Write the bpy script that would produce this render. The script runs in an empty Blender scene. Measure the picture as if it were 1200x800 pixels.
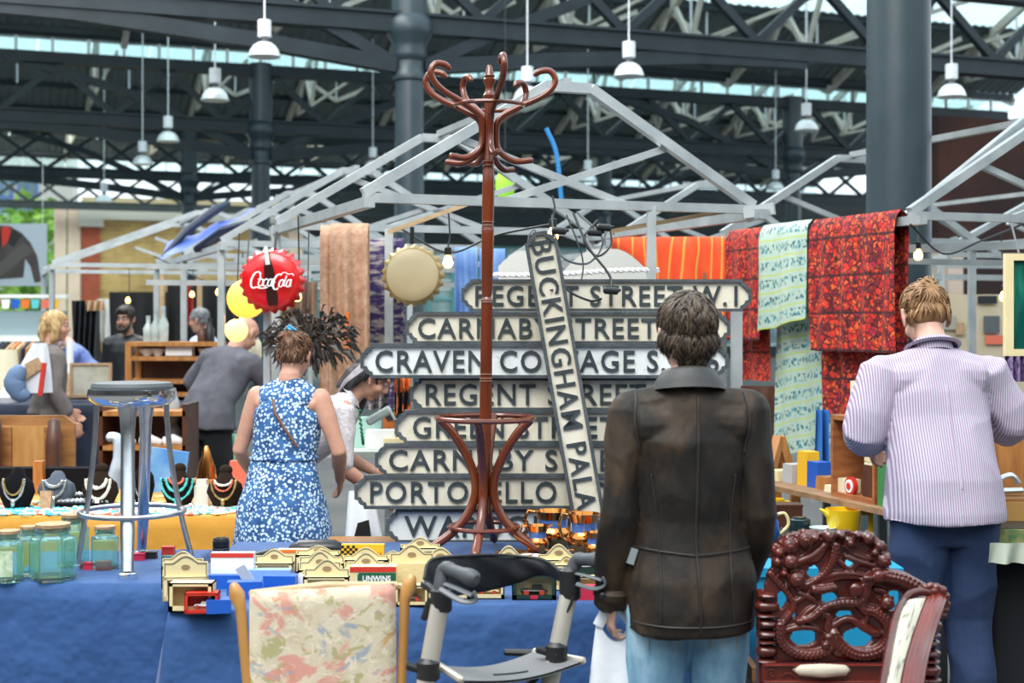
import bpy, bmesh, math, random
from math import sin, cos, pi, sqrt, atan2, radians
from mathutils import Vector, Matrix, noise
from mathutils.bvhtree import BVHTree

C = bpy.context.scene.collection
SC = bpy.context.scene
RND = random.Random(7)

# ------------------------------------------------------------------ camera, sky, light, exposure
F = 1667.0          # focal length in pixels of the 1200 px wide frame (50 mm lens)
CAMZ, HY = 1.62, 375.0
cam_data = bpy.data.cameras.new('camera'); cam = bpy.data.objects.new('camera', cam_data); C.objects.link(cam)
cam.location = (0, 0, CAMZ); cam.rotation_euler = (pi/2, 0, 0)
cam_data.sensor_width = 36; cam_data.lens = 36*F/1200
cam_data.shift_y = -(400-HY)/1200
cam_data.clip_start = .05; cam_data.clip_end = 500
cam_data.dof.use_dof = True; cam_data.dof.focus_distance = 5.55; cam_data.dof.aperture_fstop = 3.2
SC.camera = cam

world = bpy.data.worlds.new('overcast_sky'); SC.world = world; world.use_nodes = True
wn = world.node_tree.nodes; wbg = wn['Background']
wbg.inputs[0].default_value = (.80, .93, 1.0, 1); wbg.inputs[1].default_value = .98

def area(name, loc, target, size, energy, col):
    d = bpy.data.lights.new(name, 'AREA'); d.shape = 'RECTANGLE'; d.size, d.size_y = size; d.energy = energy; d.color = col
    o = bpy.data.objects.new(name, d); C.objects.link(o); o.location = loc
    o.rotation_euler = (Vector(target)-Vector(loc)).to_track_quat('-Z', 'Y').to_euler(); return o
area('skylight_fill', (-2.0, 1.0, 8.6), (0.3, 6.0, 0.8), (7, 4), 560, (1, .97, .93))
area('skylight_fill', (-5, 14, 9.2), (-4, 14, 0), (9, 5), 620, (1, .97, .93))

area('skylight_fill', (-11, 42, 8.8), (-12, 46, 0), (16, 5), 1500, (1, .95, .86))  # extra area lamp added under the roof to brighten the far brick wall

SC.view_settings.view_transform = 'Standard'; SC.view_settings.look = 'None'
SC.view_settings.gamma = 1; SC.view_settings.exposure = 1.0

# ------------------------------------------------------------------ helpers
def P(px, py, D): return Vector(((px-600)/F*D, D, CAMZ-(py-HY)/F*D))
def V(*a): return Vector(a)
UX, UY, VX, VY = -.349, .937, .937, .349       # the hall's own grid: u runs away along the columns, v across
OX, OY = 2.446, 9.0
def G(u, v, z=0): return Vector((OX+UX*u+VX*v, OY+UY*u+VY*v, z))
def Gv(px, u):      # v on the line u seen at column px
    k = (px-600)/F; x0 = OX+UX*u; y0 = OY+UY*u
    return (k*y0-x0)/(VX-k*VY)
GYAW = atan2(VY, VX)

def tag(o, label=None, cat=None, group=None, kind=None):
    if label: o['label'] = label
    if cat: o['category'] = cat
    if group: o['group'] = group
    if kind: o['kind'] = kind
    return o
def thing(name, label, cat, loc=(0, 0, 0), rz=0, group=None):
    o = bpy.data.objects.new(name, None); C.objects.link(o); o.location = loc; o.rotation_euler = (0, 0, rz)
    o.empty_display_size = .05
    return tag(o, label, cat, group)
def kids(o): return [c for c in C.objects if c.parent == o]
def dup(o, loc=None, rz=None, label=None, scale=None, parent=None, tree=None):
    c = o.copy(); C.objects.link(c)
    if parent is not None: c.parent = parent
    if loc is not None: c.location = loc
    if rz is not None: c.rotation_euler = (0, 0, rz)
    if scale is not None: c.scale = (scale,)*3 if not hasattr(scale, '__len__') else scale
    if label: c['label'] = label
    for ch in list(o.children): dup(ch, parent=c)
    return c

class MB:
    def __init__(s): s.bm = bmesh.new(); s.uv = s.bm.loops.layers.uv.new('uv')
    def face(s, vs):
        try: return s.bm.faces.new(vs)
        except ValueError: return None
    def box(s, c, size, rot=None, taper=1):
        c = Vector(c); hx, hy, hz = [d/2 for d in size]; vs = []
        for z in (-1, 1):
            k = taper if z > 0 else 1
            for x, y in ((-1, -1), (1, -1), (1, 1), (-1, 1)):
                p = Vector((x*hx*k, y*hy*k, z*hz))
                if rot is not None: p = rot @ p
                vs.append(s.bm.verts.new(c+p))
        for f in ((3, 2, 1, 0), (4, 5, 6, 7), (0, 1, 5, 4), (1, 2, 6, 5), (2, 3, 7, 6), (3, 0, 4, 7)): s.face([vs[i] for i in f])
        return s
    def bar(s, a, b, w, h=None, up=(0, 0, 1)):
        a, b = Vector(a), Vector(b); t = (b-a); L = t.length; t.normalize(); up = Vector(up)
        if abs(t.dot(up)) > .98: up = Vector((1, 0, 0))
        x = t.cross(up).normalized(); y = x.cross(t).normalized()
        R = Matrix((x, t, y)).transposed()
        return s.box((a+b)/2, (w, L, h or w), R)
    def loft(s, pts, rad, seg=10, ref=(1, 0, 0), round_ends=True, closed=False):
        pts = [Vector(p) for p in pts]; n = len(pts); ref0 = Vector(ref).normalized(); rings = []
        rad = [(r, r) if not hasattr(r, '__len__') else r for r in rad]
        def ring(p, t, a, b, x):
            y = t.cross(x).normalized()
            return [s.bm.verts.new(p+x*(a*cos(2*pi*i/seg))+y*(b*sin(2*pi*i/seg))) for i in range(seg)]
        x = None
        for i in range(n):
            if closed: t = pts[(i+1) % n]-pts[i-1]
            else: t = pts[min(i+1, n-1)]-pts[max(i-1, 0)]
            if t.length < 1e-9: t = Vector((0, 0, 1))
            t.normalize()
            if x is None:
                x = ref0-t*ref0.dot(t)
                if x.length < .05: x = Vector((0, 1, 0))-t*t.y
                if x.length < .05: x = Vector((0, 0, 1))-t*t.z
            else: x = x-t*x.dot(t)
            x.normalize()
            a, b = rad[i]
            if round_ends and not closed and i == 0:
                m = min(a, b)*.5; rings.append(ring(pts[i]-t*m*.9, t, a*.55, b*.55, x)); 
            rings.append(ring(pts[i], t, a, b, x))
            if round_ends and not closed and i == n-1:
                m = min(a, b)*.5; rings.append(ring(pts[i]+t*m*.9, t, a*.55, b*.55, x))
        m = len(rings)
        for i in range(m if closed else m-1):
            A, B = rings[i], rings[(i+1) % m]
            for j in range(seg): s.face((A[j], A[(j+1) % seg], B[(j+1) % seg], B[j]))
        if not closed: s.face(rings[0][::-1]); s.face(rings[-1])
        return s
    def tube(s, pts, r, seg=8, closed=False, ref=(0.13, .2, .97)):
        n = len(pts); rr = r if hasattr(r, '__len__') else [r]*n
        return s.loft(pts, rr, seg, ref, False, closed)
    def lathe(s, prof, c=(0, 0, 0), seg=20, R=None, sx=1, sy=1):
        c = Vector(c); rings = []
        for r, z in prof:
            if r < 1e-5:
                p = Vector((0, 0, z)); p = R @ p if R else p; rings.append([s.bm.verts.new(c+p)]); continue
            ring = []
            for i in range(seg):
                p = Vector((r*sx*cos(2*pi*i/seg), r*sy*sin(2*pi*i/seg), z)); p = R @ p if R else p; ring.append(s.bm.verts.new(c+p))
            rings.append(ring)
        for A, B in zip(rings, rings[1:]):
            for j in range(seg):
                k = (j+1) % seg
                if len(A) == 1 and len(B) == 1: break
                if len(A) == 1: s.face((A[0], B[k], B[j]))
                elif len(B) == 1: s.face((A[j], A[k], B[0]))
                else: s.face((A[j], A[k], B[k], B[j]))
        if len(rings[0]) > 1: s.face(rings[0][::-1])
        if len(rings[-1]) > 1: s.face(rings[-1])
        return s
    def ball(s, c, r, seg=12, R=None):
        rx, ry, rz = (r, r, r) if not hasattr(r, '__len__') else r; n = max(4, seg//2); c = Vector(c); rings = []
        for i in range(n+1):
            a = -pi/2+pi*i/n; k = cos(a)
            if i in (0, n):
                p = Vector((0, 0, rz*sin(a))); p = R @ p if R else p; rings.append([s.bm.verts.new(c+p)]); continue
            ring = []
            for j in range(seg):
                p = Vector((rx*k*cos(2*pi*j/seg), ry*k*sin(2*pi*j/seg), rz*sin(a))); p = R @ p if R else p; ring.append(s.bm.verts.new(c+p))
            rings.append(ring)
        for A, B in zip(rings, rings[1:]):
            for j in range(seg):
                k = (j+1) % seg
                if len(A) == 1: s.face((A[0], B[k], B[j]))
                elif len(B) == 1: s.face((A[j], A[k], B[0]))
                else: s.face((A[j], A[k], B[k], B[j]))
        return s
    def prism(s, poly, o, ax, ay, depth):
        # polygon (2D list) placed at o with axes ax, ay; extruded by vector depth
        o, ax, ay, depth = Vector(o), Vector(ax), Vector(ay), Vector(depth)
        A = [s.bm.verts.new(o+ax*x+ay*y) for x, y in poly]; B = [s.bm.verts.new(v.co+depth) for v in A]; n = len(A)
        s.face(A[::-1]); s.face(B)
        for i in range(n): s.face((A[i], A[(i+1) % n], B[(i+1) % n], B[i]))
        return s
    def ringprism(s, outer, inner, o, ax, ay, depth):
        o, ax, ay, depth = Vector(o), Vector(ax), Vector(ay), Vector(depth); n = len(outer)
        mk = lambda poly, d: [s.bm.verts.new(o+ax*x+ay*y+d) for x, y in poly]
        z = Vector((0, 0, 0)); a, b, c, d = mk(outer, z), mk(inner, z), mk(outer, depth), mk(inner, depth)
        for i in range(n):
            k = (i+1) % n
            s.face((a[i], a[k], c[k], c[i])); s.face((b[k], b[i], d[i], d[k])); s.face((c[i], c[k], d[k], d[i])); s.face((a[k], a[i], b[i], b[k]))
        return s
    def grid(s, fn, nu, nv, wrapu=False):
        vs = [[s.bm.verts.new(fn(i/nu, j/nv)) for j in range(nv+1)] for i in range(nu+(0 if wrapu else 1))]
        m = len(vs)
        for i in range(nu):
            for j in range(nv):
                f = s.face((vs[i][j], vs[(i+1) % m][j], vs[(i+1) % m][j+1], vs[i][j+1]))
                if f:
                    for l, (a, b) in zip(f.loops, ((i, j), (i+1, j), (i+1, j+1), (i, j+1))): l[s.uv].uv = (a/nu, b/nv)
        return s
    def mesh(s, name, mat, smooth=True, angle=40):
        bmesh.ops.recalc_face_normals(s.bm, faces=s.bm.faces)
        me = bpy.data.meshes.new(name); s.bm.to_mesh(me); s.bm.free()
        for m in (mat if isinstance(mat, (list, tuple)) else [mat]): me.materials.append(m)
        if smooth:
            me.polygons.foreach_set('use_smooth', [True]*len(me.polygons))
            if angle < 180: me.set_sharp_from_angle(angle=radians(angle))
        return me
    def build(s, name, mat, parent=None, local=False, smooth=True, angle=40, label=None):
        return link(name, s.mesh(name, mat, smooth, angle), parent, local, label)
def link(name, me, parent=None, local=False, label=None):
    o = bpy.data.objects.new(name, me); C.objects.link(o)
    if parent is not None:
        o.parent = parent
        if not local: o.matrix_parent_inverse = (Matrix.Translation(parent.location) @ parent.rotation_euler.to_matrix().to_4x4()).inverted() if parent.parent is None else Matrix()
    if label: o['label'] = label
    return o
def evaluated(ob, name):
    bpy.context.view_layer.update(); dg = bpy.context.evaluated_depsgraph_get()
    me = bpy.data.meshes.new_from_object(ob.evaluated_get(dg)); me.name = name; bpy.data.objects.remove(ob); return me
def voxel(mb, name, mat, size, smooth=3, fac=.5):
    """union of closed shapes as one continuous skin"""
    me = mb.mesh(name+'_raw', mat); ob = bpy.data.objects.new(name+'_raw', me); C.objects.link(ob)
    m = ob.modifiers.new('r', 'REMESH'); m.mode = 'VOXEL'; m.voxel_size = size; m.use_smooth_shade = True
    if smooth:
        k = ob.modifiers.new('s', 'SMOOTH'); k.iterations = smooth; k.factor = fac
    out = evaluated(ob, name)
    out.materials.clear(); out.materials.append(mat)
    out.polygons.foreach_set('use_smooth', [True]*len(out.polygons))
    bpy.data.meshes.remove(me); return out
def wrinkle(me, fn):
    ns = [v.normal.copy() for v in me.vertices]
    for v, n in zip(me.vertices, ns): v.co += n*fn(v.co, n)
    me.update()
def text_mesh(s, name, mat, height, depth, width=None, bold=0, shear=0, spacing=1):
    cu = bpy.data.curves.new(name, 'FONT'); cu.body = s; cu.size = 1; cu.extrude = .5; cu.offset = bold; cu.shear = shear; cu.space_character = spacing
    cu.resolution_u = 3; cu.align_x = 'LEFT'
    ob = bpy.data.objects.new(name, cu); C.objects.link(ob); me = evaluated(ob, name); bpy.data.curves.remove(cu)
    xs = [v.co.x for v in me.vertices]; ys = [v.co.y for v in me.vertices]
    x0, x1, y0, y1 = min(xs), max(xs), min(ys), max(ys); ky = height/(y1-y0); kx = ky if width is None else width/(x1-x0)
    for v in me.vertices: v.co = Vector(((v.co.x-(x0+x1)/2)*kx, (v.co.y-(y0+y1)/2)*ky, v.co.z*depth))
    me.materials.clear(); me.materials.append(mat); return me
def frame_matrix(o, ax, ay):
    ax, ay = Vector(ax).normalized(), Vector(ay).normalized(); az = ax.cross(ay)
    m = Matrix((ax, ay, az)).transposed().to_4x4(); m.translation = Vector(o); return m
def islands(me):
    n = len(me.vertices); par = list(range(n))
    def find(i):
        while par[i] != i: par[i] = par[par[i]]; i = par[i]
        return i
    for e in me.edges:
        a, b = find(e.vertices[0]), find(e.vertices[1])
        if a != b: par[a] = b
    groups = {}
    for f in me.polygons: groups.setdefault(find(f.vertices[0]), []).append(f)
    return groups.values()
def put_text(s, o, ax, ay, height, depth, mat, parent, name='letter', width=None, bold=0, shear=0, spacing=1):
    me = text_mesh(s, name, mat, height, depth, width, bold, shear, spacing); me.transform(frame_matrix(o, ax, ay))
    for fs in islands(me):
        ids = sorted({i for f in fs for i in f.vertices}); mp = {i: k for k, i in enumerate(ids)}
        m2 = bpy.data.meshes.new(name); m2.from_pydata([me.vertices[i].co[:] for i in ids], [], [[mp[i] for i in f.vertices] for f in fs]); m2.materials.append(mat); link(name, m2, parent)
    bpy.data.meshes.remove(me)

# ------------------------------------------------------------------ materials
class NT:
    def __init__(s, name):
        s.m = bpy.data.materials.new(name); s.m.use_nodes = True; s.t = s.m.node_tree; s.p = s.t.nodes['Principled BSDF']; s.out = s.t.nodes['Material Output']
    def n(s, kind, **kw):
        k = s.t.nodes.new(kind)
        for a, b in kw.items():
            if a.startswith('i_'): k.inputs[a[2:].replace('_', ' ')].default_value = b
            else: setattr(k, a, b)
        return k
    def l(s, a, b): s.t.links.new(a, b)
    def coord(s, kind='Object', scale=(1, 1, 1)):
        t = s.n('ShaderNodeTexCoord'); mp = s.n('ShaderNodeMapping'); s.l(t.outputs[kind], mp.inputs[0]); mp.inputs['Scale'].default_value = scale; return mp.outputs[0]
    def noise(s, co, scale, detail=3, rough=.55):
        k = s.n('ShaderNodeTexNoise', i_Scale=scale, i_Detail=detail, i_Roughness=rough); s.l(co, k.inputs['Vector']); return k
    def vor(s, co, scale, feature='F1', rnd=1):
        k = s.n('ShaderNodeTexVoronoi', feature=feature, i_Scale=scale, i_Randomness=rnd); s.l(co, k.inputs['Vector']); return k
    def ramp(s, fac, stops, interp='LINEAR'):
        k = s.n('ShaderNodeValToRGB'); r = k.color_ramp; r.interpolation = interp
        while len(r.elements) < len(stops): r.elements.new(.5)
        for e, (p, c) in zip(r.elements, stops): e.position = p; e.color = (*c, 1) if hasattr(c, '__len__') else (c, c, c, 1)
        s.l(fac, k.inputs[0]); return k.outputs[0]
    def mix(s, fac, a, b, mode='MIX'):
        k = s.n('ShaderNodeMix', data_type='RGBA', blend_type=mode)
        for i, v in ((0, fac), (6, a), (7, b)):
            if hasattr(v, 'links'): s.l(v, k.inputs[i])
            else: k.inputs[i].default_value = v if i == 0 else (*v, 1)
        return k.outputs[2]
    def math(s, op, a, b=0):
        k = s.n('ShaderNodeMath', operation=op)
        for i, v in ((0, a), (1, b)):
            if hasattr(v, 'links'): s.l(v, k.inputs[i])
            else: k.inputs[i].default_value = v
        return k.outputs[0]
    def base(s, c):
        if hasattr(c, 'links'): s.l(c, s.p.inputs['Base Color'])
        else: s.p.inputs['Base Color'].default_value = (*c, 1)
    def bump(s, h, strength=.3, dist=.01):
        k = s.n('ShaderNodeBump'); k.inputs['Strength'].default_value = strength; k.inputs['Distance'].default_value = dist
        s.l(h, k.inputs['Height']); s.l(k.outputs[0], s.p.inputs['Normal'])
def mt(name, col, rough=.6, metal=0, col2=None, scale=6, lo=.35, hi=.65, bump=None, stretch=(1, 1, 1), spec=None, emit=None, coat=0, detail=4, sheen=0):
    t = NT(name); t.p.inputs['Roughness'].default_value = rough; t.p.inputs['Metallic'].default_value = metal
    if spec is not None: t.p.inputs['Specular IOR Level'].default_value = spec
    if coat: t.p.inputs['Coat Weight'].default_value = coat; t.p.inputs['Coat Roughness'].default_value = .1
    if sheen: t.p.inputs['Sheen Weight'].default_value = sheen
    if emit: t.p.inputs['Emission Color'].default_value = (*emit[0], 1); t.p.inputs['Emission Strength'].default_value = emit[1]
    if col2 is not None or bump:
        co = t.coord('Object', stretch)
    if col2 is not None: t.base(t.ramp(t.noise(co, scale, detail).outputs[0], [(lo, col), (hi, col2)]))
    else: t.base(col)
    if bump: t.bump(t.noise(co, bump[0], 4).outputs[0], bump[1], .01)
    return t.m

IRON = mt('painted_iron', (.008, .015, .020), .5, 0, (.014, .024, .031), 3, spec=.35)
COLP = mt('column_paint', (.020, .036, .046), .4, 0, (.030, .050, .062), 2.5, bump=(25, .06))
ROOFP = mt('roof_sheet', (.15, .17, .18), .7, 0, (.19, .21, .21), 1.5)
CREAMT = mt('cream_timber', (.60, .56, .50), .7, 0, (.48, .42, .34), 2)
ALU = mt('aluminium', (.40, .44, .45), .42, .6, (.55, .58, .58), 5, bump=(30, .05))
WHITEP = mt('white_paint', (.72, .75, .74), .5)
ROD = mt('white_rod', (.75, .78, .8), .5)
def glass_pane(name, tint, see=.82, rough=.1):
    t = NT(name); tr = t.n('ShaderNodeBsdfTransparent'); tr.inputs[0].default_value = (*tint, 1)
    t.p.inputs['Base Color'].default_value = (*tint, 1); t.p.inputs['Roughness'].default_value = rough
    mx = t.n('ShaderNodeMixShader'); mx.inputs[0].default_value = see; t.l(t.p.outputs[0], mx.inputs[1]); t.l(tr.outputs[0], mx.inputs[2]); t.l(mx.outputs[0], t.out.inputs[0]); return t.m
ROOFGLASS = glass_pane('roof_glass', (.88, .97, .97), .85)
BLACK = mt('black_plastic', (.012, .013, .014), .4)
WOOD = mt('honey_wood', (.36, .17, .06), .45, 0, (.22, .095, .03), 5, stretch=(1, 1, 6), bump=(40, .05))
ORWOOD = mt('orange_wood', (.50, .22, .06), .45, 0, (.34, .13, .03), 5, stretch=(6, 1, 1))
DKWOOD = mt('dark_wood', (.10, .035, .018), .4, 0, (.055, .02, .012), 8)
PALEWOOD = mt('pale_wood', (.58, .42, .25), .5, 0, (.44, .29, .15), 7, stretch=(1, 1, 5))
CORK = mt('cork', (.50, .33, .19), .8, 0, (.36, .22, .12), 60)
CARD = mt('cream_card', (.76, .64, .36), .6, 0, (.70, .58, .32), 8)
CREAM = mt('cream', (.78, .70, .50), .6)
WHITE = mt('white', (.82, .82, .82), .55)
PAPER = mt('white_plastic', (.80, .82, .84), .35)
REDC = mt('red_card', (.60, .035, .02), .45)
BLUEC = mt('blue_card', (.012, .10, .50), .4)
GREENC = mt('green_card', (.01, .10, .05), .45)
ORANGEC = mt('orange_card', (.75, .16, .02), .45)
YELLOWC = mt('yellow_card', (.82, .46, .02), .45)
DKGREEN = mt('dark_green_card', (.008, .035, .022), .5)
PINKC = mt('crimson_card', (.55, .02, .06), .5)
TEALC = mt('teal_card', (.10, .50, .52), .5)
CHROME = mt('chrome', (.80, .82, .84), .12, 1)
STEEL = mt('brushed_steel', (.55, .57, .60), .28, 1, (.66, .68, .70), 20)
GREYP = mt('grey_plastic', (.10, .11, .12), .4)
NAVY = mt('navy_cloth', (.010, .016, .035), .85, 0, (.018, .026, .05), 6)
BLKCLOTH = mt('black_cloth', (.006, .007, .009), .9)
# ------------------------------------------------------------------ the hall: floor, columns, girders, roof, walls
m = MB().box((0, 30, -.05), (120, 110, .1)); fl = m.build('floor', mt('stone_floor', (.085, .085, .085), .7, 0, (.12, .118, .112), 1.2, bump=(14, .15))); fl['kind'] = 'structure'

def make_column(name, label, loc):
    t = thing(name, label, 'column', loc, GYAW, 'iron columns')
    MB().lathe([(.30, 0), (.30, .25), (.26, .32), (.24, .5), (.205, .56)], seg=28).build('plinth', COLP, t, True)
    MB().lathe([(.205, .56), (.20, 3), (.192, 4.85)], seg=36).build('shaft', COLP, t, True, angle=60)
    MB().lathe([(.192, 4.85), (.225, 4.87), (.235, 4.92), (.215, 4.97), (.20, 5.0), (.20, 5.12), (.235, 5.16), (.245, 5.22), (.23, 5.30), (.25, 5.38), (.30, 5.47), (.32, 5.52), (.32, 5.66), (.29, 5.7), (.26, 5.74)], seg=32).build('capital', COLP, t, True)
    MB().lathe([(.24, 5.74), (.24, 6.95)], seg=24).build('upper_shaft', COLP, t, True)
    return t
c0 = make_column('iron_column', 'thick dark grey iron column behind the man in the striped shirt', G(0, 0))
for (u, v), lb in (((11, 0), 'grey iron column with ringed capital right behind the coat stand'), ((22, 0), 'iron column in mid hall left of the coat stand, above the blue tarpaulin'),
                   ((33, 0), 'thin far iron column in front of the yellow brick wall'), ((22, 12.75), 'far iron column with pendant lamp in front, left of the thickest column'), ((33, 12.75), 'farthest iron column near the glazed shopfront')):
    dup(c0, G(u, v), label=lb)

Z0, Z1 = 5.62, 6.82
diag_cache = {}
def diag_mesh(dx, dz, w):
    k = (round(dx, 3), round(dz, 3), w)
    if k not in diag_cache: diag_cache[k] = MB().bar((-dx/2, 0, -dz/2), (dx/2, 0, dz/2), w, w, (0, 1, 0)).mesh('lattice_bar', IRON, False)
    return diag_cache[k]
def girder(u, v0, v1, label, step, cross, cols):
    t = thing('lattice_girder', label, 'girder', G(u, (v0+v1)/2, Z0), GYAW); L = v1-v0
    MB().box((0, 0, 0), (L, .26, .24)).box((0, 0, .13), (L, .36, .04)).build('bottom_chord', IRON, t, True, False)
    MB().box((0, 0, Z1-Z0), (L, .22, .2)).box((0, 0, Z1-Z0-.11), (L, .34, .035)).build('top_chord', IRON, t, True, False)
    n = int(L/step); h = Z1-Z0-.24
    for i in range(n):
        for sg in ((1, -1) if cross else ((1,) if i % 2 else (-1,))):
            o = link('lattice_bar', diag_mesh(step*sg, h, .12 if not cross else .10), t, True); o.location = (-L/2+step*(i+.5), .03*sg, (Z1-Z0)/2)
    for v in cols:
        x = v-(v0+v1)/2
        for sg in (-1, 1):
            if not (-L/2 < x+sg*4 < L/2): continue
            pts = [(x+sg*.2, 0, 5.08-Z0), (x+sg*1.3, 0, 5.62-Z0), (x+sg*2.8, 0, 6.25-Z0), (x+sg*4.7, 0, Z1-Z0-.1)]
            b = MB()
            for p, q in zip(pts, pts[1:]): b.bar(p, q, .16, .16, (0, 1, 0))
            b.build('arch_brace', IRON, t, True, False)
            pts = [(x+sg*.2, 0, 5.06-Z0), (x+sg*2, 0, 5.26-Z0), (x+sg*4.4, 0, 5.46-Z0), (x+sg*6.2, 0, 5.5-Z0)]
            b = MB()
            for p, q in zip(pts, pts[1:]): b.bar(p, q, .20, .20, (0, 1, 0))
            b.build('tie_rib', IRON, t, True, False)
    return t
girder(11, -13, 14, 'nearest dark lattice girder along the top edge of the photo, over the coat stand', 1.08, False, (0,))
girder(22, -17, 19, 'second dark lattice girder carried by the mid hall column', 1.08, False, (0, 12.75))
girder(33, -22, 24, 'third dark lattice girder with crossed bars, over the thin far column', 1.3, True, (0, 12.75))
girder(44.5, -26, 28, 'farthest crossed lattice girder above the yellow brick wall and the poster opening', 1.3, True, ())

def corrugated(L, w, pitch):    # local: x along v, y down the slope
    n = int(L/pitch*4); return MB().grid(lambda a, b: Vector(((a-.5)*L, (b-.5)*w, .025*sin(2*pi*a*L/pitch))), n, 1).mesh('roof_sheet', ROOFP)
SP = 2.75; slope = .42; ang = math.atan(slope)
sheet = corrugated(SP, 2.5/cos(ang), .22)
pane_me = MB().box((0, 0, 0), (SP/2-.06, 3.0/cos(ang), .012)).mesh('glass_pane', ROOFGLASS, False)
pane_near = MB().box((0, 0, 0), (SP/2-.06, 5.4/cos(ang), .012)).mesh('glass_pane', ROOFGLASS, False)
raft_me = MB().box((0, 0, 0), (.11, 5.5/cos(ang), .2)).mesh('rafter', CREAMT, False)
def roofbay(k, v0, v1, name):
    uv = 11*(k+1); ur = 11*k+5.5; zv, zr = 7.32, 7.32+5.5*slope
    roof = thing(name, None, None, G(uv, 0, zv), GYAW); roof['kind'] = 'structure'
    # local frame: x = v, y = u - uv, z - zv
    n = int((v1-v0)/SP)
    for i in range(n):
        x = v0+SP*(i+.5)
        o = link('roof_sheet', sheet, roof, True); o.location = (x, -1.35, 1.35*slope); o.rotation_euler = (-ang, 0, 0)
        for j in (-.25, .25):
            o = link('glass_pane', pane_me, roof, True); o.location = (x+SP*j, -4.05, 4.05*slope); o.rotation_euler = (-ang, 0, 0)
            o = link('glass_pane', pane_near, roof, True); o.location = (x+SP*j, -8.25, 2.75*slope); o.rotation_euler = (ang, 0, 0)
            o = link('clerestory_pane', cler_me, roof, True); o.location = (x+SP*j, .0, -.22)
        o = link('rafter', raft_me, roof, True); o.location = (x-SP/2, -2.75, 2.75*slope-.14); o.rotation_euler = (-ang, 0, 0)
        o = link('rafter', raft_me, roof, True); o.location = (x-SP/2, -8.25, 2.75*slope-.14); o.rotation_euler = (ang, 0, 0)
        for nm, me in truss_meshes:
            if nm != 'wind_brace' or x > 1: link(nm, me, roof, True).location = (x-SP/2, 0, 0)
    for y in (-.2, -1.3, -2.5, -4.2):
        MB().box((0, y, -y*slope-.07), (v1-v0, .09, .12)).build('purlin', IRON, roof, True, False)
    MB().box(((v0+v1)/2, .12, -.02), (v1-v0, .3, .16)).build('valley_gutter', IRON, roof, True, False)
    for i in range(n*4): 
        o = link('clerestory_post', post_me, roof, True); o.location = (v0+SP/4*i, .02, -.23)
cler_me = MB().box((0, 0, 0), (SP/2-.08, .01, .34)).mesh('clerestory_pane', ROOFGLASS, False)
post_me = MB().box((0, 0, 0), (.06, .05, .36)).mesh('clerestory_post', WHITEP, False)
truss_meshes = [('tie_beam', MB().bar((0, -1.6, -.02), (0, -9.4, -.02), .05, .07).mesh('tie_beam', CREAMT, False))]
for y0, y1, z1 in ((-1.6, -2.4, .90), (-3.4, -2.6, 1.0), (-3.4, -4.3, 1.7)):
    truss_meshes.append(('strut', MB().bar((0, y0, 0), (0, y1, z1), .08, .11).mesh('strut', CREAMT, False)))
for y in (-1.6, -3.4): truss_meshes.append(('tie_rod', MB().bar((0, y, 0), (0, y, -y*slope-.1), .035).mesh('tie_rod', ROD, False)))
# cross bracing between the trusses (V shapes seen face on)
truss_meshes.append(('wind_brace', MB().bar((0, -2.4, .86), (.9, -2.4, .30), .07, .1).bar((.9, -2.4, .30), (2.0, -2.4, .80), .07, .1).mesh('wind_brace', CREAMT, False)))
truss_meshes.append(('tie_rod', MB().bar((.9, -2.4, .32), (.9, -2.4, 1.2), .035).mesh('tie_rod', ROD, False)))
roofbay(1, -16.5, 19.25, 'ceiling'); roofbay(2, -19.25, 24.75, 'ceiling_2'); roofbay(3, -24.75, 27.5, 'ceiling_3')

# back wall along u = 46.5
WU = 46.5
BRICKY = NT('yellow_brick'); co = BRICKY.coord('Object', (1, 1, 1))
br = BRICKY.n('ShaderNodeTexBrick'); br.inputs['Scale'].default_value = 1; br.inputs['Color1'].default_value = (.46, .30, .10, 1); br.inputs['Color2'].default_value = (.26, .14, .045, 1); br.inputs['Mortar'].default_value = (.40, .32, .2, 1)
br.inputs['Brick Width'].default_value = .45; br.inputs['Row Height'].default_value = .15; br.inputs['Mortar Size'].default_value = .012
sw = BRICKY.n('ShaderNodeSeparateXYZ'); cb = BRICKY.n('ShaderNodeCombineXYZ'); BRICKY.l(co, sw.inputs[0]); BRICKY.l(sw.outputs[0], cb.inputs[0]); BRICKY.l(sw.outputs[2], cb.inputs[1]); BRICKY.l(cb.outputs[0], br.inputs['Vector'])
BRICKY.base(BRICKY.mix(.45, br.outputs[0], BRICKY.ramp(BRICKY.noise(co, .9).outputs[0], [(.35, (.22, .125, .04)), (.65, (.56, .38, .14))]), 'MIX')); BRICKY.p.inputs['Roughness'].default_value = .85
BRICKY = BRICKY.m
BRICKR = mt('red_brick', (.34, .07, .03), .85, 0, (.24, .05, .025), 3)
STONE = mt('pale_stone', (.60, .46, .36), .8, 0, (.70, .52, .42), 2)
CORN = mt('cornice_stone', (.55, .52, .46), .8)
TEALF = mt('teal_frame_paint', (.13, .36, .36), .5)
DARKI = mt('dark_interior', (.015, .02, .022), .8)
def wallseg(name, px0, px1, z0, z1, mat, th=.5, parent=None, du=0, u=WU):
    a, b = Gv(px0, u), Gv(px1, u)
    c = G(u+du, (a+b)/2, (z0+z1)/2); me = MB().box((0, 0, 0), (b-a, th, z1-z0)).mesh(name, mat, False)
    o = link(name, me); o.location = c; o.rotation_euler = (0, 0, GYAW); o['kind'] = 'structure'; return o
wallseg('wall_back', 96, 348, 0, 5.5, BRICKY)
wallseg('trim_1', 112, 350, 5.28, 5.62, CORN, .7)
wallseg('trim_2', 95, 116, 0, 5.0, BRICKR, .62, du=-.1)
wallseg('trim_3', 91, 120, 5.0, 5.6, CORN, .9, du=-.1)
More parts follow.
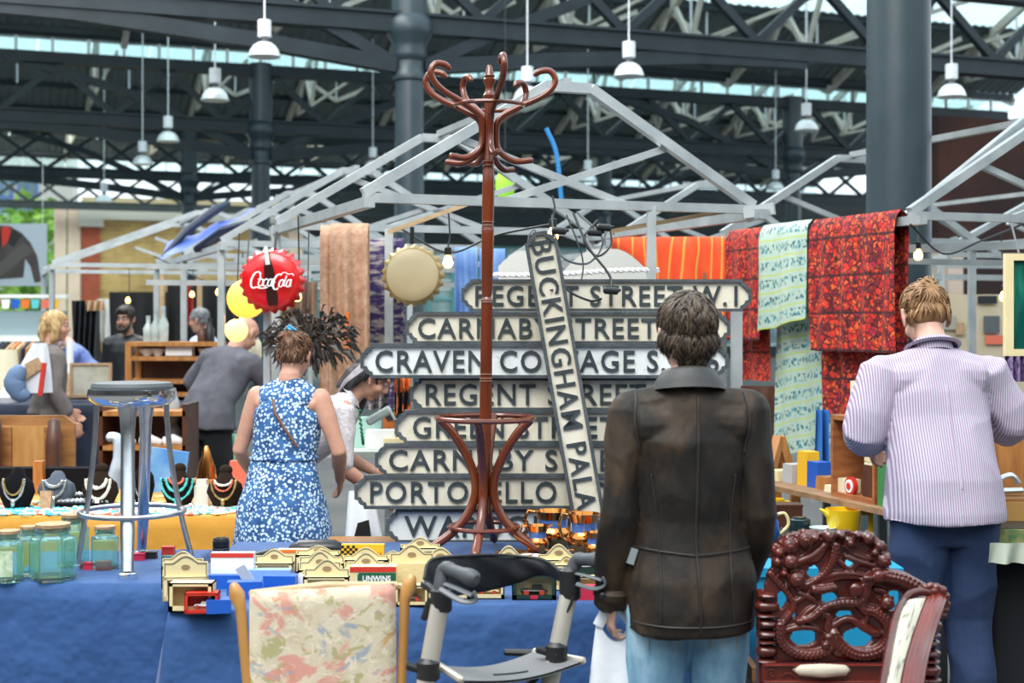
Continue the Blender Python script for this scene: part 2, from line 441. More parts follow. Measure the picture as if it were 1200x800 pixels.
wallseg('trim_4', 64, 77, 0, 5.9, STONE, .6); wallseg('trim_5', 79, 94, 0, 5.9, STONE, .6)
wallseg('trim_6', 336, 352, 0, 5.5, STONE, .8, du=-.1)
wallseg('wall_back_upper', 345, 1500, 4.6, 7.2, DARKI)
wallseg('wall_back_upper_2', 96, 346, 5.6, 6.1, mt('lit_clerestory_stone', (.62, .50, .30), .8))  # the lit look is put into the stone's base colour
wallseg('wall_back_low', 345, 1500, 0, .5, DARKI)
SHOPGLASS = mt('shop_glass', (.10, .17, .18), .08, 0, (.30, .44, .45), .5, .4, .6)
wpx = 352; wi = 1
while wpx < 1180:
    w1 = wpx+58
    a, b = Gv(wpx, WU), Gv(w1, WU); W = b-a
    t = thing('window_%d' % wi, None, None, G(WU, (a+b)/2, .5), GYAW); t['kind'] = 'structure'
    for k, (z0, z1) in enumerate(((0.06, 1.9), (2.0, 3.0), (3.1, 4.05))):
        for j in range(2):
            MB().box(((j-.5)*W*.48, 0, (z0+z1)/2), (W*.44, .04, z1-z0)).build('window_pane', SHOPGLASS, t, True, False)
    fr = MB()
    for x in (-.5, 0, .5): fr.box((x*W, -.06, 2.05), (.16 if x else .09, .18, 4.1))
    for z in (0, 1.95, 3.05, 4.08): fr.box((0, -.06, z), (W, .16, .1))
    fr.build('window_frame', TEALF, t, True, False)
    for z in (2.35, 2.7): MB().box((0, -.1, z), (W*.94, .04, .07)).build('glazing_bar', WHITEP, t, True, False)
    wpx = w1+2; wi += 1
# right hand wall, dark, with red brick
RW = 25.0
wallseg('wall_right', 1092, 1500, 0, 5.4, mt('dark_red_wall', (.030, .012, .010), .9, 0, (.10, .028, .016), .5, .45, .7), .4, u=14.5)
wallseg('trim_7', 1089, 1106, 0, 2.85, STONE, .5, du=-.3, u=14)

# the rest of the hall around and behind the camera
HALLW = mt('hall_wall', (.050, .047, .045), .85, 0, (.075, .065, .06), 2)
for nm, c_, s_ in (('wall_rear', (0, -7, 3), (30, .4, 6)), ('wall_left', (-14.5, 9, 3), (.4, 32, 6)), ('wall_side', (14.8, 2, 3), (.4, 18, 6))):
    o = MB().box(c_, s_).build(nm, HALLW, None, True, False); o['kind'] = 'structure'
# outside, beyond the left opening
LEAF = mt('tree_leaves', (.10, .28, .03), .8, 0, (.35, .55, .10), 1.2, bump=(4, .6))
def tree(px, D, z, r, label):
    t = thing('tree', label, 'tree', P(px, 375, D)*1); t.location.z = 0; m = MB(); rr = random.Random(int(px))
    for i in range(420):
        d = Vector((rr.gauss(0, 1), rr.gauss(0, 1), rr.gauss(0, 1))).normalized()*r*rr.uniform(.6, 1)
        c = Vector((d.x, d.y, z+d.z*1.1)); s = rr.uniform(.25, .5); R = Matrix.Rotation(rr.uniform(0, 6), 3, 'X') @ Matrix.Rotation(rr.uniform(0, 6), 3, 'Z')
        m.prism([(-s, 0), (-.3*s, .5*s), (s, 0), (-.2*s, -.5*s)], c, R @ Vector((1, 0, 0)), R @ Vector((0, 1, 0)), R @ Vector((0, 0, .02)))
    f = m.build('foliage', LEAF, t, True, False); f['kind'] = 'stuff'
    MB().loft([(0, 0, -.02), (0.1, 0, z*.5), (0, 0, z)], [.25, .2, .12], 8).build('trunk', DKWOOD, t, True)
tree(42, 71, 5.0, 2.6, 'bright green leafy tree outside right of the jacket poster'); tree(58, 60, 2.4, 1.9, 'green tree outside below and right of the jacket poster'); tree(-8, 64, 2.0, 2.2, 'green tree outside under the jacket poster')
bt = thing('blue_house', 'far house front with blue frames outside above the jacket poster', 'building', P(5, 375, 75)); bt.location.z = 0
MB().box((0, 0, 5.5), (7.5, 1, 11)).build('wall', mt('house_wall', (.55, .52, .48), .8), bt, True, False)
for zz in (5.4, 7.0, 8.6):
    for xx in (-1.2, .1, 1.4):
        w_ = MB().box((xx, -.53, zz), (1.1, .1, 1.25)).build('window', mt('blue_window_frame', (.10, .20, .50), .5), bt, True, False)
        MB().box((xx-.25, -.6, zz), (.38, .06, 1.0)).build('pane', SHOPGLASS, w_, True, False); MB().box((xx+.25, -.6, zz), (.38, .06, 1.0)).build('pane', SHOPGLASS, w_, True, False)

# pendant lamps
SHADE = mt('lamp_aluminium', (.80, .82, .82), .28, .35, (.88, .90, .90), 8)
lamp = thing('pendant_lamp', 'l', 'lamp', (0, 0, 0), 0, 'hall pendant lamps')
MB().lathe([(.09, .34), (.115, .345), (.115, .62), (.09, .63)], seg=18).build('ballast_box', mt('lamp_white', (.74, .77, .80), .45), lamp, True)
MB().lathe([(.06, .22), (.06, .35)], seg=12).build('neck', GREYP, lamp, True)
MB().lathe([(.27, 0), (.275, .012), (.262, .05), (.235, .13), (.18, .20), (.11, .245), (.07, .25), (.0, .25)], seg=28).build('shade', SHADE, lamp, True)
MB().lathe([(.24, .03), (.0, .045)], seg=20).build('lens', mt('lamp_lens', (.85, .85, .8), .3), lamp, True)
# px, py of the shade rim, width of shade in px, label
LP = [(310, 67, 38, 'pendant lamp with silver dome at the top left, nearest on the left side'), (252, 118, 33, 'silver pendant lamp on a long white rod left of the mid hall column'),
      (167, 193, 24, 'small silver pendant lamp above the yellow brick wall, left one'), (197, 166, 26, 'silver pendant lamp behind the girder, between the two left ones'),
      (122, 237, 20, 'smallest silver pendant lamp by the red brick pier'), (737, 90, 36, 'silver pendant lamp upper right of the coat stand'),
      (618, 117, 34, 'pendant lamp half hidden behind the right arm of the coat stand'), (689, 213, 22, 'small silver pendant lamp by the blue cable'),
      (945, 153, 28, 'silver pendant lamp on a long rod left of the thickest column'), (1115, 114, 34, 'silver pendant lamp right of the thickest column'),
      (909, 222, 20, 'small silver pendant lamp under the girder left of the thickest column'), (437, 198, 22, 'small silver pendant lamp left of the ringed column, over the stall frames')]
rods = []
for i, (px, py, w, lb) in enumerate(LP):
    D = .39*F/w; D = min(D, 40)
    q = P(px, py, D)
    if i == 0: lamp.scale = (.71,)*3; lamp.location = q; lamp['label'] = lb; lc = lamp
    else: lc = dup(proto_lamp, q, label=lb)
    if i == 0: proto_lamp = lamp
    rods.append((lc, (7.45-q.z)/.71))
for lc, h_ in rods: MB().lathe([(.014, .62), (.014, h_)], seg=8).build('rod', ROD, lc, True)
# ------------------------------------------------------------------ market stall frames (rows along the hall grid)
def A(s, v, z): return Vector((.28+UX*s+VX*v, 7.1+UY*s+VY*v, z))        # row A, the middle stalls
def B(s, v, z): return Vector((3.19+UX*s+VX*v, 8.25+UY*s+VY*v, z))      # row B, the right hand stalls
EZ, PZ = 2.2, 2.78
def bar(name, a, b, w, par, mat=None, h=None): return MB().bar(a, b, w, h).build(name, mat or ALU, par, False, False)
def gable(f, s, par, w=1.05, posts=True, flat=.12, brace=True):
    L, R, c = f(s, -w, EZ), f(s, w, EZ), PZ
    bar('tie_bar', L, R, .045, par)
    pl, pr = f(s, -flat, PZ), f(s, flat, PZ)
    bar('rafter_bar', L+V(0, 0, .02), pl, .05, par); bar('rafter_bar', R+V(0, 0, .02), pr, .05, par); bar('ridge_cap', pl, pr, .05, par)
    if brace:
        bar('brace_bar', f(s+.03, -.55, PZ-.28), f(s+.03, .35, EZ), .035, par); bar('brace_bar', f(s+.03, .55, PZ-.28), f(s+.03, -.35, EZ), .035, par)
    if posts:
        for q in (L, R): bar('post', (q.x, q.y, 0), q, .05, par)
def stall(f, s0, n, label, name='market_stall_frame', step=2.13, posts=(), skip=(), w=1.05):
    t = thing(name, label, 'stall frame', f(s0, 0, 0))
    for i in range(n):
        if i in skip: continue
        gable(f, s0+step*i, t, posts=(i in posts), w=w)
    for v in (-w, w): bar('eave_bar', f(s0-.12, v, EZ-.03), f(s0+step*(n-1)+.1, v, EZ-.03), .05, t)
    bar('ridge_bar', f(s0, 0, PZ+.03), f(s0+step*(n-1), 0, PZ+.03), .04, t)
    return t
sa = stall(A, 0, 2, 'silver square tube stall frame with gables right above the street signs', posts=(1,))
bar('post', A(0, .46, 0), A(0, .46, EZ), .045, sa); bar('post', P(863, 375, 7.45)*1-V(0, 0, CAMZ), P(863, 362, 7.45), .055, sa)
bar('post', P(456, 375, 8.6)-V(0, 0, CAMZ), P(456, 268, 8.6), .05, sa)
bar('eave_stub', A(0, 1.0, EZ-.02), A(-.1, 1.12, EZ), .06, sa)
bar('lower_bar', A(2.1, -1.05, 1.98), A(2.1, 1.05, 1.98), .035, sa); bar('lower_bar', A(4.0, -1.0, 2.06), A(4.0, 1.3, 2.06), .04, sa)
sa2 = stall(A, 4.26, 3, 'silver stall frame row running off to the left behind the red bottle cap sign', posts=(0, 1, 2))
for z in (1.9, 2.02): bar('lower_bar', A(4.3, -1.6, z), A(4.3, .9, z), .04, sa2)
sb = stall(B, 0, 2, 'silver stall frame with bars over the patterned red and green cloths', posts=(1,))
bar('lower_bar', B(.4, -1.0, 2.03), B(-.6, 1.3, 2.1), .045, sb); bar('rail', B(.5, -.9, 1.97), B(.5, 1.6, 1.97), .035, sb)
bar('post', B(.55, -.72, 0), B(.55, -.72, 2.0), .045, sb)
bar('brace_bar', B(.1, -1.0, EZ), B(.1, .1, PZ+.2), .05, sb)
sb2 = stall(B, 4.26, 2, 'silver stall frame farther back between the orange cloth and the thick column', posts=(0, 1))
def Lr(s, v, z): return Vector((-3.3+UX*s+VX*v, 15.4+UY*s+VY*v, z))
sl = stall(Lr, 0, 2, 'pale stall frame at far left under the folded blue tarpaulin', posts=(0, 1), w=1.6)
def Rr(s, v, z): return Vector((5.0+UX*s+VX*v, 13.0+UY*s+VY*v, z))
sr = stall(Rr, 0, 2, 'silver stall frame in front of the cream booth wall at far right', posts=(0, 1), w=1.3)
for s_ in (.0,): bar('lower_bar', Rr(0, -1.4, 2.0), Rr(0, 1.4, 2.0), .05, sr); 
# folded tarpaulin
TARP = mt('blue_tarp', (.05, .10, .42), .45, 0, (.08, .16, .55), 3); TARPD = mt('dark_tarp', (.012, .02, .05), .5)
t = thing('tarpaulin', 'blue and black tarpaulin folded along a sloping stall roof bar at left', 'tarpaulin', P(240, 290, 14))
a0, a1 = P(188, 306, 13.6), P(292, 258, 14.2)
def tarpfn(u, v): return a0.lerp(a1, u)+V(0, .5*v, .10+.1*sin(u*9)*.3+(.22*v if v < .6 else .13))+V(0, 0, .06*u)
MB().grid(lambda u, v: a0.lerp(a1, u)+V(.0, .25*v, .18*v*(1-.3*u)+.02*sin(u*14)), 24, 5).build('blue_sheet', TARP, t)
MB().loft([a0+V(0, .1, .05), a0.lerp(a1, .3)+V(-.05, .15, .18), a0.lerp(a1, .7)+V(-.1, .15, .24), a1+V(-.25, .2, .18)], [.02, .04, .05, .03], 8).build('rolled_edge', TARPD, t)
t2 = tag(MB().loft([P(230, 292, 11.6), P(262, 272, 11.3), P(290, 262, 11.0)], [.03, .05, .03], 8).build('rolled_awning', TARPD), 'black rolled awning tied on the silver bar below the blue tarpaulin', 'awning')

# ------------------------------------------------------------------ street signs
SIGNF = mt('sign_frame', (.050, .062, .068), .55, 0, (.09, .10, .105), 12, .4, .7, bump=(60, .3))
SIGNL = mt('sign_letter', (.026, .038, .044), .55, 0, (.05, .065, .07), 20, .45, .75)
def signface(name, c1, c2, c3):
    t = NT(name); co = t.coord('Object'); a = t.ramp(t.noise(co, 5, 5, .65).outputs[0], [(.32, c2), (.6, c1)])
    st = t.ramp(t.noise(co, 22, 4, .7).outputs[0], [(.60, 0), (.72, 1)]); t.base(t.mix(t.math('MULTIPLY', st, .55), a, c3)); t.p.inputs['Roughness'].default_value = .55
    t.bump(t.noise(co, 60, 3).outputs[0], .12, .004); return t.m
FACE1 = signface('sign_face_cream', (.76, .71, .58), (.64, .57, .43), (.42, .33, .20)); FACE2 = signface('sign_face_white', (.78, .80, .79), (.68, .69, .66), (.38, .36, .30))
def notch(w, h, c, ins=0):
    # outline of a plate w x h with stepped corners; inset by ins
    x, y = w/2-ins, h/2-ins; c = c-ins*.2; k = c*.42; pts = []
    for sx, sy, flip in ((1, -1, 0), (1, 1, 1), (-1, 1, 0), (-1, -1, 1)):
        q = [(x-c, y), (x-c*.90, y-c*.36), (x-c*.64, y-c*.44), (x-c*.44, y-c*.64), (x-c*.36, y-c*.90), (x, y-c)]
        if not flip: pass
        q = [(sx*a, sy*b) for a, b in q]
        if sx*sy > 0: q = q[::-1]
        pts += q
    return pts
SD = 6.0
def street_sign(text, px0, px1, py0, py1, tx0, tx1, face, label, D, tilt=0, parts=None):
    c = P((px0+px1)/2, (py0+py1)/2, D); w = (px1-px0)/F*D; h = (py1-py0)/F*D+.004
    t = thing('street_sign', label, 'street sign', (c.x, c.y, c.z-h/2))
    ax, ay = V(1, 0, 0), V(0, 0, 1); n = V(0, -1, 0)
    MB().prism(notch(w, h, h*.29), c, ax, ay, V(0, .024, 0)).build('plate', face, t, False, False)
    MB().ringprism(notch(w+.002, h+.002, h*.29), notch(w, h, h*.29, h*.085), c+V(0, .026, 0), ax, ay, V(0, -.042, 0)).build('frame', SIGNF, t, False, False)
    tw = (tx1-tx0)/F*D
    put_text(text, P((tx0+tx1)/2, (py0+py1)/2+.5, D)+V(0, -.002, 0), ax, ay, h*.64, .014, SIGNL, t, width=tw, bold=.010, spacing=1.12)
    return t
street_sign('REGENT STREET W.1', 541, 880, 328, 364, 557, 864, FACE1, 'topmost street sign reading REGENT STREET W.1', SD+.03)
street_sign('CARNABY STREET W.1', 476, 855, 366, 402, 490, 836, FACE1, 'upper CARNABY STREET sign, second from the top of the stack', SD)
street_sign('CRAVEN COTTAGE S.W.6', 423, 853, 403, 442, 440, 842, FACE2, 'white street sign reading CRAVEN COTTAGE', SD-.02)
street_sign('REGENT STREET', 481, 800, 443, 480, 499, 757, FACE1, 'lower REGENT STREET sign in the middle of the stack', SD+.02)
street_sign('GREEN STREET', 463, 758, 481, 519, 484, 722, FACE1, 'street sign reading GREEN STREET', SD)
street_sign('CARNABY STREET', 440, 785, 520, 557, 456, 760, FACE1, 'lower CARNABY STREET sign, under the GREEN STREET sign', SD-.01)
street_sign('PORTOBELLO ROAD', 416, 782, 557, 595, 434, 764, FACE1, 'street sign reading PORTOBELLO ROAD', SD-.02)
street_sign('WARDOUR STREET', 453, 830, 597, 635, 474, 814, FACE2, 'bottom street sign reading WARDOUR STREET behind the coat stand foot', SD)
# the tilted one leaning on the stack
a, b = P(632, 272, 5.93), P(697, 648, 5.88); w = 38/F*5.92; ay = (a-b).normalized(); ax = V(1, 0, 0)-ay*ay.x; ax.normalize(); nrm = ax.cross(ay); L = (a-b).length
t = thing('street_sign', 'street sign reading BUCKINGHAM PALACE, leaning slantwise across the other signs', 'street sign', b)
c = (a+b)/2
MB().prism(notch(w, L, w*.29), c, ax, ay, -nrm*.024).build('plate', FACE1, t, False, False)
MB().ringprism(notch(w+.002, L+.002, w*.29), notch(w, L, w*.29, w*.10), c-nrm*.026, ax, ay, nrm*.042).build('frame', SIGNF, t, False, False)
put_text('BUCKINGHAM PALACE', c+nrm*.002, -ay, ax, w*.62, .014, SIGNL, t, width=L*.945, bold=.008, spacing=1.12)
# low bench the signs stand on
t = thing('trestle_bench', 'low trestle bench behind the blue table under the street signs', 'bench', (.25, 6.06, 0))
MB().box((.08, 6.08, .665), (1.74, .22, .03)).build('bench_top', WOOD, t, False, False)
for x in (-.6, .85): MB().bar((x, 6.0, 0), (x, 6.08, .65), .04).bar((x, 6.16, 0), (x, 6.08, .65), .04).build('leg', WOOD, t, False, False)

# ------------------------------------------------------------------ tables and cloths
def cloth_mat(name, c1, c2, bumpk=.25):
    t = NT(name); co = t.coord('Object'); t.base(t.ramp(t.noise(co, 3.5, 3).outputs[0], [(.35, c1), (.65, c2)])); t.p.inputs['Roughness'].default_value = .75
    t.p.inputs['Sheen Weight'].default_value = .15
    t.bump(t.noise(co, 5, 3, .6).outputs[0], bumpk, .05); return t.m
BLUECL = cloth_mat('blue_tablecloth', (.014, .064, .205), (.022, .086, .255), .6); ORCL = cloth_mat('mustard_tablecloth', (.56, .25, .018), (.64, .30, .03))
def subdivide_poly(poly, step):
    out = []
    for i in range(len(poly)):
        a, b = Vector(poly[i]), Vector(poly[(i+1) % len(poly)]); n = max(1, int((b-a).length/step))
        out += [a.lerp(b, j/n) for j in range(n)]
    return out
def table(poly, z, cloth, name, label, cloth_label, amp=.03, bottom=.03, flare=.05, seed=1, freq=6.0, cat='table', group=None):
    cx = sum(p[0] for p in poly)/len(poly); cy = sum(p[1] for p in poly)/len(poly)
    t = thing(name, label, cat, (cx, cy, 0))
    q = [(cx+(x-cx)*.97, cy+(y-cy)*.95) for x, y in poly]
    MB().prism(q, (0, 0, z-.035), (1, 0, 0), (0, 1, 0), (0, 0, .026)).build('table_top', WOOD, t, False, False)
    for x, y in q: MB().bar((cx+(x-cx)*.93, cy+(y-cy)*.9, 0), (cx+(x-cx)*.93, cy+(y-cy)*.9, z-.035), .04).build('leg', GREYP, t, False, False)
    ring = subdivide_poly([Vector((x, y)) for x, y in poly], .028); n = len(ring); m = MB(); per = 0; arc = []
    for i in range(n): arc.append(per); per += (ring[(i+1) % n]-ring[i]).length
    nor = []
    for i in range(n):
        d = ring[(i+3) % n]-ring[i-3]; nor.append(Vector((d.y, -d.x)).normalized())
    rows = 16; rings = []; rad = .018
    for r in range(rows+1):
        vs = []
        for i in range(n):
            p = ring[i]
            if r == 0: x, y, zz = p.x-nor[i].x*rad, p.y-nor[i].y*rad, z
            elif r == 1: x, y, zz = p.x-nor[i].x*rad*.25, p.y-nor[i].y*rad*.25, z-rad*.3
            else:
                k = (r-1)/(rows-1); s = arc[i]
                wv = noise.noise(Vector((s*freq*.35, seed*3.1, 0)))*1.3+.55*sin(s*freq+seed+2*noise.noise(Vector((s*1.2, seed, 5))))
                off = (k**.8)*(amp*wv+flare); x, y, zz = p.x+nor[i].x*off, p.y+nor[i].y*off, z-rad-(z-rad-bottom)*k+.012*k*noise.noise(Vector((s*2, seed, 9)))
            vs.append(m.bm.verts.new((x, y, zz)))
        rings.append(vs)
    for r in range(rows):
        for i in range(n):
            k = (i+1) % n; m.face((rings[r][i], rings[r+1][i], rings[r+1][k], rings[r][k]))
    f = m.face(rings[0])
    o = m.build(cloth_name[cloth.name], cloth, None, angle=180)
    return tag(o, cloth_label, 'tablecloth')
cloth_name = {'blue_tablecloth': 'tablecloth', 'mustard_tablecloth': 'tablecloth', 'navy_cloth': 'tablecloth', 'black_cloth': 'tablecloth', 'blue_light_cloth': 'tablecloth'}
TZ = .70
table([(-1.09, 4.49), (.74, 4.69), (.74, 5.92), (-1.15, 5.92), (-1.17, 4.95)], TZ, BLUECL, 'trestle_table', 'trestle table under a blue cloth carrying toy boxes and the coat stand', 'long blue tablecloth under the toy boxes and coat stand', .040, .03, .07, 3, 7)
table([(-3.0, 4.98), (-1.20, 4.98), (-1.20, 5.72), (-3.0, 5.72)], TZ, BLUECL, 'trestle_table', 'trestle table under a blue cloth carrying the glass jars and bar stool', 'blue tablecloth under the green glass jars and bar stool', .035, .03, .04, 8, 6)
table([(-3.4, 6.68), (-1.27, 6.68), (-1.27, 7.75), (-3.4, 7.75)], TZ, ORCL, 'trestle_table', 'trestle table under a mustard cloth carrying jewellery busts', 'mustard tablecloth under the jewellery busts', .015, .03, .02, 4, 5)
table([(-5.6, 11.3), (-2.55, 11.3), (-2.55, 12.2), (-5.6, 12.2)], .95, NAVY, 'trestle_table', 'far trestle table under a navy cloth behind the jewellery stall', 'dark navy tablecloth on the far stall at left', .03, .02, .03, 5, 7)
table([(1.0, 5.72), (1.56, 5.52), (1.36, 6.3), (1.04, 6.32)], TZ, BLKCLOTH, 'trestle_table', 'low table under a black cloth carrying yellow jugs behind the carved chair', 'black tablecloth under the yellow jugs', .008, .02, .03, 6, 7)
table([(1.79, 5.3), (3.0, 5.35), (3.0, 5.85), (2.1, 5.80)], .74, BLKCLOTH, 'trestle_table', 'table under a black cloth at the right edge beside the striped shirt man', 'black tablecloth hanging at the right edge behind the man in navy trousers', .02, .02, .03, 9, 7)

# ------------------------------------------------------------------ coat stand (bentwood)
BENT = mt('bentwood', (.17, .034, .011), .22, 0, (.09, .018, .007), 7, coat=.25, stretch=(1, 1, .25))
BENTL = mt('bentwood_ring', (.42, .28, .2), .3)
K = 5.62/F
cs = thing('coat_stand', 'tall dark red bentwood coat stand standing on the blue table', 'coat stand', P(567, 0, 5.62)); cs.location.z = TZ
cx, cy = P(567, 0, 5.62).x, 5.62
def zz(py): return CAMZ-(py-HY)*K
# turned pole, leaning a touch: x shifts from 567 px (foot) to 574 px (finial)
def axis(z): return V(cx+(z-TZ)/(zz(80)-TZ)*7*K, cy, 0)
prof = [(606, 3), (600, 9), (520, 13.2), (430, 12.6), (400, 12.4), (357, 12.2), (352, 12.8), (348, 9), (344, 11), (300, 12.8), (275, 13.2), (268, 13.2), (264, 11), (255, 12.6), (220, 13.0), (200, 12.2), (194, 9.5), (190, 12.0), (186, 10), (150, 10.2), (118, 10.2)]
m = MB(); m.loft([axis(zz(p))+V(0, 0, zz(p)) for p, r in prof], [r*.56*K for p, r in prof], 20, round_ends=False); m.build('pole', BENT, cs)
for p in (438, 443, 446, 354, 351, 269, 264, 260, 194, 189): 
    MB().lathe([(7.0*K, -.0012), (7.9*K, 0), (7.0*K, .0012)], axis(zz(p))+V(0, 0, zz(p)), 20).build('turned_ring', BENTL, cs)
MB().lathe([(5.70*K, 0), (7.20*K, 2*K), (7.80*K, 6*K), (5.70*K, 9*K), (4.80*K, 11*K), (4.80*K, 18*K), (7.20*K, 22*K), (7.50*K, 25*K), (5.40*K, 27*K), (6.60*K, 29*K), (5.40*K, 31*K), (5.40*K, 33*K), (4.20*K, 35*K), (3.60*K, 39*K), (1.80*K, 42*K), (0, 42.5*K)], axis(zz(118))+V(0, 0, zz(118)), 20).build('finial', BENT, cs)
def bent(name, pts, r, par=cs, mat=BENT):
    # smooth through points by Catmull-Rom
    out = []
    P0 = [Vector(p) for p in pts]; Q = [P0[0]*2-P0[1]]+P0+[P0[-1]*2-P0[-2]]
    for i in range(1, len(Q)-2):
        for j in range(6):
            t = j/6; a, b, c, d = Q[i-1], Q[i], Q[i+1], Q[i+2]
            out.append(.5*((2*b)+(c-a)*t+(2*a-5*b+4*c-d)*t*t+(3*b-a-3*c+d)*t**3))
    out.append(P0[-1]); n = len(out)
    rr = [r*(1 if i < n-4 else (1-.12*(i-n+4))) for i in range(n)]
    return MB().loft(out, rr, 10).build(name, mat, par)
# S hooks: six arms around the pole; (radius, py) profile
hook = [(51, 187), (30, 188), (12, 176), (8.5, 155), (13, 138), (36, 124), (58, 114), (72, 104), (78, 92), (72, 82), (60, 82), (53, 87)]
for k, (angd, dy, sc_) in enumerate(((172, 2, .98), (205, -2, .95), (118, 0, .92), (283, -4, 1.0), (8, 0, 1.0), (52, 8, .9))):
    a_ = radians(angd); d = V(cos(a_), sin(a_), 0)
    bent('coat_hook', [axis(zz(py+dy))+d*(r*sc_*K)+V(0, 0, zz(py+dy)) for r, py in hook], 3.8*K)
m = MB(); z = zz(124); m.tube([axis(z)+V(cos(t*2*pi/40)*40*K, sin(t*2*pi/40)*40*K, z) for t in range(40)], 2.5*K, 8, True); m.build('hook_ring', BENT, cs)
# umbrella ring and legs
zr = zz(490); m = MB(); m.tube([axis(zr)+V(cos(t*2*pi/48)*57*K, sin(t*2*pi/48)*57*K, zr) for t in range(48)], 3.1*K, 8, True); m.build('umbrella_ring', BENT, cs)
zr = zz(617)+.0; m = MB(); m.tube([axis(zr)+V(cos(t*2*pi/48)*40*K, sin(t*2*pi/48)*40*K, zr) for t in range(48)], 2.7*K, 8, True); m.build('foot_ring', BENT, cs)
leg = [(54, 491), (38, 508), (19, 540), (10.5, 572), (19, 600), (38, 622), (58, 638), (66, 645)]
for angd in (195, 345, 262, 80):
    a_ = radians(angd); d = V(cos(a_), sin(a_), 0)
    pts = [axis(zz(py))+d*(r*K)+V(0, 0, max(TZ+.016, zz(py))) for r, py in leg]; pts[-1].z = TZ+.014; pts[-2].z = TZ+.04
    bent('leg', pts, 5.4*K)
# ------------------------------------------------------------------ bar stool on the left table
def onz(px, py, z=TZ): return P(px, py, (CAMZ-z)*F/(py-HY))
sx, sy = -1.415, 5.30
st = thing('bar_stool', 'chrome bar stool with grey padded seat standing on the blue table', 'stool', (sx, sy, TZ))
k = 5.3/F; zt = CAMZ-(447-HY)*k-TZ
MB().lathe([(0, zt), (.10, zt), (.145, zt-.004), (.150, zt-.016), (.148, zt-.022)], seg=36).build('seat_pad', mt('grey_vinyl', (.085, .098, .105), .55), st, True)
MB().lathe([(.148, zt-.022), (.160, zt-.026), (.163, zt-.045), (.158, zt-.065), (.135, zt-.085), (.10, zt-.092), (0, zt-.092)], seg=36).build('seat_rim', CHROME, st, True)
legs = []
for name_, (fx, fy, tx, ty, r) in {'leg': (-.185, -.07, -.125, -.03, .0105), 'leg.1': (.045, -.235, .0, -.06, .026), 'leg.2': (.205, .08, .115, .05, .0105), 'leg.3': (-.03, .25, .035, .06, .022)}.items():
    pts = []
    for t in range(11):
        q = t/10; e = q**1.7; pts.append(V(tx+(fx-tx)*e, ty+(fy-ty)*e, (zt-.075)*(1-q)+.02*q))
    if r > .015:
        rr = [r*1.7, r*1.15]+[r]*7+[r*.9, r*.85]
    else: rr = [r]*11
    o = MB().loft(pts, rr, 12, round_ends=False).build('leg', STEEL, st, True)
    MB().lathe([(r*.95, .024), (r*1.35, .02), (r*1.3, 0), (0, 0)], (fx, fy, 0), 12).build('foot_cap', CHROME, o, True)
zr_ = CAMZ-(599-HY)*5.3/F-TZ
MB().tube([V(.19*cos(a*pi/20), .19*sin(a*pi/20), zr_) for a in range(40)], .0095, 10, True).build('foot_ring', STEEL, st, True)

# ------------------------------------------------------------------ glass jars
JG = NT('green_glass'); JG.p.inputs['Base Color'].default_value = (.62, .93, .84, 1); JG.p.inputs['Roughness'].default_value = .03; JG.p.inputs['Transmission Weight'].default_value = .92; JG.p.inputs['IOR'].default_value = 1.3; JG.p.inputs['Coat Weight'].default_value = .5; JG = JG.m
def jar(px, py, w, h, sides, label, corkh=.02):
    b = onz(px, py); k = b.y/F; r = w*k/2; H = h*k; rot = Matrix.Rotation(.2, 3, 'Z') if sides < 12 else None
    t = thing('glass_jar', label, 'jar', b, 0, 'green glass jars')
    rr = r*1.06 if sides < 12 else r
    MB().lathe([(rr*.9, 0), (rr, .008), (rr, H*.68), (rr*.93, H*.76), (rr*.70, H*.80), (rr*.68, H*.86), (rr*.76, H*.88), (rr*.76, H*.93), (rr*.66, H*.935), (rr*.62, H*.80), (rr*.86, H*.73), (rr*.93, H*.66), (rr*.93, .016), (0, .014)], seg=sides if sides < 12 else 24, R=rot).build('jar_body', JG, t, True, angle=30)
    MB().lathe([(rr*.60, H*.86), (rr*.64, H*.935), (rr*.74, H*.94), (rr*.76, H*1.0), (0, H*1.0)], seg=24).build('cork_lid', CORK, t, True)
    return t
jar(62, 679, 50, 66, 6, 'biggest green glass jar with eight flat sides and cork lid')
jar(10, 681, 34, 60, 20, 'green glass jar with cork lid at the left edge of the table')
t_ = jar(34, 674, 26, 58, 20, 'green glass jar half hidden behind the two front jars'); j5 = jar(86, 664, 34, 62, 6, 'tall glass jar with cork lid behind the stool leg')
jar(123, 666, 32, 50, 20, 'small round glass jar with cork lid standing alone under the bar stool')
LBL = mt('jar_label', (.62, .70, .55), .6, 0, (.35, .5, .3), 40)
p = onz(10, 681); k = p.y/F
MB().grid(lambda u, v: p+V(17.3*k*sin(-.9+1.5*u), -17.3*k*cos(-.9+1.5*u), (8+30*v)*k), 10, 2).build('paper_label', LBL, bpy.data.objects['glass_jar.001'])

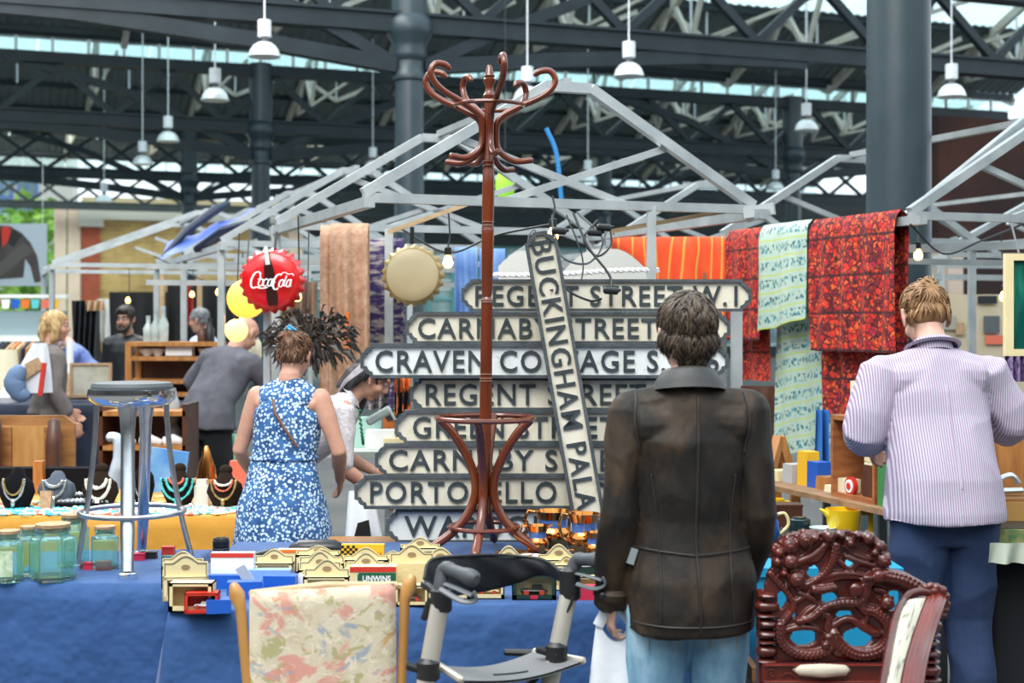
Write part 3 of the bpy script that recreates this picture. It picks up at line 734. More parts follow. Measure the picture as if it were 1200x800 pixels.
# ------------------------------------------------------------------ toy boxes on the blue table
BIRD = mt('box_print', (.30, .20, .10), .6); LINEM = mt('box_line', (.16, .15, .10), .6); WIN = mt('box_window', (.80, .80, .74), .15, 0, (.60, .62, .60), 20); WHEELM = mt('toy_wheel', (.45, .05, .03), .4); INK = mt('ink_print', (.04, .04, .05), .6)
TW = {}
def spot(px, py_base): return onz(px, py_base)
def arch(w, h, a):    # card outline with a raised arch in the middle, width w, base height h, arch a
    pts = [(-w/2, 0), (w/2, 0), (w/2, h)]
    pts += [(w*.30, h)]
    for i in range(9):
        t = i/8; x = w*.30-(w*.60)*t; y = h+a*(.5-.5*cos(2*pi*t))**.6; pts.append((x, y))
    pts += [(-w/2, h)]
    return pts
def toybox(px, base, w, h, d, label, body=CARD, card=None, cardh=0, archk=0, front=None, rz=0, band=None, txt=None, print_=True, D=None, z=TZ, cardmat=None, win=True, group='boxed toy vehicles'):
    b = onz(px, base, z); k = b.y/F; W, H, dd = w*k, h*k, d
    t = thing('toy_box', label, 'box', b, rz, group)
    if win:
        m = MB(); th = .004
        m.box((0, dd/2, th/2), (W, dd, th)).box((0, dd/2, H-th/2), (W, dd, th)).box((-W/2+th/2, dd/2, H/2), (th, dd, H)).box((W/2-th/2, dd/2, H/2), (th, dd, H)).box((0, dd-th/2, H/2), (W, th, H))
        m.box((0, th/2, H*.10), (W, th, H*.2)).box((0, th/2, H*.94), (W, th, H*.12)).box((-W*.45, th/2, H/2), (W*.1, th, H)).box((W*.45, th/2, H/2), (W*.1, th, H))
        m.build('carton', body, t, True, False)
    else:
        MB().box((0, dd/2, H/2), (W, dd, H)).build('carton', body, t, True, False)
    if cardh:
        ch = cardh*k; pl = arch(W, H+ch*(1-archk) if archk else H+ch, ch*archk)
        MB().prism(pl, (0, dd*.52, 0), (1, 0, 0), (0, 0, 1), (0, .003, 0)).build('header_card', cardmat or body, t, True, False)
        if archk:
            inner = [(x*.90, (H+(y-H)*.80) if y > H*.5 else H*1.02) for x, y in pl]
            MB().ringprism([(x*.94, y if y < H*.5 else H+(y-H)*.92) for x, y in pl], [(x*.90, y if y < H*.5 else H+(y-H)*.84) for x, y in pl], (0, dd*.52-.0012, 0), (1, 0, 0), (0, 0, 1), (0, .002, 0)).build('border_line', LINEM, t, True, False)
            if print_: MB().lathe([(.0, .0), (W*.10, .0), (W*.10, .0015), (0, .0015)], (0, dd*.52-.001, H+ch*.42), 10, Matrix.Rotation(pi/2, 3, 'X'), 1, .55).build('printed_emblem', BIRD, t, True)
    if band: MB().box((0, -.0008, H*.93), (W*1.004, .002, H*.15)).build('colour_band', band, t, True, False)
    if txt: 
        s_, tm, ty, thh = txt; put_text(s_, b+V(0, -.002, H*ty), (1, 0, 0), (0, 0, 1), H*thh, .0015, tm, t, 'printed_letter', width=W*.74)
    return t
def toycar(box, cx, w, mat, label, s=1.0):
    b = box.location; t = thing('toy_car', label, 'toy car', b+V(cx, .022, .013), 0, 'die cast cars in window boxes')
    L = w; m = MB()
    m.loft([(-L*.5, 0, L*.13), (-L*.42, 0, L*.17), (-L*.1, 0, L*.17), (0, 0, L*.16), (L*.3, 0, L*.17), (L*.5, 0, L*.14)], [(L*.10, L*.05), (L*.13, L*.08), (L*.14, L*.085), (L*.14, L*.09), (L*.14, L*.085), (L*.11, L*.05)], 10, (0, 1, 0))
    m.box((L*.12, 0, L*.31), (L*.46, L*.22, L*.17), None, .82)
    m.build('body', mat, t, True)
    for x in (-L*.30, L*.30):
        for y in (-L*.13, L*.13): MB().lathe([(0, -.004), (L*.10, -.004), (L*.11, 0), (L*.10, .004), (0, .004)], (x, y, L*.10), 14, Matrix.Rotation(pi/2, 3, 'X')).build('wheel', WHEELM, t, True)
    return t
# front row, left to right
toybox(223, 717, 52, 34, .06, 'tall cream box with clear window at the front left corner of the table', CARD, win=True)
toybox(217, 704, 52, 28, .03, 'cream card box with arched header behind the tall cream box', CARD, cardh=26, archk=.35, rz=.12)
toybox(213, 690, 48, 26, .03, 'cream box with dark slot in its raised header, left end of the table', CARD, cardh=18, archk=.5)
toybox(214, 682, 46, 24, .03, 'white toy box with a blue arched top at the table left end', WHITE, cardh=14, archk=.7, cardmat=BLUEC)
toybox(236, 719, 40, 24, .05, 'red window box of a toy car standing in front of the cream box', REDC, rz=.08)
toycar(bpy.data.objects['toy_box.004'], .0, .055, WHITE, 'white toy car in the red window box')
toybox(256, 719, 28, 16, .06, 'small blue box lying beside the red toy car box', BLUEC, win=False, rz=.15)
toybox(286, 702, 40, 20, .05, 'blue box behind the honey coloured chair knob', BLUEC, win=False, rz=.1)
toybox(262, 690, 38, 16, .05, 'flat blue box under the white card', BLUEC, win=False)
toybox(327, 695, 38, 20, .06, 'large blue box just left of the cream arched boxes', BLUEC, win=False, rz=-.05)
toybox(315, 684, 50, 16, .05, 'pale blue box lying behind the large blue box', mt('pale_blue_card', (.20, .35, .70), .5), win=False)
toybox(272, 682, 50, 34, .04, 'white pack with a broad red top band and green corner', WHITE, win=False, band=REDC)
toybox(264, 688, 34, 22, .02, 'white blister pack in front of the red banded pack', PAPER, win=False)
b = onz(288, 690); c_ = tag(MB().box(b+V(0, .0, .045), (.036, .003, .085), Matrix.Rotation(-.5, 3, 'Y') @ Matrix.Rotation(.35, 3, 'X')).build('price_card', WHITE, None, True, False), 'blank white card leaning on the blue boxes', 'card')
toybox(320, 676, 46, 16, .05, 'cream box with low arch and brown emblem behind the blue boxes', CARD, cardh=16, archk=.5)
toybox(345, 668, 40, 24, .04, 'orange topped box at the back beside the black pouch', CARD, win=False, band=ORANGEC)
toybox(376, 682, 54, 22, .05, 'cream box with blue line on its arch, left of the chequered box', CARD, cardh=16, archk=.6)
toybox(372, 674, 52, 24, .04, 'cream box with arched header second behind the chequered pack', CARD, cardh=10, archk=.6)
toybox(382, 700, 54, 24, .05, 'cream arched box with dark border and round emblem behind the floral chair', CARD, cardh=20, archk=.6)
toybox(374, 690, 50, 22, .04, 'cream arched box directly behind the dark bordered arched box', CARD, cardh=22, archk=.6)
toybox(428, 686, 52, 20, .05, 'cream arched box with emblem below the chequered yellow pack', CARD, cardh=18, archk=.7)
toybox(428, 678, 54, 22, .04, 'plain cream arched box right under the chequered yellow pack', CARD, cardh=14, archk=.7)
b = onz(425, 668); k = b.y/F
t = thing('toy_pack', 'yellow card pack with black chequers reading SUPERCAR', 'box', b)
MB().box(b+V(0, .015, 15*k), (50*k, .03, 30*k)).build('carton', YELLOWC, t, False, False)
for i in range(6):
    for j in range(5):
        if (i+j) % 2 == 0: MB().box(b+V((-23.5+3.2*i)*k, -.0006, (15.5+3*j)*k), (3.2*k, .0016, 3*k)).build('chequer', BLACK, t, False, False)
put_text('SUPERCAR', b+V(10*k, -.001, 19*k), (1, 0, 0), (0, 0, 1), 4*k, .001, ORANGEC, t, 'printed_letter', width=26*k, bold=.02)
t = toybox(437, 705, 54, 41, .05, 'cream box with red top and green panel reading UNWINS', CARD, win=False, band=REDC)
b = t.location; k = b.y/F
MB().prism([(-18*k, 21*k), (27*k, 21*k), (27*k, 34*k), (-16*k, 34*k), (-18*k, 32*k)], b+V(0, -.002, 0), (1, 0, 0), (0, 0, 1), (0, .002, 0)).build('green_panel', GREENC, t, False, False)
put_text('UNWINS', b+V(4.5*k, -.003, 27.5*k), (1, 0, 0), (0, 0, 1), 7*k, .001, WHITE, t, 'printed_letter', width=33*k, bold=.03)
SLAT = mt('slat_print', (.72, .52, .22), .6, 0, (.80, .66, .36), 30, stretch=(1, 1, 8))
toybox(482, 700, 52, 40, .04, 'big pale box printed like wooden slats with a turquoise scroll, left of the walker', SLAT, cardh=22, archk=.5, cardmat=CARD, win=False)
LASTBOX = toybox(482, 710, 40, 24, .05, 'cream window box with a brown toy truck, beside the floral chair knob', CARD)
toycar(LASTBOX, 0, .06, DKWOOD, 'brown toy truck in the cream window box')
for px_, lb in ((532, 'cream window box with red wheeled toy seen under the black walker strap'), (572, 'cream window box right beside the dark green box, under the walker strap')):
    t = toybox(px_, 702, 38, 28, .05, lb, CARD)
    toycar(t, 0, .07, CARD if px_ > 550 else DKGREEN, 'toy car with red wheels in the cream box at %s' % ('left under the walker strap' if px_ < 550 else 'right under the walker strap'))
t = toybox(626, 703, 52, 30, .06, 'dark green window box holding a black vintage car', DKGREEN); MB().box((0, .045, .045), (.13, .004, .07)).build('backing_card', CARD, t, True, False)
toycar(t, 0, .085, BLACK, 'black vintage toy car with white stripe in the dark green box')
MB().box((0, -.001, .010), (.025, .003, .012)).build('red_seal', PINKC, t, True, False)
toybox(516, 690, 56, 30, .04, 'cream arched box with thick dark border behind the walker strap', CARD, cardh=18, archk=.7)
toybox(596, 686, 48, 28, .04, 'cream arched box behind the middle of the walker strap', CARD, cardh=18, archk=.7)
toybox(655, 684, 50, 28, .04, 'cream arched box with slot below the copper jugs', CARD, cardh=18, archk=.7)
toybox(664, 692, 30, 30, .04, 'cream arched box right behind the right walker handle', CARD, cardh=10, archk=.7)
toybox(690, 703, 44, 15, .06, 'crimson box on the table edge beside the leather sleeve', PINKC, win=False)
toybox(694, 686, 28, 26, .05, 'dark green pack with white and blue print beside the leather sleeve', DKGREEN, win=False, band=WHITE)
toybox(690, 694, 30, 18, .05, 'cream window box between the walker handle and the leather sleeve', CARD)
toybox(460, 674, 40, 18, .04, 'cream arched box at the back beneath the bottom street sign', CARD, cardh=10, archk=.7)
toybox(492, 676, 46, 34, .04, 'cream arched box at the back under the left foot of the coat stand', CARD, cardh=12, archk=.7)
for px_, bs_, w_, h_, m_, lb_ in ((300, 668, 26, 14, ORANGEC, 'orange box at the back right of the camera lens'), (330, 662, 30, 12, CREAM, 'cream flat box in front of the black gadget'), (408, 672, 24, 12, BLUEC, 'small blue box left of the chequered yellow pack'), (466, 664, 26, 14, DKGREEN, 'green box at the back right of the chequered yellow pack'), (396, 664, 24, 9, REDC, 'thin red box in front of the black pouch'), (540, 676, 40, 12, TEALC, 'turquoise flat box under the coat stand foot'), (612, 674, 30, 20, BLUEC, 'blue upright box below the white dish'), (204, 668, 30, 16, GREENC, 'green box behind the leftmost arched boxes'), (700, 672, 22, 12, YELLOWC, 'yellow box under the small copper jug'), (352, 692, 20, 18, PAPER, 'white plastic case right of the large blue box')):
    toybox(px_, bs_, w_, h_, .04, lb_, m_, win=False)
# things behind the boxes
b = onz(259, 652); k = b.y/F
t = thing('camera_lens', 'black ribbed camera lens standing on end at the back of the table', 'lens', b)
m = MB(); prof = [(0, 0), (9.5*k, 0)]
for i in range(5): prof += [(9.8*k, (i*4+.4)*k), (9.8*k, (i*4+3.2)*k), (9.1*k, (i*4+3.5)*k)]
m.lathe(prof+[(8.5*k, 22*k), (6*k, 22*k), (5*k, 20*k), (0, 20*k)], seg=28).build('barrel', BLACK, t, True); MB().lathe([(9.9*k, 9.6*k), (9.95*k, 10*k), (9.9*k, 10.4*k)], seg=28).build('grip_line', GREYP, t, True)
b = onz(372, 652); k = b.y/F
t = thing('pouch', 'black leather pouch lying in front of the woman in the blue dress', 'pouch', b)
MB().loft([b+V(-31*k, 0, 9*k), b+V(-20*k, 0, 10*k), b+V(20*k, 0, 10*k), b+V(32*k, 0, 8*k)], [(7*k, 5*k), (12*k, 10*k), (12*k, 10*k), (7*k, 5*k)], 14, (0, 1, 0)).build('body', mt('black_leather', (.012, .012, .014), .35, bump=(30, .2)), t)
MB().loft([b+V(-4*k, -11*k, 15*k), b+V(4*k, -12*k, 10*k), b+V(2*k, -11*k, 5*k)], [(3*k, 1*k)]*3, 8).build('clasp_strap', GREYP, t)
b = onz(312, 654); k = b.y/F
t = thing('folded_scissors', 'small black metal gadget left of the black pouch', 'gadget', b)
MB().loft([b+V(-14*k, 0, 4*k), b+V(0, 0, 7*k), b+V(9*k, 0, 11*k)], [2.5*k, 3*k, 2*k], 8).build('arm', BLACK, t); MB().loft([b+V(-10*k, .01, 2.5*k), b+V(10*k, .01, 3*k)], [2.4*k, 2.4*k], 8).build('base', BLACK, t)
# copper jugs
COPPER = mt('copper_lustre', (.62, .22, .05), .16, 1, (.78, .34, .10), 10); LUSTRE = mt('blue_glaze', (.06, .14, .36), .15, 0, coat=1)
def jug(px, base, w, h, label, handle=-1, z=TZ):
    b = onz(px, base, z); k = b.y/F; r = w*k/2; H = h*k
    t = thing('copper_jug', label, 'jug', b)
    MB().lathe([(0, 0), (r*.62, 0), (r*.66, H*.05), (r*.9, H*.20), (r, H*.36), (r*.92, H*.48), (r*.76, H*.58)], seg=24).build('body', COPPER, t, True)
    MB().lathe([(r*.765, H*.575), (r*.74, H*.62), (r*.76, H*.78), (r*.80, H*.80)], seg=24).build('neck_band', LUSTRE, t, True)
    m = MB(); m.lathe([(r*.795, H*.795), (r*.86, H*.9), (r*.95, H), (r*.88, H), (r*.72, H*.8), (0, H*.78)], seg=24)
    m.loft([(-handle*r*.80, 0, H*.92), (-handle*r*1.25, 0, H*1.02)], [(r*.3, r*.12), (r*.12, r*.05)], 10, (0, 1, 0)); m.build('rim_and_spout', COPPER, t, True)
    MB().loft([(handle*r*.75, 0, H*.95), (handle*r*1.25, 0, H*1.0), (handle*r*1.45, 0, H*.75), (handle*r*1.3, 0, H*.45), (handle*r*.95, 0, H*.35)], [r*.10]*5, 8).build('handle', COPPER, t, True)
jug(648, 642, 46, 44, 'largest copper lustre jug with a blue band, right of the coat stand foot'); jug(684, 651, 40, 50, 'copper lustre jug with wide rim next to the leather sleeve'); jug(697, 655, 24, 32, 'small copper jug touching the leather sleeve', 1); jug(630, 649, 28, 34, 'small copper jug with handle left of the largest jug'); jug(655, 660, 26, 16, 'low copper bowl shaped jug in front of the others', 1)
t = tag(MB().lathe([(0, 0), (.05, 0), (.075, .012), (.078, .016), (.05, .006), (0, .004)], onz(602, 652), 20).build('saucer', COPPER), 'copper saucer lying by the right foot of the coat stand', 'saucer')
tag(MB().lathe([(0, 0), (.03, 0), (.045, .012), (.046, .015), (.03, .006), (0, .004)], onz(622, 655), 18).build('dish', WHITE), 'small white dish in front of the copper jugs', 'dish')
for (x_, y_, s_, m_, n_, lb) in ((120, 668, .035, REDC, 'red_box', 'small red box under the bar stool beside the jar'), (103, 668, .03, PINKC, 'red_box', 'small red box behind the stool leg left of the round jar'), (176, 655, .03, BLACK, 'sunglasses_case', 'small black case right of the bar stool rear leg'), (162, 657, .03, PINKC, 'coin_purse', 'small pink purse between the stool legs'), (196, 650, .035, REDC, 'coin_purse', 'small red purse at the back beside the stool right leg')):
    b = onz(x_, y_); tag(MB().box(b+V(0, .02, s_*.4), (s_*1.4, s_, s_*.8), None, .9).box(b+V(0, .02, s_*.82), (s_*1.44, s_*1.05, s_*.12)).build(n_, m_, None, True, False), lb, 'box' if 'box' in n_ else 'case')
# ------------------------------------------------------------------ carved dragon chair (right foreground)
MAHOG = mt('mahogany', (.105, .016, .010), .26, 0, (.055, .010, .007), 9, coat=.3); MAHOGR = mt('mahogany_rail', (.165, .019, .010), .25, 0, (.095, .012, .008), 6, coat=.3)
CH_D = 4.05
def Q(x, y, d=0.0): return P(870+x/4.212, 610+y/4.212, CH_D) + V(0, -d, 0)
qs = CH_D/F/4.212      # one crop pixel in metres
ch = thing('carved_armchair', 'dark red carved armchair with a pierced dragon back, right foreground', 'armchair', (Q(430, 0).x, CH_D, 0))
m = MB(); outline = [(105, 345), (118, 265), (140, 230), (148, 120), (200, 72), (290, 45), (400, 50), (520, 48), (640, 62), (708, 120), (725, 200), (715, 232), (800, 250), (885, 305), (870, 365), (800, 352), (792, 480), (735, 560), (745, 640), (690, 690), (165, 690), (158, 600), (160, 480), (108, 425)]
holes = [(348, 250, 30, 32), (527, 200, 22, 27), (425, 378, 40, 28), (500, 458, 42, 20), (360, 466, 20, 15), (298, 570, 64, 44), (565, 575, 74, 50), (742, 392, 52, 52), (190, 385, 24, 46), (250, 455, 16, 20)]
def inside(x, y):
    c = False; n = len(outline)
    for i in range(n):
        (x0, y0), (x1, y1) = outline[i], outline[(i+1) % n]
        if (y0 > y) != (y1 > y) and x < (x1-x0)*(y-y0)/(y1-y0)+x0: c = not c
    return c and all(((x-a)/r)**2+((y-b)/s)**2 > 1 for a, b, r, s in holes)
ST = 9; cells = {(i, j) for i in range(100//1) for j in range(80) if inside(i*ST+4, j*ST+4)}
vv = {}
def gv(i, j, k):
    if (i, j, k) not in vv: vv[(i, j, k)] = m.bm.verts.new(Q(i*ST, j*ST, .012 if k else -.012))
    return vv[(i, j, k)]
for i, j in cells:
    m.face((gv(i, j, 1), gv(i, j+1, 1), gv(i+1, j+1, 1), gv(i+1, j, 1))); m.face((gv(i, j, 0), gv(i+1, j, 0), gv(i+1, j+1, 0), gv(i, j+1, 0)))
    for di, dj, e in ((-1, 0, ((0, 0), (0, 1))), (1, 0, ((1, 1), (1, 0))), (0, -1, ((1, 0), (0, 0))), (0, 1, ((0, 1), (1, 1)))):
        if (i+di, j+dj) not in cells:
            (a, b), (c, d) = e; m.face((gv(i+a, j+b, 1), gv(i+a, j+b, 0), gv(i+c, j+d, 0), gv(i+c, j+d, 1)))
def smoothpts(pts, n=8):
    Q0 = [Vector(p) for p in pts]; q = [Q0[0]*2-Q0[1]]+Q0+[Q0[-1]*2-Q0[-2]]; out = []
    for i in range(1, len(q)-2):
        for j in range(n):
            t = j/n; a, b, c, d = q[i-1], q[i], q[i+1], q[i+2]; out.append(.5*((2*b)+(c-a)*t+(2*a-5*b+4*c-d)*t*t+(3*b-a-3*c+d)*t**3))
    return out+[Q0[-1]]
def serpent(pts, r0, r1, d, scales=True, step=14):
    p = smoothpts([Q(x, y, d) for x, y in pts], 8); n = len(p)
    rr = [(r0+(r1-r0)*i/(n-1))*qs for i in range(n)]
    m.loft(p, rr, 12, (0, 1, 0))
    if scales:
        acc = 0
        for i in range(1, n):
            acc += (p[i]-p[i-1]).length
            if acc > step*qs:
                acc = 0; t = (p[i]-p[i-1]).normalized(); nn = t.cross(V(0, -1, 0)).normalized(); r = rr[i]
                for k in (-.62, 0, .62):
                    c = p[i]+nn*r*k+V(0, -1, 0)*r*sqrt(max(0, 1-k*k))*.92+t*(r*.2 if k == 0 else 0)
                    m.ball(c, r*.30, 8)
def ribbon(pts, r0, d, r1=None):
    p = smoothpts([Q(x, y, d) for x, y in pts], 6); n = len(p); r1 = r0*.3 if r1 is None else r1
    m.loft(p, [((r0*sin(pi*min(1, .25+.75*i/(n-1)))+r1)*qs,)*2 for i in range(n)], 8, (0, 1, 0))
serpent([(880, 335), (800, 288), (720, 265), (655, 262), (605, 300), (592, 360), (560, 395), (480, 398), (405, 418), (335, 470), (262, 490)], 36, 15, .022)
serpent([(600, 330), (585, 420), (640, 440), (700, 490), (716, 560), (680, 625), (600, 655), (525, 640), (465, 590), (440, 540)], 26, 32, .016)
serpent([(180, 500), (185, 585), (240, 640), (330, 655), (412, 632), (440, 592), (408, 560)], 26, 22, .018)
serpent([(455, 110), (440, 185), (402, 250), (335, 300), (268, 330)], 26, 10, .018, True, 11)
serpent([(128, 250), (165, 290), (215, 350), (250, 420), (200, 490)], 18, 14, .014)
serpent([(380, 440), (420, 470), (410, 520), (440, 560)], 18, 16, .018)
serpent([(340, 335), (400, 330), (450, 320)], 22, 20, .022, True, 10)
m.ball(Q(400, 605, .026), 22*qs, 12); m.ball(Q(655, 262, .035), 34*qs, 12); m.ball(Q(600, 268, .045), (30*qs, 20*qs, 16*qs), 12); m.ball(Q(545, 330, .035), (36*qs, 22*qs, 36*qs), 12)
for pts, r in (([(415, 105), (345, 165), (262, 205), (228, 240)], 17), ([(405, 130), (360, 185), (300, 200), (270, 235)], 12), ([(300, 325), (400, 272), (500, 255), (620, 268)], 14), ([(320, 345), (420, 290), (520, 275), (610, 290)], 10), ([(430, 520), (520, 478), (620, 540), (705, 545)], 16), ([(440, 500), (540, 490), (640, 560), (690, 552)], 10), ([(190, 542), (270, 520), (350, 525), (395, 548)], 13), ([(180, 520), (230, 460), (240, 410), (215, 360)], 9), ([(270, 500), (320, 440), (380, 400)], 12), ([(440, 560), (470, 640), (520, 668)], 16), ([(420, 560), (445, 640), (500, 675)], 11), ([(500, 170), (560, 195), (640, 215), (710, 225)], 12), ([(520, 150), (600, 180), (660, 185)], 10), ([(610, 200), (560, 210), (540, 250)], 10), ([(560, 420), (610, 460), (600, 500), (650, 530)], 11), ([(300, 370), (250, 400), (230, 440)], 12), ([(270, 350), (340, 380), (370, 420)], 12), ([(455, 180), (490, 210), (520, 245)], 10), ([(640, 330), (690, 345), (720, 370)], 12), ([(610, 300), (640, 240), (620, 225)], 8)):
    ribbon(pts, r, .016)
def cloud(x, y, R, d=.022, tw=1):
    m.ball(Q(x, y, d), (R*qs*.95, .016, R*qs*.95), 14)
    p = []
    for i in range(26):
        t = i/25; a = tw*(t*4.4*pi)+1; r = R*(.80-.62*t); p.append(Q(x+r*cos(a), y+r*sin(a), d+.010+.010*t))
    m.loft(p, [R*.15*qs]*26, 8, (0, 1, 0)); m.ball(Q(x, y, d+.018), R*.26*qs, 10)
    for k in range(6):
        a = k*pi/3+.4; m.ball(Q(x+R*.92*cos(a), y+R*.92*sin(a), d-.004), R*.30*qs, 8)
for x, y, R in ((300, 88, 46), (222, 118, 46), (228, 195, 44), (258, 283, 46), (418, 72, 36), (612, 82, 36), (664, 118, 30), (684, 190, 42), (165, 195, 26), (702, 398, 40), (172, 150, 30), (640, 150, 24), (350, 78, 24), (196, 250, 22), (478, 66, 22), (560, 64, 20), (690, 250, 22)): cloud(x, y, R, .020, 1 if int(x) % 2 else -1)
m.ball(Q(522, 105, .03), 20*qs, 12)
for i in range(16):
    a = i*2*pi/16; L = 62 if 0 <= i < 8 else 44; m.loft([Q(522+18*cos(a), 105+18*sin(a), .026), Q(522+L*cos(a), 105+L*sin(a), .018)], [5.5*qs, 1.6*qs], 6, (0, 1, 0))
link('carved_back', voxel(m, 'carved_back', MAHOG, .0026, 1, .4), ch)
def blocks(x0, x1, name, rows, d=.0):
    for i, (y0, y1, ins) in enumerate(rows):
        mm = MB(); cx_, cy_ = (x0+x1)/2, (y0+y1)/2; hx, hy = (x1-x0)/2-ins, (y1-y0)/2
        mm.loft([Q(cx_-hx, cy_, d), Q(cx_-hx*.6, cy_, d+.004), Q(cx_+hx*.6, cy_, d+.004), Q(cx_+hx, cy_, d)], [(.018, hy*qs*.8), (.026, hy*qs), (.026, hy*qs), (.018, hy*qs*.8)], 14, (0, 1, 0))
        mm.build(name, MAHOG, ch)
rows = [(348, 385, 14), (390, 450, 2), (452, 478, 8), (482, 530, 14), (534, 580, 8), (584, 606, 14), (610, 672, 8), (674, 700, 4)]
blocks(72, 168, 'carved_block', rows)
blocks(872, 968, 'carved_block', [(r[0]+95, r[1]+95, r[2]) for r in rows[1:]])
MB().bar(Q(118, 350, -.02), Q(118, 1290, -.02), .045).build('leg', MAHOGR, ch, False, False); MB().bar(Q(918, 380, -.03), Q(918, 1290, -.03), .045).build('leg', MAHOGR, ch, False, False)
mm = MB(); mm.box(Q(470, 735, .02), (760*qs, .05, 78*qs)); mm.build('seat_rail', MAHOGR, ch, False, False)
for y_, h_ in ((692, 12), (772, 16), (796, 14)): MB().loft([Q(92, y_, .04), Q(850, y_, .04)], [(.016, h_*qs*.5)]*2, 12, (0, 1, 0)).build('moulding', MAHOGR, ch)
mm = MB(); mm.loft([Q(100+28*cos(a*.45+2)*(1-a/22)+30, 735+30*sin(a*.45+2)*(1-a/22), .048) for a in range(20)], [4*qs]*20, 8, (0, 1, 0)); mm.loft([Q(180, 750, .048), Q(200, 730, .048), Q(225, 735, .048), Q(240, 755, .048)], [3*qs, 6*qs, 6*qs, 3*qs], 8, (0, 1, 0)); mm.build('rail_carving', MAHOGR, ch)
CREAMUP = mt('cream_upholstery', (.66, .60, .47), .7, 0, (.58, .52, .40), 30, bump=(200, .15)); BRASS = mt('brass_studs', (.55, .38, .12), .3, 1)
MB().loft([Q(235, 715, .046), Q(262, 715, .052), Q(375, 715, .058), Q(488, 715, .052), Q(512, 715, .046)], [(.004, 5*qs), (.010, 26*qs), (.014, 34*qs), (.010, 26*qs), (.004, 5*qs)], 20, (0, 1, 0)).build('back_pad', CREAMUP, ch)
mm = MB()
for i in range(34):
    a = 2*pi*i/34; mm.ball(Q(374+136*cos(a), 715+35*sin(a)*(.95 if abs(cos(a)) < .9 else .8), .052), 3.2*qs, 6)
o = mm.build('brass_studs', BRASS, ch); o['kind'] = 'stuff'
MB().box((Q(470, 0).x, CH_D-.30, .44), (760*qs, .52, .05)).build('seat', MAHOGR, ch, False, False)
for x in (130, 880): MB().loft([V(Q(x, 0).x, CH_D-.52, .42), V(Q(x, 0).x, CH_D-.54, .15), V(Q(x, 0).x, CH_D-.56, .012)], [.03, .022, .03], 10).build('leg', MAHOGR, ch)
# the upholstered right arm, sweeping forward
def QD(x, y, D): return P(870+x/4.212, 610+y/4.212, D)
Lp = smoothpts([QD(812, 392, 3.93), QD(780, 450, 3.86), QD(752, 560, 3.77), QD(730, 690, 3.66), QD(702, 830, 3.56)], 6)
Rp = smoothpts([QD(905, 380, 3.95), QD(878, 450, 3.88), QD(836, 570, 3.78), QD(800, 690, 3.67), QD(772, 830, 3.57)], 6)
TAP = NT('arm_tapestry'); co = TAP.coord('UV', (1, 1, 1)); w_ = TAP.n('ShaderNodeTexWave', i_Scale=.9, i_Distortion=16.0, i_Detail=3.0); TAP.l(TAP.coord('UV', (1, 2.6, 1)), w_.inputs[0])
TAP.base(TAP.ramp(w_.outputs[1], [(.0, (.16, .16, .14)), (.05, (.34, .34, .28)), (.10, (.50, .48, .38))])); TAP.p.inputs['Roughness'].default_value = .8
nn = len(Lp)
def armfn(u, v):
    i = u*(nn-1); i0 = min(int(i), nn-2); f = i-i0; a = Lp[i0].lerp(Lp[i0+1], f); b = Rp[i0].lerp(Rp[i0+1], f); p = a.lerp(b, v); return p+V(-.006, -.012, .004)*(1-(2*v-1)**2)
MB().grid(armfn, nn-1, 8).build('arm_cushion', TAP.m, ch)
MB().loft([p+V(-.008, 0, 0) for p in Lp], [.011]*nn, 10).build('arm_edge', MAHOG, ch)
MB().loft(smoothpts([Lp[0]+V(-.008, 0, 0), QD(830, 362, 3.95), QD(880, 350, 3.97), QD(930, 355, 3.98)], 5), [.012]*16, 10).build('arm_edge', MAHOG, ch)
for off, r_ in ((.012, .008), (.026, .011), (.044, .015), (.062, .010)):
    MB().loft([p+V(off, .004+off*.5, -.004) for p in Rp], [r_]*nn, 10).build('arm_rail', MAHOGR, ch)
MB().prism([(0, 0), (.03, 0), (.03, -.46), (0, -.46)], Rp[-1]+V(-.02, .0, -.02), (1, 0, 0), (0, 0, 1), (0, .04, 0)).build('arm_post', MAHOGR, ch, False, False)
mm = MB()
for x, y, r in ((905, 330, 20), (930, 322, 20), (958, 330, 24), (985, 345, 26), (1000, 375, 26), (990, 405, 20), (945, 350, 30), (965, 385, 30), (915, 352, 20)): mm.ball(QD(x, y, 3.98), r*qs, 10)
for i, y in enumerate((412, 440, 468)): mm.loft([QD(905+i*4, y, 3.98), QD(1022-i*8, y, 3.98)], [13*qs]*2, 10, (0, 1, 0))
link('scroll_carving', voxel(mm, 'scroll_carving', MAHOG, .003, 1, .4), ch)

# ------------------------------------------------------------------ floral upholstered chair (left foreground)
FL = NT('floral_tapestry'); co = FL.coord('UV', (.48, .62, 1)); col = FL.ramp(FL.noise(co, 9, 4, .6).outputs[0], [(.3, (.54, .46, .32)), (.6, (.66, .58, .43))])
for sc, seed, c, lo in ((13, (3.3, 5.1, 0), (.36, .34, .14), .55), (6, (1.3, .2, 0), (.62, .25, .20), .57), (5.5, (4.1, 7.2, 0), (.24, .32, .40), .59), (7, (9.4, 2.2, 0), (.54, .31, .10), .60), (10, (6.6, 1.1, 0), (.45, .28, .32), .62), (22, (2, 8, 0), (.72, .64, .50), .56)):
    mp = FL.n('ShaderNodeMapping'); mp.inputs['Location'].default_value = seed; FL.l(co, mp.inputs[0])
    nz = FL.noise(mp.outputs[0], sc, 3.5, .62); nz.inputs['Distortion'].default_value = .9
    col = FL.mix(FL.math('MULTIPLY', FL.ramp(nz.outputs[0], [(lo, 0), (lo+.05, 1)]), .8), col, c)
FL.base(col); FL.p.inputs['Roughness'].default_value = .85; FL.bump(FL.noise(co, 160, 2).outputs[0], .25, .004)
fc = thing('floral_chair', 'wooden chair with floral tapestry back in the left foreground', 'chair', (-.53, 3.9, 0))
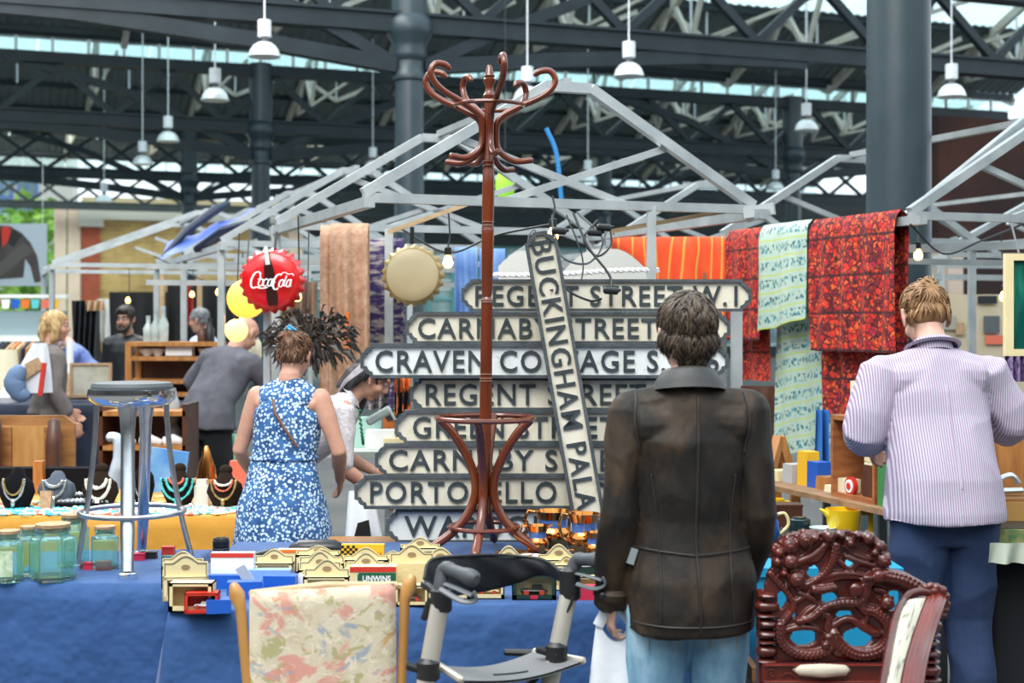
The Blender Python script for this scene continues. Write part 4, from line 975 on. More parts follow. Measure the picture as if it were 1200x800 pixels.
cA, cB = P(292, 692, 3.82), P(464, 682, 3.98); dn = V(.012, -.055, -1).normalized()
def fcp(u, v):      # u across 0-1, v down in metres
    r = .018; p = cA.lerp(cB, u)+dn*v; return p
W_ = (cB-cA).length; H_ = .42; nf = (cB-cA).cross(dn).normalized()
if nf.y > 0: nf = -nf
def pad(u, v, front):
    # superellipse edge rounding
    a, b = 2*u-1, 2*v-1; e = max(abs(a)**10, abs(b)**12); cr = 1-.014*(abs(a)**6)*(abs(b)**10)
    thick = .022*(1-e)**.5 if e < 1 else 0
    p = fcp(.5+a*.5*cr, (.5+b*.5*cr)*H_+.004*sin(u*pi)); return p+nf*(thick if front else -thick*.7)
m = MB(); m.grid(lambda u, v: pad(u, v, True), 26, 26); m.grid(lambda u, v: pad(u, v, False), 20, 20); m.build('back_upholstery', FL.m, fc, angle=180)
MB().loft([cA+V(.0, .024, -.014), cA.lerp(cB, .5)+V(0, .026, -.003), cB+V(0, .024, -.014)], [(.011, .012)]*3, 10, (0, 1, 0)).build('top_rail', PALEWOOD, fc)
HON = mt('honey_frame', (.52, .27, .08), .35, 0, (.42, .20, .05), 6, stretch=(1, 1, .3), coat=.3)
for cn, px0, sgn in ((cA, -1, -1), (cB, 1, 1)):
    bse = cn+V(sgn*.022, .012, 0)
    pts = [bse+V(sgn*.022, 0, .014), bse+V(sgn*.014, 0, -.012), bse+V(sgn*.002, -.004, -.05), bse+V(-sgn*.0-.0+(.018 if sgn < 0 else -.004), -.02, -.25), bse+V((.05 if sgn < 0 else -.01), -.03, -.46), bse+V((.06 if sgn < 0 else -.015), .0, -bse.z+.012)]
    MB().loft(pts, [(.012, .013), (.023, .020), (.015, .015), (.013, .016), (.014, .018), (.014, .016)], 12, (1, 0, 0)).build('back_post', HON, fc)
sx0, sx1 = cA.x+.04, cB.x-.02
m = MB(); m.box(((sx0+sx1)/2, 3.62, .44), (sx1-sx0+.06, .44, .07), None, .96); m.build('seat', FL.m, fc)
for x, y in ((sx0, 3.44), (sx1, 3.44)): MB().loft([V(x, y, .42), V(x, y, .012)], [.02, .014], 10).build('leg', HON, fc)
MB().box(((sx0+sx1)/2, 3.44, .38), (sx1-sx0, .03, .05)).build('seat_rail', HON, fc, False, False)

# ------------------------------------------------------------------ rollator walker
RF = mt('champagne_tube', (.56, .52, .45), .35, .5); STRAP = mt('strap_fabric', (.006, .007, .010), .6, 0, (.012, .013, .017), 12, bump=(14, .5), spec=.3); GRIP = mt('grip_rubber', (.055, .062, .07), .55); MESHF = mt('mesh_seat', (.17, .175, .18), .75, bump=(400, .3))
rl = thing('rollator', 'folding walking frame with black strap and grey seat in front of the blue table', 'walking frame', (-.06, 4.05, 0))
lt, lb_ = P(517, 700, 3.92), P(497, 812, 3.88); rt, rb = P(668, 688, 4.2), P(650, 775, 4.16)
def ext(a, b, z): 
    d = (b-a); return a+d*((z-a.z)/d.z)
for nm, a, b in (('L', lt, lb_), ('R', rt, rb)):
    MB().loft([a, ext(a, b, .14)], [(.026, .019)]*2, 16, (1, 0, 0)).build('frame_tube', RF, rl)
    f2 = ext(a, b, .55); g2 = V(f2.x+.24, f2.y+.05, .14)
    MB().loft([f2, V(f2.x+.10, f2.y+.02, .42), g2], [.016]*3, 12).build('rear_tube', RF, rl)
    for q in (ext(a, b, .10), g2):
        w = MB(); w.tube([V(q.x+.085*cos(t*pi/12), q.y, .10+.085*sin(t*pi/12)) for t in range(24)], .014, 8, True, (0, 1, 0)); w.lathe([(0, -.016), (.03, -.016), (.03, .016), (0, .016)], (q.x, q.y, .10), 12, Matrix.Rotation(pi/2, 3, 'X'))
        for t in range(5): w.bar((q.x, q.y, .10), (q.x+.08*cos(t*2*pi/5), q.y, .10+.08*sin(t*2*pi/5)), .012)
        w.build('wheel', BLACK, rl); MB().bar((q.x, q.y, .13), (q.x, q.y, .22), .03).build('wheel_fork', GREYP, rl, False, False)
    k = ext(a, b, CAMZ-(782-HY)*a.y/F if nm == 'L' else CAMZ-(762-HY)*a.y/F)
    MB().loft([k+V(0, 0, .022), k+V(0, 0, -.022)], [(.032, .026)]*2, 14, (1, 0, 0)).build('joint_sleeve', BLACK, rl)
    MB().loft([k+V(-.02, 0, .0), k+V(-.055, .0, .012)], [.010, .012], 10).build('joint_knob', BLACK, rl)
# grips
def grip(base, bend, end, name):
    MB().loft(smoothpts([base, base+V(.0, 0, .045), bend, bend.lerp(end, .35)+V(0, 0, .003), end], 5), [.022]*8+[.021]*6+[.019]*4+[.022, .024, .022], 14).build('handle_grip', GRIP, rl)
grip(lt+V(0, 0, -.02), P(521, 667, 3.93), P(556, 678, 3.84), 'l'); grip(rt+V(0, 0, -.02), P(676, 657, 4.2), P(702, 656, 4.14), 'r')
for base, e1, e2 in ((P(522, 684, 3.9), P(552, 702, 3.82), P(520, 690, 3.86)), (P(676, 672, 4.18), P(704, 684, 4.1), P(680, 684, 4.14))):
    MB().loft(smoothpts([base, base.lerp(e1, .6)+V(0, 0, .008), e1+V(.004, 0, .01)], 5), [(.010, .005)]*11, 8).build('brake_lever', GREYP, rl)
    MB().loft(smoothpts([e2+V(-.01, 0, 0), e1.lerp(e2, .35)+V(0, 0, -.014), e1+V(.012, 0, -.003), e1+V(.008, 0, .02)], 5), [(.009, .005)]*16, 8).build('brake_loop', GREYP, rl)
MB().loft([lt+V(0, 0, .02), lt+V(0, 0, -.035)], [(.030, .025)]*2, 12).build('clamp', BLACK, rl); MB().loft([rt+V(0, 0, .05), rt+V(0, 0, -.03)], [(.032, .027)]*2, 12).build('clamp', BLACK, rl)
MB().loft([lt+V(-.02, .0, -.01), lt+V(-.05, 0, -.06)], [(.02, .008), (.008, .004)], 8).build('brake_tab', BLACK, rl)
# padded strap: a crescent band bowing away from the handles
tp = smoothpts([P(497, 678, 3.98), P(505, 656, 4.06), P(540, 651, 4.25), P(590, 650, 4.38), P(635, 655, 4.36), P(660, 672, 4.24)], 6); bp = smoothpts([P(498, 690, 3.98), P(514, 699, 4.06), P(548, 696, 4.25), P(595, 687, 4.38), P(635, 674, 4.36), P(661, 684, 4.24)], 6); ns_ = len(tp)
def strapfn(u, v):
    i = u*(ns_-1); i0 = min(int(i), ns_-2); f = i-i0; a = tp[i0].lerp(tp[i0+1], f); b = bp[i0].lerp(bp[i0+1], f)
    th = 2*pi*v; p = a.lerp(b, .5-.5*cos(th)); wr = .006*sin(u*34+3*cos(th))*sin(pi*u); return p+V(.0, -.016*sin(th)-wr, 0)
m = MB(); m.grid(strapfn, 48, 16); m.build('backrest_strap', STRAP, rl, angle=180)
m = MB(); m.loft([p+V(0, -.012, .002) for p in tp], [.004]*ns_, 6); m.build('strap_piping', BLACK, rl)
for a, b in ((P(497, 684, 3.98), lt), (P(661, 678, 4.24), rt)): MB().loft([a, a.lerp(b, .5)+V(-.01, 0, .01), b], [.012]*3, 8).build('strap_hook', BLACK, rl)
# seat
sc_ = [P(513, 779, 3.94), P(626, 763, 4.25), P(684, 774, 4.15), P(541, 797, 3.86)]
def seatfn(u, v): return sc_[0].lerp(sc_[1], u).lerp(sc_[3].lerp(sc_[2], u), v)-V(0, 0, .022*sin(pi*u))
m = MB(); m.grid(seatfn, 16, 6); m.grid(lambda u, v: seatfn(u, v)-V(0, 0, .008), 16, 6); m.build('seat', MESHF, rl)
m = MB(); m.loft([seatfn(.35+.03*i, .62+.01*i)+V(0, 0, .002) for i in range(10)], [(.004, .002)]*10, 6); m.build('seat_slot', BLACK, rl)
m = MB(); m.loft([sc_[0], sc_[3]], [.011]*2, 8); m.build('seat_bar', RF, rl); MB().loft([sc_[1], sc_[2]], [.011]*2, 8).build('seat_bar', RF, rl)
MB().loft([seatfn(.1, .4)-V(0, 0, .03), rb+V(-.02, 0, -.25)], [.011]*2, 8).build('cross_brace', BLACK, rl); MB().loft([seatfn(.9, .4)-V(0, 0, .03), lb_+V(.02, 0, -.25)], [.011]*2, 8).build('cross_brace', BLACK, rl)
MB().loft([P(592, 764, 4.3), P(630, 765, 4.28)], [.010, .012], 8).build('folding_knob', BLACK, rl)
MB().tube(smoothpts([rt+V(.01, -.03, -.02), rt+V(-.03, -.03, -.12), P(652, 768, 4.14)], 6), .004, 6).build('brake_cable', BLACK, rl)

# ------------------------------------------------------------------ hanging cloths
def redcloth(name):
    t = NT(name); co = t.coord('UV', (24, 46, 1)); v1 = t.vor(co, 1.0, 'F1'); v2 = t.vor(co, 2.2, 'F1'); ed = t.vor(co, 1.0, 'DISTANCE_TO_EDGE')
    sp = t.n('ShaderNodeSeparateColor'); t.l(v1.outputs['Color'], sp.inputs[0]); sp2 = t.n('ShaderNodeSeparateColor'); t.l(v2.outputs['Color'], sp2.inputs[0])
    c = t.ramp(sp.outputs[0], [(.0, (.20, .012, .02)), (.28, (.52, .018, .016)), (.62, (.72, .035, .015)), (.9, (.40, .012, .05))], 'CONSTANT')
    c = t.mix(t.ramp(sp2.outputs[1], [(.78, 0), (.80, 1)]), c, (.80, .14, .03)); c = t.mix(t.ramp(ed.outputs['Distance'], [(.04, .9), (.10, 0)]), c, (.03, .006, .010))
    uvs = t.coord('UV', (1, 9, 1)); s = t.n('ShaderNodeSeparateXYZ'); t.l(uvs, s.inputs[0]); fr = t.math('FRACT', s.outputs[1]); c = t.mix(t.ramp(fr, [(.05, .9), (.10, 0)]), c, (.03, .008, .012))
    c = t.mix(t.ramp(t.noise(co, 2.5, 3).outputs[0], [(.52, 0), (.62, .85)]), c, (.04, .008, .014)); t.base(c); t.p.inputs['Roughness'].default_value = .85; return t.m
RC = redcloth('red_batik')
t = NT('green_print'); co = t.coord('UV', (1, 1, 1)); s = t.n('ShaderNodeSeparateXYZ'); t.l(t.coord('UV', (1, 20, 1)), s.inputs[0]); fr = t.math('FRACT', s.outputs[1]); c = t.ramp(t.noise(co, 8).outputs[0], [(.3, (.36, .50, .44)), (.7, (.47, .58, .47))])
mot = t.vor(t.coord('UV', (34, 76, 1)), 1.0, 'F1'); band = t.ramp(fr, [(.28, 0), (.32, 1), (.78, 1), (.82, 0)]); dots = t.ramp(mot.outputs['Distance'], [(.40, 1), (.52, 0)])
spc = t.n('ShaderNodeSeparateColor'); t.l(mot.outputs['Color'], spc.inputs[0]); mc = t.ramp(spc.outputs[0], [(0, (.03, .16, .20)), (.5, (.10, .30, .34)), (.8, (.05, .10, .12))], 'CONSTANT')
c = t.mix(t.math('MULTIPLY', band, dots), c, mc); c = t.mix(t.ramp(fr, [(.05, 1), (.09, 0)]), c, (.46, .55, .06)); t.base(c); t.p.inputs['Roughness'].default_value = .85; GC = t.m
t = NT('orange_batik'); co = t.coord('UV', (1, 1, 1)); c = t.ramp(t.noise(co, 5).outputs[0], [(.3, (.72, .055, .012)), (.7, (.80, .10, .02))]); w_ = t.n('ShaderNodeTexWave', i_Scale=.55, i_Distortion=7.0, i_Detail=2.0); t.l(t.coord('UV', (5, 2.4, 1)), w_.inputs[0])
c = t.mix(t.ramp(w_.outputs[1], [(.93, 0), (.97, .8)]), c, (.70, .36, .06)); c = t.mix(t.ramp(t.vor(t.coord('UV', (7, 4, 1)), 1).outputs['Distance'], [(.10, .8), (.2, 0)]), c, (.15, .12, .06)); t.base(c); t.p.inputs['Roughness'].default_value = .85; OC = t.m
def hang(f, a, b, v0, z, front, back, mat, label, name='cloth', fold=.02, seed=0, skew=0, gap=.05, slf=0, slb=0, cat='cloth', nfold=3.0, wide=0):
    L = front+back
    def fn(u, w):
        d = w*L-front      # -front at front hem, 0 over the bar, +back at the back hem
        fr_ = front+slf*(u-.5); bk_ = back+slb*(u-.5)
        zz_ = -abs(d)/(front if d < 0 else back)*(fr_ if d < 0 else bk_)
        k = min(1, abs(d)/.5); side = gap*math.tanh(d/.05)
        wav = fold*(sin(u*nfold*2*pi+seed+d*1.5)+.6*noise.noise(Vector((u*5, d*1.6, seed))))*(.25+.75*k)
        uu = a+(b-a)*(u+skew*max(0, d)*1.0+ (wide*(u-.5)*max(0, d))); hem = .014*noise.noise(Vector((u*4, seed, 3)))*k
        return f(uu, v0+side-wav*(1 if d < 0 else .8), z+zz_+hem+.012*(1-k))
    o = MB().grid(fn, 44, 60).build(name, mat, None, angle=180)
    return tag(o, label, cat)
def Bs(px, v=-1.05):
    k = (px-600)/F; x0 = 3.19+VX*v; y0 = 8.25+VY*v; return (x0-k*y0)/(k*UY-UX)
bz = EZ+.035
hang(B, Bs(1058), Bs(957), -1.05, bz, .80, 1.18, RC, 'large red batik cloth folded over the bar next to the striped shirt man', 'patterned_cloth', .022, 1, nfold=4, gap=.05)
hang(B, Bs(956), Bs(899), -1.05, bz+.015, .66, 1.47, GC, 'pale green printed cloth hanging between the two red cloths', 'patterned_cloth', .02, 4, nfold=2, gap=.07, slf=.10, slb=.16, skew=.0, wide=.12)
hang(B, Bs(897), Bs(858), -1.05, bz, .75, 1.02, RC, 'narrower red batik cloth left of the pale green cloth', 'patterned_cloth', .02, 7, nfold=2, gap=.05)
for px_, lb in ((962, 'cord'),): pass
hang(lambda s, v, z: P(s, 375, 9.3)*1+V(v*.2, v, z-CAMZ), 718, 850, 0, 2.16, .55, .5, OC, 'orange batik cloth over a bar behind the REGENT STREET W.1 sign', 'patterned_cloth', .03, 2, nfold=3)
BEIGE = mt('beige_lace', (.52, .33, .22), .8, 0, (.38, .21, .13), 24, bump=(60, .6)); PURP = mt('purple_weave', (.035, .02, .10), .9, 0, (.34, .30, .28), 14, .45, .6, stretch=(.6, .6, 2.2)); DENIM = mt('pale_blue_shirt', (.10, .20, .46), .8, 0, (.18, .30, .55), 8); LINEN = mt('white_linen', (.62, .62, .58), .85)
def flat(px0, px1, D): return (lambda s, v, z: P(s, 375, D)+V(0, v, z-CAMZ))
zt_ = CAMZ-(264-HY)*8.2/F
hang(flat(0, 0, 8.2), 388, 432, 0, zt_, .98, .7, BEIGE, 'beige lace scarf hanging left of the pale bottle cap sign', 'scarf', .03, 3, nfold=2)
hang(flat(0, 0, 8.35), 376, 400, 0, zt_+.0, 1.12, .8, BEIGE, 'brown scarf end hanging behind the beige lace scarf', 'scarf', .02, 5, nfold=1.5)
hang(flat(0, 0, 8.7), 426, 474, 0, CAMZ-(280-HY)*8.7/F, .70, .6, PURP, 'purple woven shawl behind the pale bottle cap sign', 'shawl', .03, 8, nfold=2)
hang(flat(0, 0, 9.0), 412, 470, 0, CAMZ-(372-HY)*9.0/F, .30, .3, PURP, 'purple striped blanket above the bent woman with dark hair', 'blanket', .02, 9, nfold=1)
hang(flat(0, 0, 8.9), 533, 560, 0, CAMZ-(290-HY)*8.9/F, .75, .6, DENIM, 'pale blue garment hanging left of the coat stand pole', 'garment', .03, 2, nfold=2)
hang(flat(0, 0, 8.9), 562, 592, 0, CAMZ-(292-HY)*8.9/F, .75, .6, DENIM, 'blue garment hanging right behind the coat stand pole', 'garment', .03, 6, nfold=2)
def shirt(px0, px1, py, D, h, mat, label):
    # garment on a hanger: sloping shoulders
    cx_ = (px0+px1)/2; k = D/F; W = (px1-px0)*k; c = P(cx_, py, D); t = thing('hanging_garment', label, 'garment', c)
    MB().tube(smoothpts([c+V(0, 0, .02), c+V(0, 0, .08), c+V(.03, 0, .12), c+V(.05, 0, .08)], 4), .005, 6).build('hook', GREYP, t)
    n = 14; outl = [(-W/2, -h), (W/2, -h)]+[(W*.5*(1-i/n*.75), -.26*(W/1)*(1-i/n)**1.6) for i in range(n+1)]+[(-W*.5*(.25+i/n*.75), -.26*(W/1)*(i/n)**1.6) for i in range(n+1)]
    MB().prism(outl, c+V(0, -.04, 0), (1, 0, 0), (0, 0, 1), (0, .08, 0)).build('cloth', mat, t, False, False)
shirt(660, 758, 292, 8.0, .6, LINEN, 'white linen garment on a hanger behind the tilted street sign'); shirt(584, 655, 294, 8.0, .6, LINEN, 'white linen garment on a hanger between coat stand and tilted sign')

# ------------------------------------------------------------------ bottle cap signs
CAPRED = mt('cap_red', (.62, .006, .008), .25, coat=.4); CAPCREAM = mt('cap_cream', (.60, .49, .30), .45, 0, (.52, .40, .22), 3); CAPBRASS = mt('cap_brass', (.40, .27, .08), .4, .4)
def capsign(c, R, mat, rim, label, depth=.05, rot=0):
    t = thing('bottle_cap_sign', label, 'sign', c); n = 21
    MB().lathe([(0, .010), (R*.5, .006), (R*.80, -.004), (R*.86, -.012)], (0, 0, 0), 48, Matrix.Rotation(pi/2, 3, 'X')).build('face', mat, t, True)
    def fn(u, v):
        a = u*2*pi; w = v; r = R*(.855+.145*w+.05*w*cos(n*a)); y = -.0+depth*w+.008*w*cos(n*a)-.008*sin(pi*min(1, w*2)); return V(r*cos(a), y+.010, r*sin(a))
    m = MB(); m.grid(fn, 168, 6, True); m.grid(lambda u, v: fn(u, 1)+V(-.012*v*cos(u*2*pi), .012*v, -.012*v*sin(u*2*pi)), 168, 1, True); m.build('crimped_rim', rim, t, True, angle=180); return t
cc = P(317, 328, 7.5); kc = 7.5/F; R = 38*kc
cok = capsign(cc, R, CAPRED, CAPRED, 'round red bottle cap sign with white script hanging on the stall bar')
GLASSB = mt('cola_bottle', (.030, .010, .008), .2); PALEG = mt('bottle_neck_print', (.62, .66, .60), .4)
def pk(x, y, d=.012): return cc+V((x-317)*kc, -d, -(y-328)*kc)     # px on the sign face
th_ = .08
bo = [(-5.2, 30), (5.2, 30), (6.5, 20), (5.2, 8), (6.2, -4), (5.4, -14), (3.2, -24), (2.2, -40), (-2.2, -40), (-3.2, -24), (-5.4, -14), (-6.2, -4), (-5.2, 8), (-6.5, 20)]
Rb = Matrix.Rotation(.12, 2); bo2 = [(Rb @ Vector((x*kc, -y*kc))) for x, y in bo]
MB().prism([(p.x, p.y) for p in bo2], cc+V(0, -.022, 0), (1, 0, 0), (0, 0, 1), (0, .012, 0)).build('bottle_print', GLASSB, cok, False, False)
nk = [(Rb @ Vector((x*kc, -y*kc))) for x, y in ((-3.0, -18), (2.6, -18), (2.3, -40), (-2.3, -40))]; MB().prism([(p.x, p.y) for p in nk], cc+V(0, -.024, 0), (1, 0, 0), (0, 0, 1), (0, .004, 0)).build('bottle_neck', PALEG, cok, False, False)
def script(pts, w):
    out = smoothpts([Vector((x+y*.28, y, 0)) for x, y in pts], 5); n = len(out)
    Pp = [cc+V((-27+5.35*p.x)*kc, -.030, (-13+5.6*p.y)*kc) for p in out]
    ww = [max(.25, w*(.55+.45*abs((out[min(i+1, n-1)]-out[max(i-1, 0)]).normalized().y)))*kc for i in range(n)]
    MB().loft(Pp, [(a, .0025) if True else a for a in ww], 8, (1, 0, .35)).build('script_stroke', WHITE, cok)
ov = lambda cx_, cy_, rx, ry, a0, a1, n=10: [(cx_+rx*cos(radians(a0+(a1-a0)*i/n)), cy_+ry*sin(radians(a0+(a1-a0)*i/n))) for i in range(n+1)]
script(ov(1.4, 2.3, .95, 1.7, 40, 300, 12)+[(2.3, .75), (3.2, .55), (4.4, .75)], 1.25); script([(2.05, 3.3), (2.3, 2.7), (1.9, 2.4)], .9)
script(ov(2.65, 1.75, .48, .75, 60, 430), .95); script(ov(3.7, 1.75, .5, .75, 50, 310), .95); script(ov(4.65, 1.75, .46, .75, 50, 400), .95); script([(5.05, 2.5), (4.98, 1.3), (5.3, 1.0)], .9)
script(ov(6.25, 1.9, .85, 1.6, 60, 305, 12), 1.25); script([(6.5, 3.4), (7.2, 3.9), (8.2, 3.5), (9.0, 3.6), (9.4, 3.2)], .8); script(ov(7.15, 1.6, .46, .75, 60, 430), .95); script([(7.9, 3.2), (7.75, 1.4), (8.1, 1.0)], .9); script(ov(8.75, 1.6, .46, .75, 50, 400), .95); script([(9.15, 2.4), (9.1, 1.2), (9.5, 1.0)], .9); script([(5.2, 1.75), (5.5, 1.78), (5.8, 1.82)], 1.1)
cap2 = capsign(P(483, 322, 7.1), 36*7.1/F, CAPCREAM, CAPBRASS, 'round cream bottle cap sign with brass crimped rim by the coat stand', .06)
MB().bar(P(483, 286, 7.12), P(483, 266, 7.12), .02).build('hanging_strap', BLACK, cap2, False, False); MB().bar(P(322, 292, 7.52), P(324, 272, 7.6), .012).build('hanging_strap', BLACK, cok, False, False)
for a, b, lb in ((P(455, 272, 7.15), P(562, 234, 7.2), 'wooden batten holding the cream bottle cap sign'), (P(716, 271, 7.3), P(850, 247, 7.45), 'wooden batten tied under the stall bar right of the tilted street sign')):
    tag(MB().bar(a, b, .03, .022).build('wooden_batten', PALEWOOD, None, True, False), lb, 'batten')
# ------------------------------------------------------------------ people
SKIN = mt('skin', (.56, .30, .21), .5, 0, (.50, .25, .17), 18); SKINP = mt('skin_pale', (.62, .38, .29), .5, 0, (.56, .31, .23), 18); SKIND = mt('skin_olive', (.38, .20, .13), .5)
EYEW = mt('eye_white', (.50, .47, .44), .3); EYED = mt('iris_dark', (.02, .012, .008), .2); LIP = mt('lips', (.42, .13, .11), .45)
def hairmat(name, a, b): return mt(name, a, .45, 0, b, 40, .3, .7, stretch=(1, 1, .25), spec=.4)
TOR = [(.80, .150, .100, 0), (.88, .168, .112, -.006), (.95, .165, .110, -.006), (1.05, .146, .098, 0), (1.12, .142, .096, .002), (1.22, .152, .104, .002), (1.32, .168, .110, 0), (1.40, .165, .096, -.006), (1.445, .120, .078, -.012), (1.480, .066, .060, -.014)]
class Fig:
    def __init__(s, label, x, y, H, yaw, lean=0, side=0, hyaw=0, hpitch=0, wide=1.0, skin=None, vox=.008, armL=None, armR=None, footz=0, hipw=1.0, legs=((.10, .02), (.10, -.02))):
        s.t = thing('person', label, 'person', (x, y, footz), yaw); s.k = H/1.75; s.w = wide; s.skin = skin or SKIN; s.vox = vox; s.hipw = hipw
        s.R = Matrix.Rotation(-lean, 3, 'X') @ Matrix.Rotation(side, 3, 'Y'); s.hyaw, s.hpitch = hyaw, hpitch
        s.armL = armL or [(-.235, -.01, 1.12), (-.245, .07, .87)]; s.armR = armR or [(.235, -.01, 1.12), (.245, .07, .87)]
        s.shL, s.shR = s.U(-.172*wide, -.006, 1.405), s.U(.172*wide, -.006, 1.405)
        s.eL, s.wL = [Vector(p)*s.k for p in s.armL]; s.eR, s.wR = [Vector(p)*s.k for p in s.armR]
        Rh = s.R @ Matrix.Rotation(hyaw, 3, 'Z') @ Matrix.Rotation(-hpitch, 3, 'X'); nb = s.U(0, -.012, 1.50); s.Hm = (Matrix.Translation(nb + s.R @ Vector((0, .012, .03))*s.k + Rh @ Vector((0, .018, .105))*s.k) @ Rh.to_4x4() @ Matrix.Scale(s.k, 4))
        s.legs = legs
    def U(s, x, y, z):
        p = Vector((x, y, z-.95))
        if z > .95:
            f = min(1, (z-.95)/.25); q = Matrix.Identity(3).lerp(s.R, f).to_3x3() if f < 1 else s.R; p = q @ p
        return (p+Vector((0, 0, .95)))*s.k
    def torso(s, m, rows, off=0, wide=None, seg=28):
        w = wide or s.w; m.loft([s.U(0, r[3], r[0]) for r in rows], [((r[1]*w+off)*s.k, (r[2]+off)*s.k) for r in rows], seg, (1, 0, 0), False)
    def arm(s, m, side, r, off=0, upto=1.0, ends=True):
        S, E, W = (s.shL, s.eL, s.wL) if side < 0 else (s.shR, s.eR, s.wR); k = s.k
        pts = [S, S.lerp(E, .35), S.lerp(E, .75), E, E.lerp(W, .3), E.lerp(W, .7), W]; rr = [r[0]*1.05, r[0], r[1]*1.02, r[1], r[1]*1.0, r[2]*1.1, r[2]]
        n = len(pts) if upto >= 1 else max(2, int(round(upto*6))+1)
        m.loft(pts[:n], [(a+off)*k for a in rr[:n]], 16, (0, 1, 0))
    def yoke(s, m, w=1.0, r=.056, z=1.452):
        k = s.k; m.loft([s.shL.lerp(s.shR, .5-.5*w), s.U(-.10*w, -.012, z-.022), s.U(0, -.016, z), s.U(.10*w, -.012, z-.022), s.shL.lerp(s.shR, .5+.5*w)], [r*1.05*k, r*1.05*k, r*1.1*k, r*1.05*k, r*1.05*k], 14, (0, 1, 0)); m.loft([s.U(-.15*w, -.03, z-.075), s.U(0, -.04, z-.065), s.U(.15*w, -.03, z-.075)], [r*1.15*k]*3, 14, (0, 1, 0))
    def leg(s, m, side, r, off=0, z0=.90, z1=.08):
        k = s.k; fx, fy = s.legs[0 if side < 0 else 1]; sx = side*fx
        pts = [V(side*.088*s.hipw, -.01, z0), V(side*.09, 0, .74), V(side*(.09+fx)/2, .015+fy*.5, .52), V(sx, fy*.8-.01, .32), V(sx, fy-.01, z1)]
        m.loft([p*k for p in pts], [(q+off)*k for q in r], 18, (1, 0, 0))
    def hand(s, m, side, palm=None, curl=.5):
        E, W = (s.eL, s.wL) if side < 0 else (s.eR, s.wR); k = s.k; d = (W-E).normalized(); n = Vector(palm) if palm else Vector((-side, .15, 0)); n = (n-d*n.dot(d)).normalized(); a = d.cross(n).normalized()
        m.loft([W, W+d*.04*k, W+d*.085*k], [(.022*k, .017*k), (.038*k, .014*k), (.037*k, .012*k)], 12, a)
        for i, L in enumerate((.070, .080, .075, .058)):
            o = (i-1.5)*.0195*k*(1 if a.y > 0 else 1); b = W+d*.085*k+a*o; c1 = d*cos(curl*.5)+n*sin(curl*.5); c2 = d*cos(curl*1.6)+n*sin(curl*1.6); c3 = d*cos(curl*2.4)+n*sin(curl*2.4); L *= k
            p1 = b+c1*L*.45; p2 = p1+c2*L*.33; m.loft([b-d*.01, p1, p2, p2+c3*L*.25], [.0085*k, .0082*k, .0075*k, .0062*k], 8, a)
        ts = a*(-1 if a.y < 0 else 1); b = W+d*.025*k+ts*.022*k; m.loft([b, b+(ts*.9+d*.9).normalized()*.035*k, b+(ts*.9+d*.9).normalized()*.035*k+(d+n*.5).normalized()*.032*k], [.012*k, .0095*k, .008*k], 8, n)
    def headlocal(s, m):
        H = MB()
        H.ball((0, -.012, .028), (.075, .094, .088), 22); H.ball((0, .022, -.035), (.057, .066, .082), 20); H.ball((0, .058, -.098), (.026, .024, .020), 12)
        H.loft([(0, .083, .030), (0, .098, .004), (0, .108, -.022), (0, .094, -.032)], [.007, .009, .0125, .009], 10); H.ball((.012, .092, -.026), .009, 8); H.ball((-.012, .092, -.026), .009, 8)
        H.loft([(-.048, .068, .036), (-.02, .084, .034), (.02, .084, .034), (.048, .068, .036)], [.008, .010, .010, .008], 10)
        H.loft([(-.024, .080, -.058), (0, .088, -.054), (.024, .080, -.058)], [.005, .0075, .005], 8); H.loft([(-.02, .080, -.068), (0, .087, -.068), (.02, .080, -.068)], [.005, .0085, .005], 8)
        for sd in (-1, 1):
            H.ball((sd*.040, .055, -.030), (.022, .028, .026), 12)
            H.loft([(sd*.078, .004, -.045), (sd*.084, -.012, -.02), (sd*.086, -.020, .012), (sd*.080, -.002, .024)], [(.006, .010), (.007, .014), (.007, .015), (.006, .010)], 10, (1, 0, 0))
        H.loft([(0, -.030, -.02), (0, -.022, -.09), (0, -.026, -.16)], [(.050, .056), (.050, .054), (.060, .058)], 18, (1, 0, 0))
        H.bm.transform(s.Hm); return H
    def body(s, handL=True, handR=True, bare_arms=True, curl=.5, palms=(None, None)):
        m = s.headlocal(None); s.torso(m, [(z_, a_*.90, b_*.86, y_) for z_, a_, b_, y_ in TOR]); k = s.k
        s.yoke(m, 1.0, .036, 1.44); m.loft([s.U(0, -.012, 1.43), s.U(0, -.014, 1.53)], [(.066*k, .062*k), (.054*k, .056*k)], 18)
        for sd in (-1, 1):
            s.arm(m, sd, (.052, .040, .027)); s.leg(m, sd, (.085, .080, .056, .052, .038)); m.ball(s.shL if sd < 0 else s.shR, .055*k, 12)
            fx, fy = s.legs[0 if sd < 0 else 1]; m.loft([V(sd*fx, fy-.05, .045)*k, V(sd*fx, fy+.06, .045)*k, V(sd*fx, fy+.17, .032)*k], [(.036*k, .040*k), (.042*k, .036*k), (.034*k, .024*k)], 12)
        s.hand(m, -1, palms[0], curl); s.hand(m, 1, palms[1], curl)
        link('body', voxel(m, 'body', s.skin, s.vox, 1, .5), s.t, True)
        for sd in (-1, 1):
            e = MB(); e.ball((sd*.030, .0735, .014), .0105, 10); e.bm.transform(s.Hm); o = e.build('eye', EYEW, s.t, True); i = MB(); i.ball((sd*.030, .0795, .013), .0062, 8); i.bm.transform(s.Hm); i.build('iris', EYED, o, True)
        l = MB(); l.loft([(-.020, .0855, -.060), (0, .0935, -.058), (.020, .0855, -.060)], [.003, .0045, .003], 8); l.bm.transform(s.Hm); l.build('lips', LIP, s.t, True)
